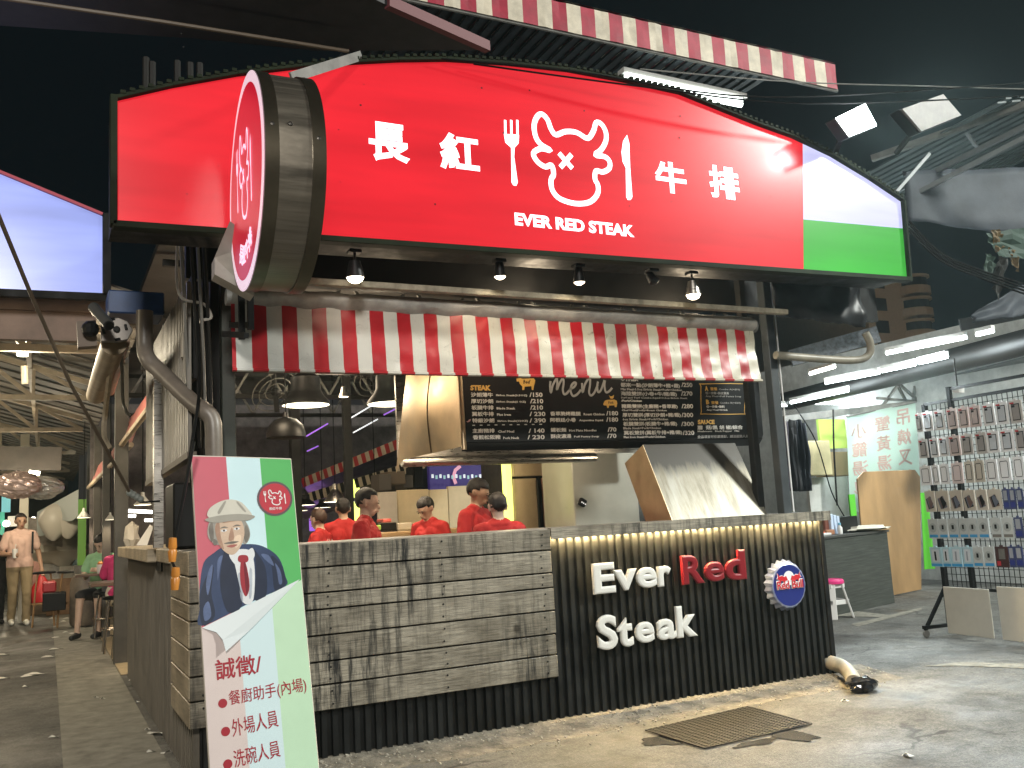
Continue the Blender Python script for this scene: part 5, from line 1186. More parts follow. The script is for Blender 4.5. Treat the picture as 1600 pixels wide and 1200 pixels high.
sm([(320, 812), (340, 806), (372, 803), (398, 806), (388, 813), (362, 814), (336, 817)], .0054, 'print_cap_peak', CAP2)
for q in (((340, 800), (350, 784), (353, 785), (344, 802)), ((372, 784), (384, 798), (381, 799), (370, 786))): sm(q, .0052, 'print_cap_seam', CAP2)
# curled page corner
CUR = M('page_curl', lin((205, 212, 214)), .35)
C_ = [Q(316, 981, .003), Q(468.5, 905, .003), Q(430, 945, .004), Q(390, 985, .012), Q(353, 1018, .03), Q(348, 1000, .022), Q(338, 988, .012)]
MB().face(C_).build('page_curl', CUR, rb, smooth=False)
lc = Q(429.5, 779, .0025); rl = (Q(429.5, 752).z-Q(430, 806).z)/2/ (PN.y*-1)
PUP = PN.cross(V((1, 0, 0)))
def disc2(c, r, o, mat, nm):
    MB().face([c+PN*o+V((1, 0, 0))*cos(2*pi*i/36)*r+PUP*sin(2*pi*i/36)*r for i in range(36)]).build(nm, mat, rb, fix=False)
disc2(lc, rl, .0, M('print_grey_ring', lin((92, 74, 80)), .4), 'logo_ring'); disc2(lc, rl*.88, .0006, M('print_logo_red', lin((178, 48, 62)), .4), 'logo_disc')
PLT = M('print_white', lin((226, 222, 220)), .4)
emblem(rb, PLT, lambda q: lc+V((1, 0, 0))*((q[0]-1110)/330*rl*.72)-PUP*((q[1]-740)/330*rl*.72), PN, rl*.055, .0016)
def qtext(s, x0, y0, x1, y1, h, mat, bold=.0, nm='lettering'):
    p0, p1 = Q(x0, y0, .0015), Q(x1, y1, .0015)
    text(s, p0, p1, (Q(x0, y0-h, .0015)-p0).length, mat, rb, nm, bold=bold, nrm=PN, depth=.0008, res=2)
INK = M('print_red_ink', lin((150, 24, 40)), .45)
text('長紅牛排', lc+V((1, 0, 0))*(-rl*.36)-PUP*rl*.66, lc+V((1, 0, 0))*(rl*.36)-PUP*rl*.66, rl*.17, PLT, rb, bold=.02, nrm=PN)
qtext('誠徵/', 338, 1064, 410, 1052, 33, INK, .016)
qtext('餐廚助手(內場)', 359, 1106, 480, 1083, 27, INK, .004); qtext('外場人員', 364, 1152, 436, 1135, 28, INK, .004); qtext('洗碗人員', 367, 1200, 439, 1182, 28, INK, .004)
for c_ in ((348, 1099), (352.5, 1143), (356, 1194)): disc2(Q(*c_, .002), rl*.23, 0, INK, 'bullet')

# ------------------------------------------------------------------ people
PEOPLE = []
def xf(M_, p): return M_ @ V(p)
def person(label, loc, rz, h=1.62, pose=None, shirt=None, pants=None, skin=None, hair='short', hairm=None, sleeve=.62, head=(0, 0, 0), group=None, shoes=None, lean=0, female=False, shorts=False, detail=.0105, long=False):
    J = {'hip': .90, 'sh': 1.395, 'neck': 1.44, 'hd': 1.585}
    p = dict(elb_l=(.235, .02, 1.12), hnd_l=(.245, -.06, .87), elb_r=(-.235, .02, 1.12), hnd_r=(-.245, -.06, .87), kn_l=(.10, -.02, .48), an_l=(.105, .02, .08), kn_r=(-.10, -.02, .48), an_r=(-.105, .02, .08), hipz=.90, toe_l=(0, -1), toe_r=(0, -1))
    p.update(pose or {})
    dz = p['hipz']-.90; ln = Matrix.Rotation(radians(lean), 4, 'X')
    hipc = V((0, 0, p['hipz']))
    up_ = lambda q: hipc+ln @ (V(q)-V((0, 0, .90)))          # upper body points
    prim = []                                                # (label, a, b, ra, rb, squash)
    cap = lambda lab, a, b, ra, rb: prim.append((lab, V(a), V(b), ra, rb))
    ws = .93 if female else 1
    for x in (-.07, .07):
        cap('S', up_((x, 0, 1.30)), up_((x*1.0, .005, 1.06)), .112*ws, .098*ws)
        cap('P', up_((x*1.1, .0, .97)), V((x*1.2, 0, p['hipz']-.02)), .108, .105)
    cap('S', up_((-.135*ws, .01, 1.385)), up_((.135*ws, .01, 1.385)), .066, .066)
    cap('S', up_((-.05, .012, 1.42)), up_((.05, .012, 1.42)), .062, .062)
    cap('S', up_((0, -.02, 1.26)), up_((0, -.01, 1.05)), .115, .105)
    cap('S', up_((-.06, 0, 1.03)), up_((.06, 0, .95)), .115, .115)
    hd = up_((0, -.012, J['hd'])); nk = up_((0, .012, 1.40))
    cap('K', nk, up_((0, .0, 1.53)), .054, .05)
    RH = ln.to_3x3() @ (Matrix.Rotation(radians(head[2]), 3, 'Z') @ Matrix.Rotation(radians(head[0]), 3, 'X') @ Matrix.Rotation(radians(head[1]), 3, 'Y'))
    hp = lambda q: hd+RH @ V(q)
    for s in ('l', 'r'):
        sx = 1 if s == 'l' else -1
        sh = up_((sx*.175*ws, .01, 1.375)); e = V(p['elb_'+s])+V((0, 0, dz)) if s+'_abs' not in p else V(p['elb_'+s]); hn = V(p['hnd_'+s])+V((0, 0, dz))
        m_ = sh.lerp(e, sleeve)
        cap('S', sh, m_, .066, .064); cap('K', sh.lerp(e, .3), e, .047, .040); cap('K', e, hn, .041, .027)
        d_ = (hn-e).normalized(); pm = hn+d_*.055; sd = d_.cross(V((0, 1, 0))); sd = sd.normalized() if sd.length > .1 else V((1, 0, 0))
        cap('K', hn, pm, .027, .032)
        for k_ in range(4):
            f0 = pm+sd*(k_-1.5)*.017+d_*.015; f1 = f0+d_*(.035+.006*(k_ in (1, 2)))+V((0, -.012, 0)); cap('K', f0, f1, .0105, .010); cap('K', f1, f1+d_*.022+V((0, -.02, 0)), .010, .009)
        cap('K', hn+d_*.02, hn+d_*.06-sd*sx*.04, .014, .010)
        hipj = V((sx*.095, 0, p['hipz'])); kn = V(p['kn_'+s]); an = V(p['an_'+s])
        cap('P', hipj, kn, .092, .064)
        cap('K' if shorts else 'P', kn, an, .060 if not shorts else .055, .055 if not shorts else .036)
        td = V((*p['toe_'+s], 0)).normalized()
        cap('F', an+V((0, 0, -.03))-td*.03, an+V((0, 0, -.045))+td*.15, .045, .036)
    # head: skull, face, jaw, nose, ears
    cap('K', hp((0, .02, .025)), hp((0, -.02, .02)), .083, .078)
    cap('K', hp((0, -.025, -.02)), hp((0, -.045, -.07)), .066, .042)
    cap('K', hp((0, -.085, .004)), hp((0, -.108, -.03)), .011, .016)
    cap('K', hp((-.03, -.082, .02)), hp((.03, -.082, .02)), .017, .017)
    cap('K', hp((-.012, -.092, -.062)), hp((.012, -.092, -.062)), .012, .012)
    for sx in (-1, 1): cap('K', hp((sx*.079, .012, .012)), hp((sx*.078, .008, -.03)), .017, .010)
    mb = MB()
    for lab, a, b, ra, rb_ in prim:
        ax = (b-a); l = ax.length
        if l < 1e-4: mb.ball(a, ra, 12); continue
        ax /= l; pr = [(ra*sin(t*pi/8), -ra*cos(t*pi/8)) for t in range(0, 5)]+[(rb_*cos(t*pi/8), l+rb_*sin(t*pi/8)) for t in range(0, 5)]
        mb.lathe(pr, a, ax, 12)
    sc_ = h/1.70
    R_ = Matrix.Translation(V(loc)) @ Matrix.Rotation(radians(rz), 4, 'Z') @ Matrix.Scale(sc_, 4)
    me = bpy.data.meshes.new('person'); me.from_pydata(mb.v, [], mb.f)
    bm = bmesh.new(); bm.from_mesh(me); bmesh.ops.recalc_face_normals(bm, faces=bm.faces); bm.to_mesh(me); bm.free()
    o = bpy.data.objects.new('person', me); COL.objects.link(o); o.matrix_world = R_
    md = o.modifiers.new('r', 'REMESH'); md.mode = 'VOXEL'; md.voxel_size = detail; md.use_smooth_shade = True
    md = o.modifiers.new('s', 'SMOOTH'); md.factor = .5; md.iterations = 3
    tag(o, label, 'person', group)
    o_hem = p['hipz']-.015 if p['hipz'] > .8 else None
    PEOPLE.append((o, prim, o_hem, dict(S=shirt, P=pants, K=skin, F=shoes or M('shoe_dark', (.02, .02, .02), .5))))
    hm = hairm or HAIR
    # hair: a cap of the skull whose hairline runs high over the face and low at the nape
    mb = MB(); nu_, nv_ = 28, 16; c_ = (0, .012, .03)
    vs = []; fs = []
    for i in range(nv_+1):
        t = pi*.80*i/nv_
        for j in range(nu_):
            a = 2*pi*j/nu_; q = V((sin(t)*cos(a), sin(t)*sin(a), cos(t)))
            back = q.y; r_ = 1.0
            thick = .98+.07*max(0, q.z)+(.12*max(0, q.z)*max(0, -q.y) if hair != 'long' else .02)+.05*nz(q.x*5, q.y*5, q.z*5+h*9)+.05*nz(q.x*16, q.y*16, h)*max(.2, q.z)
            side = 1.0 if hair != 'short' or q.z > .3 else .955
            vs.append(V((q.x*.0875*thick*side, q.y*.1035*thick*side, q.z*.098*thick)))
    keep = []
    for i in range(nv_):
        for j in range(nu_):
            b_ = (j+1) % nu_; ids = (i*nu_+j, i*nu_+b_, (i+1)*nu_+b_, (i+1)*nu_+j)
            m_ = sum((vs[k] for k in ids), V())/4; front = -m_.y/.104; zz = m_.z/.098
            lim = (.52 if front > .45 else (.05 if front > .0 else (-.45 if front > -.55 else -.78)))
            if hair == 'fringe' and front > .45: lim = .30
            if hair == 'long': lim = .34 if front > .5 else (-.2 if front > .15 else -1.2)
            if zz > lim: fs.append(ids)
    mb.add([hp(V(c_)+v) for v in vs], fs)
    ho = mb.build('hair', hm, None, smooth=True); ho.parent = o
    ho.modifiers.new('Solid', 'SOLIDIFY').thickness = .012
    if long: 
        mb = MB().ball(hp((0, .11, .08)), (.05, .05, .05), 12); b_ = mb.build('hair_bun', hm, None, smooth=True); b_.parent = o
    DKE = M('eye_dark', (.01, .008, .007), .2); LIP = M('lip', (.36, .13, .10), .5)
    for sx in (-1, 1):
        e_ = MB().ball(hp((sx*.031, -.0985, .006)), (.0125, .006, .005), 10, ax=RH).build('eye', DKE, None, smooth=True); e_.parent = o
        e_ = MB().ball(hp((sx*.032, -.101, .026)), (.019, .005, .0036), 8, ax=RH).build('eyebrow', hm, None, smooth=True); e_.parent = o
    e_ = MB().ball(hp((0, -.1045, -.063)), (.021, .006, .006), 10, ax=RH).build('mouth', LIP, None, smooth=True); e_.parent = o
    return o, hp, R_, up_
def finish_people():
    dg = bpy.context.evaluated_depsgraph_get()
    for o, prim, hem, mats in PEOPLE:
        me = bpy.data.meshes.new_from_object(o.evaluated_get(dg)); o.modifiers.clear()
        import numpy as np
        n = len(me.polygons); cen = np.empty(n*3, np.float32); me.polygons.foreach_get('center', cen); cen = cen.reshape(-1, 3)
        best = np.full(n, 9., np.float32); lab = np.zeros(n, np.int32); keys = 'SPKF'
        for l, a, b, ra, rb_ in prim:
            a_ = np.array(a, np.float32); d = np.array(b, np.float32)-a_; L2 = max(float(d @ d), 1e-9)
            t = np.clip((cen-a_) @ d/L2, 0, 1); dist = np.linalg.norm(cen-a_-t[:, None]*d, axis=1)-(ra+(rb_-ra)*t)
            if l in 'S': dist -= .004
            m_ = dist < best; best[m_] = dist[m_]; lab[m_] = keys.index(l)
        if hem:
            tor = (lab < 2); lab[tor & (cen[:, 2] > hem)] = 0; lab[tor & (cen[:, 2] <= hem) & (np.abs(cen[:, 0]) < .19)] = 1
        for k_ in keys: me.materials.append(mats[k_])
        me.polygons.foreach_set('material_index', lab); me.polygons.foreach_set('use_smooth', [True]*n)
        # cloth folds: gentle creases pushed into the clothed surface
        nv = len(me.vertices); co = np.empty(nv*3, np.float32); me.vertices.foreach_get('co', co); co = co.reshape(-1, 3)
        no = np.empty(nv*3, np.float32); me.vertex_normals.foreach_get('vector', no); no = no.reshape(-1, 3)
        cl = np.zeros(nv, bool); lv = np.empty(len(me.loops), np.int32); me.loops.foreach_get('vertex_index', lv)
        lt = np.empty(n, np.int32); me.polygons.foreach_get('loop_total', lt); cl[lv[np.repeat(lab < 2, lt)]] = True
        rg = np.random.RandomState(int(abs(o.location.x)*97+abs(o.location.y)*31)); f = np.zeros(nv, np.float32)
        for q in range(9):
            d = rg.normal(size=3); d[2] *= .6; d /= np.linalg.norm(d); fr = rg.uniform(16, 46); f += np.abs(np.sin(co @ d*fr+rg.uniform(0, 6)+2*np.sin(co @ rg.normal(size=3)*9)))*.0035*22/fr
        co += no*((f-.009)*cl)[:, None]; me.vertices.foreach_set('co', co.ravel()); me.update()
        o.data = me
SHR = M('shirt_red', (.42, .012, .012), .75, bump=.25, bs=18); PNT = M('trousers_dark', (.02, .02, .024), .8)
def head_at(px, py, y, h):   # ground point under a head seen at the pixel, scaled to stand there
    c = at(px, py, y=y); return V((c.x, c.y, 0)), c.z/(1.585)*1.70
def staff(label, px, py, y, rz, **k):
    loc, h = head_at(px, py, y, 1); return person(label, loc, rz, h, shirt=SHR, pants=PNT, group='staff in red shirts behind the counter', **k)
UPARM = dict(hnd_l=(.14, -.30, 1.02), hnd_r=(-.14, -.30, 1.02), elb_l=(.25, -.03, 1.12), elb_r=(-.25, -.03, 1.12))
staff('young man in red shirt with shaved sides, seen in profile facing right', 571, 786, 6.9, 62, pose=UPARM, skin=SKIN, head=(8, 0, 8), detail=.009)
o_, hp_, R_, up_w = staff('woman in red shirt with brown bob, turned away at the far end', 499, 812, 8.9, -128, pose=UPARM, skin=SKINL, hair='bob', hairm=HAIRB, head=(5, 0, -20), female=True)
# arc of lettering on her back
for i, ch in enumerate('EVER RED'):
    if ch == ' ': continue
    a_ = radians(64-i*18); q = up_w((-sin(radians(-64+i*18))*.0, .0, 0))
    c_ = V((-.125*sin(radians(-60+i*17)), .128, 1.25+.075*cos(radians(-60+i*17)))); r_ = radians(-60+i*17)
    ex_ = V((-cos(r_), 0, -sin(r_))); ez_ = V((-sin(r_), 0, cos(r_)))
    vs, fs = glyphs(ch, .04, 1); cx_ = (min(v.x for v in vs)+max(v.x for v in vs))/2
    mb = MB(); mb.add([c_+ex_*((v.x-cx_)*.055)+ez_*(v.y*.055)+V((0, .004+v.z*.02-abs(c_.x)*.12, 0)) for v in vs], fs)
    l_ = mb.build('lettering', M('shirt_print', (.8, .78, .74), .7), None, fix=False); l_.parent = o_
staff('man in red shirt seen from behind beyond the profile man', 536, 796, 9.2, 175, pose=UPARM, skin=SKIN, detail=.012)
staff('man in red shirt bending his head down, facing left', 676, 793, 8.2, -62, pose=UPARM, skin=SKIN, hair='fringe', head=(24, 0, -5), lean=8)
staff('tall boy in red shirt with undercut looking down to the right', 737, 770, 7.0, 38, pose=UPARM, skin=SKIN, hair='fringe', head=(18, 0, 12), detail=.009, lean=4)
staff('worker in red shirt seen from behind, nearest the glowing tube', 778, 792, 6.3, 168, pose=UPARM, skin=SKINL, detail=.009, head=(6, 0, 0))
# lane: walking man with red bag
wl = at(29, 977, z=0); 
POL = M('polo_pink', (.62, .42, .34), .8); KHA = M('khaki', (.26, .20, .11), .8); SHW = M('shoe_white', (.7, .68, .6), .6)
po, hpw, Rw, upw = person('man in pale pink polo and khaki trousers carrying a red bag and a cup', wl, 8, 1.70, pose=dict(elb_r=(-.25, .02, 1.10), hnd_r=(-.12, -.22, 1.08), elb_l=(.26, .03, 1.10), hnd_l=(.30, -.02, .86), kn_l=(.09, -.10, .48), an_l=(.09, -.08, .08), kn_r=(-.09, .0, .48), an_r=(-.10, .08, .09)), shirt=POL, pants=KHA, skin=SKIND, shoes=SHW, head=(2, 0, 6))
hb = Rw @ V((.305, -.04, .76)); 
mb = MB().grid(lambda u, v: hb+V((cos(u*2*pi)*(.02+.16*min(1, v*1.6)*(1-.25*v*v))*(1+.12*nz(u*9, v*5)), sin(u*2*pi)*(.02+.10*min(1, v*1.6))*(1+.15*nz(u*9, v*4, 2)), -.44*v)), 20, 10)
solo(mb, 'plastic_bag', M('bag_red', (.55, .025, .03), .35, alpha=.93), 'thin red plastic bag held by the man in the pink polo', 'bag', org=hb, smooth=True)
hb = Rw @ V((-.10, -.27, 1.10))
t = thing('drink_cup', 'white paper cup held by the man in the pink polo', 'cup', hb)
MB().lathe([(0, -.07), (.032, -.07), (.042, .07), (.04, .07), (0, .068)], hb, n=14).build('cup', WPLA, t, smooth=True); MB().tube([hb+V((0, 0, .06)), hb+V((.01, -.01, .14))], .005, 6).build('straw', WHITE, t)
mb = MB(); mb.frame(Rw @ V((.16, -.10, 1.25)), (V((1, 0, 0)), V((0, 1, 0)), V((0, 0, 1))), (.014, .02, .17)); solo(mb, 'bag_strap', BLKP, 'dark shoulder strap over the pink polo', 'strap', org=Rw @ V((.16, -.1, 1.25)))
wl2 = at(-6, 975, z=0); wl2.x -= .05
person('passer-by in black clothes at the very edge of the lane', wl2, 20, 1.62, shirt=M('cloth_black', (.012, .012, .013), .8), pants=M('cloth_black', (.012, .012, .013), .8), skin=SKINL, hair='long', female=True, sleeve=.98)
# seated diners
ws = at(150, 985, z=0); ws = V((at(160, 900, y=13.6).x, 13.6, 0))
GRT = M('top_mint', (.28, .52, .30), .8); PKT = M('top_magenta', (.50, .03, .14), .8); SKT = M('skirt_dark', (.02, .02, .02), .8); CRM = M('cream_trousers', (.55, .5, .42), .8)
SIT = dict(hipz=.58, kn_l=(.12, -.42, .58), an_l=(.12, -.40, .09), kn_r=(-.12, -.42, .58), an_r=(-.14, -.46, .09), elb_l=(.24, -.08, 1.18), hnd_l=(.10, -.30, 1.22), elb_r=(-.24, -.08, 1.16), hnd_r=(-.10, -.32, 1.14))
sx_ = at(162, 872, y=13.6)
person('seated woman in mint green top and dark shorts eating with bare legs', (sx_.x, 13.6, 0), -28, 1.60, pose=SIT, shirt=GRT, pants=SKT, skin=SKINL, hair='long', head=(22, 0, -6), shorts=True, female=True, long=True, lean=6)
sx_ = at(186, 890, y=13.0)
person('seated diner in magenta top and cream trousers turned away', (sx_.x, 12.7, 0), 158, 1.56, pose=SIT, shirt=PKT, pants=CRM, skin=SKINL, hair='long', female=True, sleeve=.95, lean=4)
# far passers-by in the lane
BLU_S = M('shirt_pale_blue', (.42, .52, .70), .8)
for i, (px, py, yy, mm, lb) in enumerate(((57, 848, 23, BLU_S, 'far passer-by in pale blue shirt with a black strap'), (83, 852, 25, WPLA, 'far passer-by in white walking behind the wooden stools'), (45, 850, 27, M('shirt_grey', (.3, .3, .32), .8), 'far passer-by in grey half hidden behind the pink polo'), (70, 846, 30, M('shirt_tan', (.4, .3, .22), .8), 'farthest passer-by in tan at the end of the lane'))):
    loc, h = head_at(px, py, yy, 1); person(lb, loc, (10, -30, 15, 160)[i], 1.66, shirt=mm, pants=PNT, skin=SKIN, group='passers-by far down the lane', detail=.02)
finish_people()

# ------------------------------------------------------------------ pendants and dining hall
def pendant(px, py, y_, dpx, kind, label, lit=True, power=22, hang=None):
    c = at(px, py, y=y_); r = (at(px+dpx/2, py, y=y_)-at(px-dpx/2, py, y=y_)).length/2
    t = thing('pendant_lamp', label, 'lamp', c, 'pendant lamps over the dining hall')
    pr = {'bell': [(r, 0), (r*.97, r*.12), (r*.72, r*.42), (r*.62, r*.62), (r*.60, r*1.15), (r*.30, r*1.35), (r*.12, r*1.4), (0, r*1.42)], 'dome': [(r, 0), (r*.98, r*.25), (r*.85, r*.62), (r*.55, r*.92), (r*.15, r*1.05), (r*.12, r*1.3), (0, r*1.3)],
          'cone': [(r, 0), (r, r*.05), (r*.3, r*1.0), (r*.24, r*1.05), (r*.22, r*1.5), (0, r*1.55)], 'low': [(r, 0), (r, r*.08), (r*.45, r*.55), (r*.42, r*1.0), (0, r*1.05)], 'bulb': [(r, 0), (r*.6, r*1.1), (r*.4, r*2), (0, r*2.1)]}[kind.split()[0]]
    mat = {'k': BLKP, 'g': M('enamel_green', (.012, .075, .035), .25), 's': STEEL, 'w': M('enamel_white', (.6, .58, .52), .3)}[kind.split()[1]]
    sh_ = MB().lathe(pr, c, (0, 0, 1), 28).build('shade', mat, t, smooth=True)
    MB().lathe([(r*.96, -.002), (0, -.003)], c, (0, 0, 1), 24).build('diffuser', M('pendant_glow', (1, .90, .66), emit=5) if lit else BLK, sh_)
    zt = hang or max(3.4, c.z+.4)
    MB().tube([c+V((0, 0, pr[-1][1])), V((c.x, c.y, zt))], .006, 5).build('cord', CBL, t)
    if lit and power: lamp('pendant_light', 'SPOT', c-V((0, 0, .03)), power, WARM, r*.5, c-V((0, 0, 2)), 150, .9)
    return t
pendant(478, 633, 8.2, 75, 'bell k', 'big black bell pendant, glowing, under the curtain near the drum sign', power=75)
pendant(612, 631, 8.6, 74, 'bell k', 'big black bell pendant half hidden by the hood', power=75)
pendant(447, 684, 8.0, 62, 'dome k', 'glossy black dome pendant, unlit, below the big bell pendant', lit=False)
pendant(537, 620, 9.4, 15, 'bulb s', 'tiny steel lamp hanging between the two big bell pendants', power=8)
pendant(524, 784, 11, 36, 'cone s', 'polished steel cone pendant behind the shaved-sided man', power=25)
pendant(548, 784, 11.6, 22, 'low g', 'green enamel pendant next to the steel cone pendant', power=10)
pendant(586, 764, 12, 15, 'low g', 'dark green pendant above the cardboard boxes', lit=False)
pendant(477, 789, 11.4, 32, 'low k', 'low black pendant beside the violet light, first of two', power=10)
pendant(504, 793, 12.2, 26, 'low k', 'low black pendant just left of the steel cone pendant', power=10)
pendant(470, 798, 13, 22, 'low s', 'small steel pendant under the first low black one', power=8)
pendant(223, 789, 10.6, 28, 'cone w', 'white cone pendant behind the crank handle', power=25)
pendant(131, 809, 16, 22, 'cone w', 'white cone pendant over the lane-side tables, farthest down the lane', power=20)
pendant(172, 812, 13, 16, 'cone w', 'white cone pendant between the two dark columns', power=14)
for i, (a, b) in enumerate((((197, 798), (238, 800)), ((188, 806), (212, 806)), ((226, 813), (240, 813)))):
    A, B = at(*a, y=12+i), at(*b, y=12+i)
    solo(MB().tube([A, B], .02, 6), 'tube_light', TUBE, ('warm tube light under the white cone pendant', 'short warm tube light beside the dark column', 'little warm tube light over the clipboard')[i], 'lamp', org=A)
lamp('hall_fill', 'POINT', (2.6, 9.5, 2.7), 35, WARM, .3); lamp('hall_fill', 'POINT', (1.6, 7.6, 2.5), 45, WARM, .2)  # added fill lights without fixtures, standing in for unseen hall lighting
lamp('hood_fill', 'SPOT', (2.9, 6.6, 2.1), 22, WARM, .1, (2.9, 7.2, 0), 150, .9)  # added fill at the hood, no fixture
lamp('kitchen_fill', 'POINT', (1.2, 6.2, 2.55), 9, WARM, .12); lamp('kitchen_fill', 'POINT', (2.9, 5.3, 2.68), 16, WARM, .1); lamp('kitchen_fill', 'POINT', (4.2, 5.3, 2.68), 14, WARM, .1)  # added fixtureless fill for staff, hood and menu board
lamp('kitchen_fill', 'POINT', (3.3, 7.3, 1.98), 30, WARM, .1); lamp('kitchen_fill', 'POINT', (2.6, 7.6, 2.4), 40, WARM, .15)  # more added fill behind the hood, no fixtures
lamp('under_hood_fill', 'POINT', (4.6, 6.5, 1.66), 13, WARM, .08); lamp('under_hood_fill', 'POINT', (3.0, 6.1, 1.68), 9, WARM, .08)  # added fill under the hood for faces and cabinet, no fixtures
ROOF = M('hall_roof', (.03, .027, .024), .7, var=.4)
solo(MB().prism([(.7, 5.7, 3.35), (6.4, 5.7, 3.35), (6.4, 15, 3.35), (.7, 15, 3.35)], (0, 0, .06)), 'hall_roof', ROOF, 'dark roof over the dining hall', 'roof', org=(3, 9, 3.3))
solo(MB().box((.7, 5.5, 2.72), (6.3, 5.56, 3.6)), 'roof_fascia', BLK, 'black fascia above the striped curtain', 'fascia', org=(3, 5.5, 3))
for j, y_ in enumerate((7.2, 9.0, 10.8, 12.6)):
    t = thing('hall_truss', ('first', 'second', 'third', 'fourth')[j]+' dark steel truss of the dining hall roof, counted from the counter', 'truss', (3.5, y_, 2.75))
    MB().bar((.75, y_, 2.78), (6.3, y_, 2.78), .05, .05).build('chord', DKS, t); MB().bar((.75, y_, 3.28), (6.3, y_, 3.28), .05, .05).build('chord', DKS, t)
    for i in range(10):
        x = .8+i*.55; MB().bar((x, y_, 2.8), (x+.275, y_, 3.27), .025, .025).build('web', GREY, t); MB().bar((x+.275, y_, 3.27), (x+.55, y_, 2.8), .025, .025).build('web', GREY, t)
VIO = EMIT('violet_glow', (170, 110, 235), .7)
for i, (a, b, y_, mm) in enumerate((((545, 655), (600, 622), 11, EMIT('led_white', (255, 255, 255), 1)), ((478, 682), (512, 662), 10.5, VIO), ((552, 676), (590, 655), 12, EMIT('led_white', (255, 255, 255), 1)), ((480, 705), (497, 697), 11.5, VIO), ((600, 648), (632, 632), 10.5, VIO))):
    A, B = at(*a, y=y_), at(*b, y=y_+.3)
    solo(MB().tube([A, B], .009, 6), 'led_strip', mm, ('long white LED strip on the dark hall roof', 'violet LED strip left on the dark hall roof', 'second white LED strip on the dark hall roof', 'short violet LED strip low on the hall roof', 'violet LED strip beside the hood')[i], 'lamp', org=A)
# inner striped awning edges
for i, (a, b, za, lb) in enumerate((((470, 748), (690, 658), 2.45, 'upper red and white striped awning edge at the back of the hall'), ((455, 778), (660, 716), 2.2, 'lower dark and white striped awning edge at the back of the hall'))):
    A, B = at(*a, y=13.5), at(*b, y=11.5); n_ = 36; mb = MB()
    mb.grid(lambda u, v: A.lerp(B, u)+V((.03*v, 0, -.13*v)), n_, 2, lambda i_, j_: i_ % 2)
    t = solo(mb, 'awning_edge', [SRD if i == 0 else BLK, DWH], lb, 'awning', org=A)
    A2, B2 = at(a[0], a[1]+8, y=13.6), at(b[0], b[1]+8, y=11.6); C2, D2 = at(b[0], b[1]+44, y=13.2), at(a[0]+20, a[1]+34, y=14.2)
    MB().grid(lambda u, v: (A2*(1-u)+B2*u)*(1-v)+(D2*(1-u)+C2*u)*v+V((0, 0, .04*nz(u*9, v*3, i))), 14, 5).build('cloth', M('awning_cloth_dark', (.06, .05, .042), .7, var=.4), t)
# violet and yellow-green light columns
def glowcol(px0, px1, y0, y1, yy, mat, label, tilt=0):
    A, B = at(px0, y1, y=yy), at(px1, y1, y=yy); zt = at(px1, y0, y=yy).z
    return solo(MB().box((A.x, yy, A.z), (B.x, yy+.08, zt)), 'light_column', mat, label, 'lamp', org=A, bev=.01)
YG = M('yellow_green_glow', (.90, 1, .22), emit=1.6)
glowcol(793, 804, 700, 815, 8.1, YG, 'yellow-green glowing column beside the steel fridge')
glowcol(554, 564, 748, 830, 12.5, YG, 'yellow-green glowing column behind the shaved-sided man')
glowcol(485, 493, 752, 830, 14.2, VIO, 'violet glowing column behind the low black pendants')
glowcol(508, 519, 752, 790, 14.4, M('violet_dim', (.35, .12, .6), emit=.6), 'dim violet lit panel behind the steel cone pendant')
lamp('column_light', 'POINT', at(786, 770, y=8.6), 5, (.9, 1, .4), .1); lamp('column_light', 'POINT', at(490, 790, y=13.8), 10, (.6, .3, 1), .2)
def qbox(px0, py0, px1, py1, y_, dep, mat, label, name, cat, **k): return ybox(px0, py0, px1, py1, y_, dep, mat, label, name, cat, **k)
NAVYW = M('navy_wall', (.05, .03, .17), .6, emit=.35)
hw = qbox(672, 700, 800, 765, 14.6, .1, NAVYW, 'navy-violet lit wall panel with a white star outline', 'wall_panel', 'panel')
ST = []
for i in range(10):
    a_ = pi/2+i*pi/5; r_ = 13 if i % 2 == 0 else 6; ST.append(at(773+cos(a_)*r_, 735-sin(a_)*r_, y=14.56))
mb = MB(); ribbon(mb, ST, .035, (0, -1, 0), True, .01); mb.build('star_outline', EMIT('star_glow', (225, 215, 245), .8), hw, fix=False)
mb = MB(); ribbon(mb, [at(*q, y=14.56) for q in ((712, 756), (708, 745), (711, 735), (719, 728))], .06, (0, -1, 0), False, .01); mb.build('moon_emblem', EMIT('pink_glow', (220, 150, 170), .6), hw, fix=False)
for i in range(20):
    q = at(676+i*6.2, 744+(i % 2)*1.5, y=14.3)
    MB().box(q-V((.018, 0, .03)), q+V((.018, .01, .03))).build('pennant', EMIT('pennant_teal', (150, 190, 190), .5) if i % 2 else EMIT('pennant_white', (220, 225, 230), .7), hw)
qbox(752, 750, 775, 764, 13.5, .05, EMIT('screen_blue', (90, 140, 220), .9), 'small blue screen under the star panel', 'screen', 'screen')
qbox(778, 750, 790, 764, 13.6, .05, EMIT('poster_lit', (200, 190, 200), .6), 'small lit poster right of the blue screen', 'poster', 'poster')
t = qbox(752, 768, 766, 778, 9.0, .06, BLKP, 'number display with red digits behind the boys', 'number_display', 'display')
p0, p1 = at(754, 776.5, y=8.985), at(764, 776, y=8.985); p1.z = p0.z; text('02', p0, p1, .045, EMIT('digit_red', (255, 60, 60), 2), t, 'digit', bold=.04)
CRW = M('cream_panel', (.66, .53, .32), .6, var=.1); GRW = M('grey_panel', (.48, .43, .36), .6, var=.1)
qbox(592, 768, 622, 828, 9.9, .05, GRW, 'pale grey partition panel behind the shaved-sided man', 'partition_panel', 'panel', bev=.006)
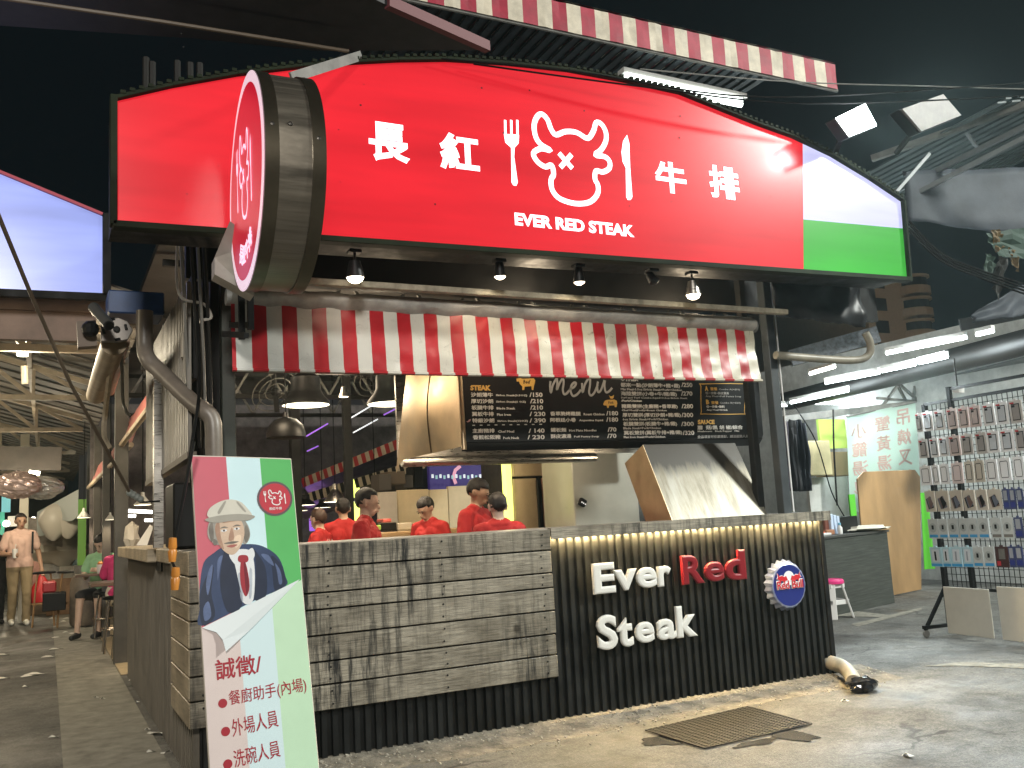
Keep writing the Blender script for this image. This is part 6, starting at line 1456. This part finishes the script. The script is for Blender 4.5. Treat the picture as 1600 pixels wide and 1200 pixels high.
qbox(623, 764, 672, 828, 10.0, .05, CRW, 'cream partition panel left of the bending man', 'partition_panel', 'panel', bev=.006)
qbox(673, 764, 702, 828, 10.05, .05, CRW, 'cream partition panel directly behind the bending man', 'partition_panel', 'panel', bev=.006)
qbox(703, 758, 752, 835, 10.1, .05, M('cream_panel_pale', (.58, .47, .30), .6, var=.1), 'tall cream partition panel between the bending man and the boy', 'partition_panel', 'panel', bev=.006)
pt_ = at(590, 830, y=8.9)
solo(MB().box((pt_.x-.1, 8.7, 1.10), (pt_.x+2.0, 9.4, 1.16)), 'prep_table', M('prep_wood', (.45, .30, .15), .5, var=.2), 'light wooden prep table behind the staff', 'table', org=(pt_.x, 8.9, 1.1), bev=.006)
for i, (x0, y0, x1, y1, mm, lb, nm) in enumerate(((596, 816, 620, 828, BLKP, 'wide black induction cooker on the prep table', 'induction_cooker'), (577, 814, 588, 828, DKS, 'dark canister on the prep table beside the profile man', 'canister'), (589, 820, 596, 828, M('label_green', (.3, .5, .1), .5), 'small green-lidded tub on the prep table', 'tub'), (622, 816, 644, 827, M('clear_box', (.5, .45, .36), .2), 'clear plastic box on the prep table', 'plastic_box'), (646, 817, 668, 826, BLKP, 'black tray on the prep table by the bending man', 'tray'), (598, 810, 612, 816, M('pink_tub', (.6, .12, .10), .5), 'pinkish red tub on top of the black cooker', 'tub'))):
    qbox(x0, y0, x1, y1, 9.0, .2, mm, lb, nm, 'container', bev=.008)
for i, (x0, y0, x1, y1, mm, lb) in enumerate(((592, 740, 612, 766, M('carton_grey', (.10, .085, .07), .8), 'grey carton stacked above the pale grey partition'), (606, 736, 634, 756, M('carton_dark', (.16, .12, .08), .8), 'open brown carton on top of the stack above the partition'), (630, 742, 646, 762, M('carton_grey', (.10, .085, .07), .8), 'dark carton at the right end of the stack'), (648, 728, 662, 762, BLK, 'tall black box beside the carton stack'))):
    qbox(x0, y0, x1, y1, 10.6+i*.1, .3, mm, lb, 'carton', 'box', bev=.008)
q = at(555, 645, y=9.8)
post('hall_column', (at(543, 700, y=10.4).x, 10.4, 0), (at(543, 700, y=10.4).x, 10.4, 3.3), .09, DKS, 'dark column in the dining hall behind the steel cone pendant')
post('hall_column', (at(462, 760, y=9.5).x, 9.5, 0), (at(462, 760, y=9.5).x, 9.5, 3.3), .10, BLK, 'black column just right of the recruitment board')
# ceiling fans (dark) and far hall wall
for i, (px, py) in enumerate(((430, 612), (585, 590))):
    c = at(px, py, y=9.4); t = thing('wall_fan', ('dark caged fan near the drum sign end of the hall roof', 'dark caged fan between the big pendants')[i], 'fan', c)
    for rr in (.10, .17, .24): MB().lathe([(rr, 0), (rr+.008, .004), (rr, .008)], c, (.2, -.6, -.6), 24).build('ring', GREY, t)
    for a_ in range(4): MB().bar(c, c+V((cos(a_*pi/2), .3*sin(a_*pi/2), sin(a_*pi/2)))*.22, .05, .008).build('blade', DKS, t)
    MB().ball(c, .05, 10).build('motor', BLKP, t); MB().tube([c, (c.x, c.y, 3.3)], .012, 6).build('stem', BLKP, t)
solo(MB().box((.6, 16.2, 0), (6.2, 16.4, 3.4)), 'hall_wall', M('hall_wall', (.10, .085, .08), .8, var=.5), 'dim back wall at the far end of the dining hall', 'wall')

# ------------------------------------------------------------------ lane side
LX = .72
def lanepost(px, y_, wd, label, z1=3.3, mat=None): 
    x = at(px, 860, y=y_).x; return post('lane_column', (x, y_, 0), (x, y_, z1), wd, mat or M('lane_steel', (.06, .055, .045), .45, var=.3), label)
lanepost(189, 10.4, .13, 'broad dark column beside the corner of the low wall'); lanepost(166, 13.2, .10, 'dark column behind the seated woman', 3.0); lanepost(151, 16, .10, 'third dark column along the lane', 3.0); lanepost(139, 19, .10, 'farthest dark column along the lane', 3.0)
solo(MB().box((at(248, 800, y=6.6).x-.03, 6.6, 1.17), (at(248, 800, y=6.6).x+.03, 6.68, 2.3)), 'steel_upright', STEEL, 'shiny steel upright standing on the lane-side ledge', 'post', org=(.8, 6.6, 1.17))
solo(MB().box((at(266, 850, y=5.9).x, 5.75, 1.172), (at(266, 850, y=5.9).x+.38, 6.15, at(280, 755, y=5.8).z)), 'black_cabinet', BLKP, 'black cabinet standing on the counter behind the recruitment board', 'cabinet', org=(.8, 5.8, 1.17), bev=.01)
# upper ribbed fascia box above the lane side
fx = .70; f1, f0 = at(300, 706, x=fx), at(232, 753, x=fx); ft = at(300, 590, x=fx).z
t = thing('ribbed_fascia', 'ribbed brown metal fascia hanging above the low wall on the lane side', 'fascia', (fx, f1.y, f1.z))
corrug(MB(), (fx, f1.y), (fx, f0.y), (f1.z, f0.z), (ft+.55, ft+.55), (-1, 0), .075, .02).build('ribbed_sheet', RIBS, t, fix=False)
MB().bar((fx, f1.y, f1.z-.015), (fx, f0.y, f0.z-.015), .05, .035).build('edge_strip', M('edge_dark_wood', (.09, .07, .05), .6), t)
MB().box((fx+.01, f1.y, ft), (fx+.03, f0.y, ft+.6)).build('back_sheet', BLK, t)
# rolled striped side awnings
for i, (a, b, ya, yb_, lb) in enumerate((((262, 600), (186, 700), 7.2, 10.6, 'rolled striped side awning above the lane, nearer the counter'), ((205, 695), (138, 762), 10.8, 16.5, 'rolled striped side awning above the lane, farther away'))):
    A, B = at(*a, y=ya), at(*b, y=yb_); t = thing('side_awning', lb, 'awning', A)
    mb = MB(); mb.grid(lambda u, v: A.lerp(B, u)+V((.10*(1-v), 0, .30*(1-v)+.02*nz(u*12, v*4, i))), 48, 4, lambda i_, j_: i_ % 2); mb.build('cloth', [SRD, M('awning_pink', (.40, .22, .18), .6)], t)
    MB().tube([A, B], .03, 8).build('front_bar', M('bar_cream', (.50, .40, .28), .5, var=.3), t)
# blue-white light sign across the lane
YL = 7.0; LS = lambda px, py, o=0: at(px, py, y=YL-o)
bs = thing('light_box_sign', 'plain bluish-white gabled light box sign across the lane', 'sign', LS(160, 458))
P_ = [LS(-90, 447), LS(160, 458), LS(160, 338), LS(0, 272), LS(-90, 235)]
m = lightbox('sign_blue_white', (.33, .40, .90), .92, .25); MB().prism(P_, (0, .02, 0)).build('face', m, bs)
MB().prism([p+V((0, .022, 0)) for p in P_], (0, .25, 0)).build('light_box', BLK, bs)
MB().bar(P_[2]+V((0, 0, .012)), P_[4]+V((0, 0, .012)), .05, .02).build('red_trim', M('trim_red', (.35, .03, .06), .5), bs)
MB().bar(P_[1]+V((.03, 0, -.02)), P_[2]+V((.03, 0, .02)), .05, .05).build('frame', BLK, bs); MB().bar(P_[0]+V((0, 0, -.03)), P_[1]+V((.04, 0, -.03)), .05, .05).build('frame', BLK, bs)
BRN = M('lane_beam_brown', (.22, .15, .115), .6, var=.25, vs=4)
bar_t('lane_beam', at(-80, 466, y=7.25), at(168, 477, y=7.25), .08, .13, BRN, 'brown boxed beam right under the bluish light box', 'beam')
bar_t('lane_beam', at(-80, 502, y=7.3), at(150, 510, y=7.3), .08, .24, BRN, 'deep brown beam, second under the bluish light box', 'beam')
# blue box, camera, awning motor, tubes, drain pipe
ybox(169, 457, 257, 488, 5.9, .3, M('blue_box', (.012, .05, .16), .45, var=.3), 'blue metal box above the drain pipe', 'meter_box', 'box', bev=.008)
c = at(185, 515, y=5.9); t = thing('awning_motor', 'grey awning gearbox with slotted round plate', 'motor', c)
MB().prism([at(*q, y=5.9) for q in ((158, 500), (185, 496), (200, 502), (208, 516), (200, 530), (185, 534), (158, 533))], (0, .05, 0)).build('plate', M('gear_grey', (.20, .18, .16), .4, .3, var=.3), t, bev=.004)
for a_ in range(4): MB().tube([c+V((cos(a_*pi/2)*.065-.02, -.006, sin(a_*pi/2)*.065)), c+V((cos(a_*pi/2+.5)*.065-.02, -.006, sin(a_*pi/2+.5)*.065))], .008, 6).build('slot', BLKP, t)
MB().lathe([(.02, -.01), (.012, -.014), (0, -.014)], c+V((-.01, 0, 0)), (0, 1, 0), 14).build('hub', DKS, t)
t = thing('security_camera', 'small dark bullet camera on the awning gearbox', 'camera', at(155, 490, y=5.8))
MB().tube([at(146, 480, y=5.85), at(170, 508, y=5.65)], .032, 14).build('body', M('camera_shell', (.07, .07, .065), .3), t, smooth=True); MB().tube([at(170, 508, y=5.65), at(171, 510, y=5.64)], .026, 12).build('lens', BLKP, t)
MB().ball(at(141, 514, y=5.9), .05, 12).build('mount', BLKP, t); MB().prism([at(*q, y=5.95) for q in ((120, 502), (150, 500), (152, 540), (122, 542))], (0, .1, 0)).build('bracket', M('mount_brown', (.16, .12, .09), .6), t)
TUBEW = M('roller_tan', (.30, .22, .12), .5, var=.3)
solo(MB().tube([at(178, 536, y=6.0), at(150, 617, y=8.2)], .075, 16), 'awning_tube', TUBEW, 'thick tan awning tube slanting back under the gearbox', 'roller', org=at(178, 536, y=6), smooth=True)
solo(MB().tube([at(194, 535, y=6.2), at(172, 612, y=8.4)], .035, 10), 'awning_tube', M('roller_copper', (.35, .19, .10), .4, var=.3), 'thin copper-coloured tube beside the thick tan one', 'roller', org=at(194, 535, y=6.2))
DP = smooth_closed([at(226, 486, y=5.6), at(226, 540, y=5.6), at(232, 562, y=5.55), at(250, 580, y=5.5), at(300, 628, y=5.28), at(320, 642, y=5.2), at(331, 655, y=5.18), at(334, 680, y=5.17), at(335, 760, y=5.17), at(336, 850, y=5.17)], 5, False)
solo(MB().tube(DP, .046, 14), 'drain_pipe', M('pvc_brown_grey', (.17, .145, .12), .4, var=.3), 'fat grey drain pipe bending from the blue box down to the counter', 'pipe', org=DP[0], smooth=True)
c = at(295, 535, y=5.5); t = thing('water_filter', 'white canister unit under a grey pipe elbow beside the posts', 'canister', c)
MB().lathe([(0, -.09), (.045, -.09), (.048, .05), (.035, .06), (0, .06)], c, n=18).build('canister', M('dirty_white', (.36, .33, .28), .5, var=.25), t, smooth=True)
MB().tube([c+V((0, 0, .05)), c+V((0, 0, .10)), c+V((.02, .03, .14)), c+V((.05, .1, .15))], .03, 12).build('elbow', GREY, t, smooth=True)
bar_t('bracket_frame', at(362, 508, y=4.95), at(392, 508, y=4.75), .03, .03, BLK, 'upper arm of the black bracket in front of the striped curtain', 'bracket')
bar_t('bracket_frame', at(350, 522, y=4.95), at(385, 524, y=4.75), .03, .03, BLK, 'lower arm of the black bracket in front of the striped curtain', 'bracket')
bar_t('bracket_frame', at(377, 455, y=4.8), at(378, 530, y=4.8), .03, .03, BLK, 'inner upright of the black bracket under the drum sign', 'bracket')
bar_t('bracket_frame', at(391, 462, y=4.75), at(392, 515, y=4.75), .03, .03, BLK, 'outer upright of the black bracket under the drum sign', 'bracket')
# crank rods and cables
c0_ = [at(-10, 318, y=4.4), at(45, 452, y=4.8), at(110, 600, y=5.3), at(203, 770, y=6.0)]
solo(MB().tube(c0_, .010, 8), 'crank_rod', M('rod_brown', (.10, .075, .05), .5), 'long thin awning crank rod slanting across the upper lane view', 'rod', org=c0_[0])
t = thing('crank_joint', 'grey jointed coupling at the lower end of the crank rod', 'coupling', c0_[-1])
for i in range(4):
    a_ = c0_[-1].lerp(at(225, 783, y=6.0), i/4); MB().ball(a_, .022, 10).build('joint', M('joint_grey', (.22, .24, .22), .4), t)
MB().tube([at(218, 785, y=6.0), at(250, 783, y=6.0)], .006, 6).build('link', BLKP, t)
cr0 = [at(303, 690, y=4.75), at(288, 770, y=4.78), at(272, 848, y=4.82)]
t = thing('hand_crank', 'orange-handled awning hand crank hanging beside the plank corner', 'crank', cr0[2])
MB().tube(cr0, .008, 8).build('rod', BLKP, t)
OR = M('handle_orange', (.52, .20, .03), .35, var=.2)
MB().lathe([(0, 0), (.016, .0), (.022, .05), (.017, .06), (.021, .07), (.018, .115), (0, .118)], at(269, 878, y=4.82), (.03, 0, 1), 14).build('handle', OR, t, smooth=True)
MB().tube([at(269, 878, y=4.82), at(272, 885, y=4.80), at(277, 892, y=4.76)], .007, 8).build('link', BLKP, t)
MB().lathe([(0, 0), (.017, .0), (.022, .05), (.017, .06), (.021, .07), (.018, .105), (0, .108)], at(273, 922, y=4.74), (.05, 0, 1), 14).build('handle', OR, t, smooth=True)
cable([at(308, 480, y=5.2), at(312, 600, y=5.2), at(300, 690, y=5.0), at(290, 760, y=5.0)], .009, 'black cable looping down past the drain pipe')
cable([at(277, 380, y=5.0), at(280, 460, y=5.1), at(318, 475, y=5.2), at(330, 495, y=5.2), at(318, 500, y=5.2)], .008, 'pale grey cable loop under the red sign', mat=M('cable_pale', (.4, .38, .34), .5))
for i, px in enumerate((282, 298, 308, 318)): cable([at(px, 372, y=5.0), at(px+4, 440, y=5.1), at(px+10, 560, y=5.3), at(px+14, 700, y=5.4)], .010, ('leftmost', 'second', 'third', 'rightmost')[i]+' of four dark cables dropping under the outer end of the sign', mat=DKS if i % 2 else GREY)
rope = [at(175, 560, y=6.5), at(165, 640, y=7.5), at(163, 680, y=7.6), at(172, 700, y=7.6)]
cable(rope, .02, 'dirty white knotted rope under the thick tan tube', name='rope', mat=M('rope', (.42, .36, .27), .9, var=.4))
cable([at(190, 545, y=6.4), at(192, 620, y=7.2), at(196, 640, y=7.2), at(203, 650, y=7.2)], .012, 'thin grey cord beside the knotted rope', name='rope', mat=GREY)
# lane roof trusses and sheet roof
for j, y_ in enumerate((8.6, 11.6, 15, 19, 24, 30)):
    t = thing('lane_truss', ('nearest', 'second', 'third', 'fourth', 'fifth', 'farthest')[j]+' pale steel truss across the lane roof', 'truss', (-1, y_, 2.85))
    zB_ = 2.86; x0, x1 = -6.0, .45; xm = -2.6; zr_ = 3.95; ze = 3.02
    MB().bar((x0, y_, zB_), (x1, y_, zB_), .06, .06).build('chord', TRUS, t); MB().bar((xm, y_, zr_), (x1, y_, ze), .06, .06).build('chord', TRUS, t); MB().bar((xm, y_, zr_), (x0, y_, ze), .06, .06).build('chord', TRUS, t)
    for i in range(5):
        xa_ = xm+(x1-xm)*i/5; za = zr_+(ze-zr_)*i/5; xb_ = xm+(x1-xm)*(i+1)/5; zb_ = zr_+(ze-zr_)*(i+1)/5
        MB().bar((xa_, y_, zB_), (xa_, y_, za), .035, .05).build('web', TRUS, t); MB().bar((xa_, y_, za), (xb_, y_, zB_), .03, .045).build('web', TRUS, t)
mb = MB(); 
for i in range(44):
    u0 = i/44; 
    for a_, b_, dz in ((0, .55, 0), (.55, 1, .025)):
        ya, yb_ = 7.4+(32-7.4)*(u0+a_/44), 7.4+(32-7.4)*(u0+b_/44)
        mb.prism([(-2.6, ya, 4.02+dz), (.7, ya, 3.04+dz), (.7, yb_, 3.04+dz), (-2.6, yb_, 4.02+dz)], (0, 0, .02)); mb.prism([(-2.6, ya, 4.02+dz), (-6.2, ya, 3.0+dz), (-6.2, yb_, 3.0+dz), (-2.6, yb_, 4.02+dz)], (0, 0, .02))
tag(solo(mb, 'lane_roof', M('lane_roof', (.085, .075, .06), .7, var=.35, vs=2), 'ribbed sheet roof over the market lane', 'roof', org=(-2, 8, 3.5)))
for i in range(3): bar_t('roof_purlin', (-.2-i*.8, 7.6, 3.22+i*.24), (-.2-i*.8, 31, 3.22+i*.24), .05, .06, TRUS, ('lowest', 'middle', 'highest')[i]+' purlin under the lane roof', 'beam')
LT = (((36, 527), (35, 556), 8.9, 'upright bright tube light on the nearest lane truss', 20), ((38, 572), (39, 600), 9.6, 'dim tube housing under the nearest lane truss', 0), ((45, 739), (62, 741), 15.5, 'bright round-ended lamp under the lane roof above the foil balloon', 12), ((8, 835), (18, 836), 20, 'bright lamp far down the lane at the edge', 8))
for a, b, y_, lb, pw_ in LT:
    A, B = at(*a, y=y_), at(*b, y=y_); solo(MB().tube([A, B], .045 if pw_ else .03, 10), 'tube_light', M('lane_tube', (1, .93, .72), emit=9) if pw_ else M('housing_cream', (.5, .45, .34), .5), lb, 'lamp', org=A)
    if pw_: lamp('lane_light', 'POINT', (A+B)/2+V((0, -.15, -.1)), pw_*6, (1, .86, .62), .12)
for y_, x_ in ((5.6, -1.3), (10.5, -1.2), (14, -.9), (18.5, -1.2), (24, -1)):  # first tube is added, out of view, to brighten the ribbed side wall
    t = thing('tube_light', 'warm tube light hanging crosswise over the lane, %s' % {5.6: 'added out of view at the lane mouth', 10.5: 'first beyond the bluish sign', 14: 'second beyond the bluish sign', 18.5: 'third beyond the bluish sign', 24: 'last at the far end'}[y_], 'lamp', (x_-1, y_, 2.9))
    MB().tube([(x_-1.5, y_, 3.0), (x_-.3, y_, 3.0)], .02, 8).build('tube', M('lane_tube', (1, .93, .72), emit=9), t); MB().box((x_-1.55, y_-.03, 3.03), (x_-.25, y_+.03, 3.06)).build('housing', WHITE, t)
    lamp('lane_light', 'POINT', (x_-.9, y_, 2.85), 72, (1, .84, .58), .25)
# dark panel across the lane and hanging goods
bar_t('lane_fascia', at(-60, 715, y=16), at(96, 717, y=16), .1, .36, M('panel_dark', (.05, .042, .035), .7, var=.3), 'dark boxed beam panel across the lane above the foil balloon', 'panel')
for i, (px, py, rx, lb) in enumerate(((26, 758, .21, 'big crinkled pinkish foil balloon hanging in the lane'), (66, 762, .19, 'silvery clear balloon beside the pinkish one'))):
    solo(MB().grid(lambda u, v: at(px, py, y=14.5+i*.3)+V((sin(v*pi)*cos(u*2*pi)*1.45, sin(v*pi)*sin(u*2*pi)*.6, cos(v*pi)*.85))*rx*(1+.14*nz(u*7+i*3, v*6)+.10*nz(u*24, v*20, i)+.05*nz(u*60, v*50, i)), 40, 24), 'foil_balloon', M('foil_%d' % i, ((.80, .62, .56), (.72, .72, .68))[i], .22, .55), lb, 'balloon', org=at(px, py, y=14.5))
post('white_pole', (at(37, 850, y=17).x, 17, 0), (at(36, 850, y=17).x, 17, 3.0), .13, M('pole_cream', (.6, .57, .46), .6), 'cream pole in the lane behind the man in the pink polo')
for i, (px, py, lb) in enumerate(((84, 815, 'hanging white plastic bag of goods, nearer the cream pole'), (107, 812, 'hanging white plastic bag of goods, nearer the dark columns'))):
    c = at(px, py, y=17.5)
    mb = MB().grid(lambda u, v: c+V((cos(u*2*pi)*(.025+.20*sin(pi*min(1, v**.85))**.75)*(1+.22*nz(u*8, v*5, i)), sin(u*2*pi)*(.02+.13*sin(pi*min(1, v**.85))**.75), .30-.62*v)), 22, 14)
    solo(mb, 'hanging_bag', M('bag_film_white', (.66, .62, .54), .35), lb, 'bag', org=c, smooth=True)
solo(MB().grid(lambda u, v: at(58, 800, y=18)*(1-u)+at(122, 765, y=17)*u+V((0, 0, -.4*v-.06*sin(u*9)*v)), 14, 6), 'white_tarp', M('tarp_white', (.55, .6, .58), .5), 'white plastic tarp slung over the lane stalls', 'tarp', org=at(58, 800, y=18), solid=.01)
solo(MB().grid(lambda u, v: at(44, 808, y=18.4)+V((u*.55, 0, -.45*v-.1*u)), 6, 4), 'hanging_print', M('print_pastel', (.5, .45, .4), .6, var=.4), 'pastel printed sheet hanging left of the white bags', 'sheet', org=at(44, 808, y=18.4), solid=.006)
qbox(121, 780, 134, 885, 17, .1, M('panel_green_lit', (.16, .38, .07), .6), 'bright green panel at the lane-side stall', 'stall_screen', 'screen')
qbox(-20, 800, 6, 850, 22, .1, EMIT('teal_lit', (60, 170, 140), .6), 'teal lit banner at the edge of the lane', 'banner', 'banner')
qbox(35, 818, 118, 845, 32, .2, M('lane_end_dark', (.04, .045, .05), .6), 'dark shopfront band at the far end of the lane', 'shopfront', 'building')
ybox(-200, 845, 140, 885, 33, .2, M('lane_end_lit', (.42, .42, .44), .7, var=.5, vs=3), 'pale jumble of goods at the far end of the lane', 'stall_goods', 'stall')
solo(MB().box((-6.4, 7, 0), (-6.2, 34, 3.1)), 'stall_wall', M('stall_wall_brown', (.12, .10, .08), .8, var=.4), 'dim row of closed stalls on the far side of the lane', 'wall')
solo(MB().box((-30, 34, 0), (.6, 34.4, 9)), 'lane_end_building', M('night_facade', (.03, .03, .035), .8), 'dark building closing the far end of the lane', 'building')
solo(MB().box((.6, 22, 0), (30, 22.4, 5.0)), 'rear_building', M('night_facade', (.03, .03, .035), .8), 'dark building behind the dining hall', 'building')
FARC = ((230, 200, 150), (120, 190, 190), (235, 225, 200), (210, 120, 90), (150, 200, 120), (230, 190, 90))
for i, (px0, py0, px1, py1, yy, cc_, lb) in enumerate(((2, 772, 16, 800, 24, 1, 'small teal lit sign at the far left end of the lane'), (12, 806, 30, 822, 26, 2, 'creamy lit sign over a far lane stall'), (48, 824, 62, 838, 27, 0, 'warm lit counter strip at a far lane stall'), (64, 818, 82, 828, 28, 5, 'yellow lit sign at the far end of the lane'), (86, 836, 104, 846, 26, 3, 'orange lit sign low on a far lane stall'), (100, 842, 120, 852, 24, 4, 'pale green lit strip by the far lane stalls'))):
    ybox(px0, py0, px1, py1, yy, .08, EMIT('far_lit_%d' % i, FARC[cc_], .8), lb, 'lit_sign', 'sign')
for i, (px, py, yy) in enumerate(((10, 818, 22), (52, 812, 25), (76, 806, 23), (96, 826, 27), (112, 838, 25), (20, 846, 25))):
    c = at(px, py, y=yy); o = MB().ball(c, .07, 10); solo(o, 'stall_bulb', M('far_bulb', (1, .9, .7), emit=8), 'bare glowing bulb over a far lane stall, ' + ('nearest the lane edge', 'beside the cream pole', 'right of the cream pole', 'above the seated pale crowd', 'just left of the green screen', 'lowest of all')[i], 'lamp', org=c)
for i, (px, yy, w_, h_, mm) in enumerate(((70, 18.5, .5, .5, (.45, .35, .25)), (82, 19, .4, .9, (.5, .5, .48)), (96, 18, .45, .6, (.30, .18, .10)), (112, 18.5, .4, .8, (.42, .40, .34)), (104, 20, .5, 1.1, (.2, .28, .3)), (60, 21, .5, 1.0, (.4, .2, .16)))):
    c = at(px, 920, y=yy); solo(MB().box((c.x-w_/2, yy, 0), (c.x+w_/2, yy+.4, h_)), 'goods_box', M('goods_%d' % i, mm, .7, var=.4, vs=6), ('tan carton', 'tall pale carton', 'brown low carton', 'cream upright carton', 'blue-grey tall box', 'reddish box')[i]+' standing among the far stalls of the lane', 'box', org=(c.x, yy, 0), bev=.01)
# stools, tables, gas bottle
CHR = M('chrome', (.55, .5, .44), .25, 1)
def stool(px, yy, zs, label, r=.15, mat=CHR, seat=BLKP, py=960):
    x = at(px, py, y=yy).x; o = V((x, yy, .013)); t = thing('bar_stool', label, 'stool', o, 'stools at the lane-side tables')
    MB().lathe([(0, zs), (r*.9, zs), (r, zs-.012), (r, zs-.03), (r*.9, zs-.035), (0, zs-.035)], o, n=20).build('seat', seat, t, smooth=True)
    for a_ in range(4):
        u = V((cos(pi/4+a_*pi/2), sin(pi/4+a_*pi/2), 0)); MB().tube([o+u*r*.75+V((0, 0, zs-.03)), o+u*r*.95+V((0, 0, zs*.75)), o+u*r*1.3], .013, 8).build('leg', mat, t, smooth=True)
    MB().lathe([(r*1.08, zs*.4), (r*1.11, zs*.4+.01), (r*1.08, zs*.4+.02)], o, n=20).build('foot_ring', mat, t); return t
stool(183, 11.4, .60, 'chrome stool with black seat between column and low wall'); stool(199, 10.7, .58, 'chrome stool with black seat nearest the low wall'); stool(164, 13.2, .57, 'chrome stool under the woman in mint green', .14)
WST = M('stool_wood', (.34, .20, .09), .5)
stool(107, 15.4, .80, 'tall wooden-legged stool with black seat by the kerb', .16, WST); stool(68, 15.8, .80, 'tall wooden-legged stool with black seat behind the black crate', .16, WST)
tx = at(180, 893, y=11.8)
t = thing('bar_table', 'narrow dark wooden table on the lane side behind the low wall', 'table', (tx.x, 11.8, 0))
MB().box((tx.x-.28, 11.2, .735), (tx.x+.5, 11.9, .77)).build('tabletop', M('table_dark_wood', (.09, .05, .03), .4, var=.2), t, bev=.004); MB().box((tx.x+.2, 11.5, .02), (tx.x+.26, 11.56, .735)).build('leg', BLK, t)
tx = at(158, 880, y=13.1)
t = thing('bar_table', 'dark table in front of the woman in mint green', 'table', (tx.x, 13, 0))
MB().box((tx.x-.3, 12.9, .79), (tx.x+.4, 13.3, .82)).build('tabletop', M('table_dark_wood', (.09, .05, .03), .4, var=.2), t, bev=.004); MB().box((tx.x+.2, 13.1, .02), (tx.x+.26, 13.16, .79)).build('leg', BLK, t)
c = at(157, 866, y=13.05)
t = thing('food_cup', 'paper food cup on the table in front of the woman in mint green', 'cup', (c.x, 13.05, .82)); MB().lathe([(0, 0), (.035, 0), (.048, .11), (.044, .11), (0, .10)], (c.x, 13.05, .82), n=14).build('cup', WPLA, t, smooth=True); MB().ball((c.x, 13.05, .94), (.035, .035, .03), 10).build('food', M('food_orange', (.6, .22, .05), .5), t)
gx_ = at(129, 920, y=15.2); t = thing('gas_cylinder', 'brown-grey gas cylinder standing by the lane kerb', 'gas cylinder', (gx_.x, 15.2, 0))
MB().lathe([(0, .02), (.15, .02), (.17, .07), (.17, .62), (.14, .72), (.06, .77), (0, .77)], (gx_.x, 15.2, 0), n=22).build('body', M('cylinder_grey', (.16, .13, .10), .5, var=.4), t, smooth=True); MB().lathe([(.11, .74), (.12, .75), (.12, .88), (.11, .88)], (gx_.x, 15.2, 0), n=18).build('collar', GREY, t); MB().lathe([(0, .76), (.03, .76), (.03, .85), (0, .86)], (gx_.x, 15.2, 0), n=10).build('valve', BRASS, t)
ybox(66, 925, 103, 953, 15.0, .35, BLKP, 'black crate with pale lid edge on the lane', 'crate', 'crate', bev=.01)
ybox(66, 908, 88, 925, 15.2, .3, M('basket_red', (.5, .03, .04), .4), 'red basket stacked on the black crate', 'basket', 'basket', bev=.02)
solo(MB().prism([at(*q, y=9.7) for q in ((213, 852), (230, 852), (240, 822), (234, 820))], (0, .01, 0)), 'clipboard', WPLA, 'white menu sheet leaning on the lane-side ledge', 'menu sheet', org=at(213, 852, y=9.7))
lump2 = crumple(at(206, 838, y=10.0), .10, 5.5, (.7, .7, 1.3)); solo(lump2, 'plastic_bag', M('bag_cream', (.55, .5, .42), .5), 'cream plastic bag standing on the lane-side ledge', 'bag', org=at(206, 838, y=10), smooth=True)
solo(crumple(at(95, 855, y=19), .42, 2.2, (1.1, .8, .75), 18), 'plastic_sack', M('sack_clear', (.55, .52, .44), .35), 'big pale plastic sack heaped beside the far stools', 'sack', org=at(95, 855, y=19), smooth=True)

# ------------------------------------------------------------------ thin haze added to give the lamps a bloom
hz = MB().box((-108, -66, -1), (108, 148, 21)); hm = bpy.data.materials.new('added_haze'); hm.use_nodes = True
n = hm.node_tree.nodes; n.remove(n['Principled BSDF']); pv = n.new('ShaderNodeVolumePrincipled'); pv.inputs['Density'].default_value = .0015; pv.inputs['Color'].default_value = (.72, .92, .90, 1); pv.inputs['Anisotropy'].default_value = .6
hm.node_tree.links.new(pv.outputs[0], n['Material Output'].inputs['Volume'])
tag(hz.build('added_haze', hm), kind='stuff')
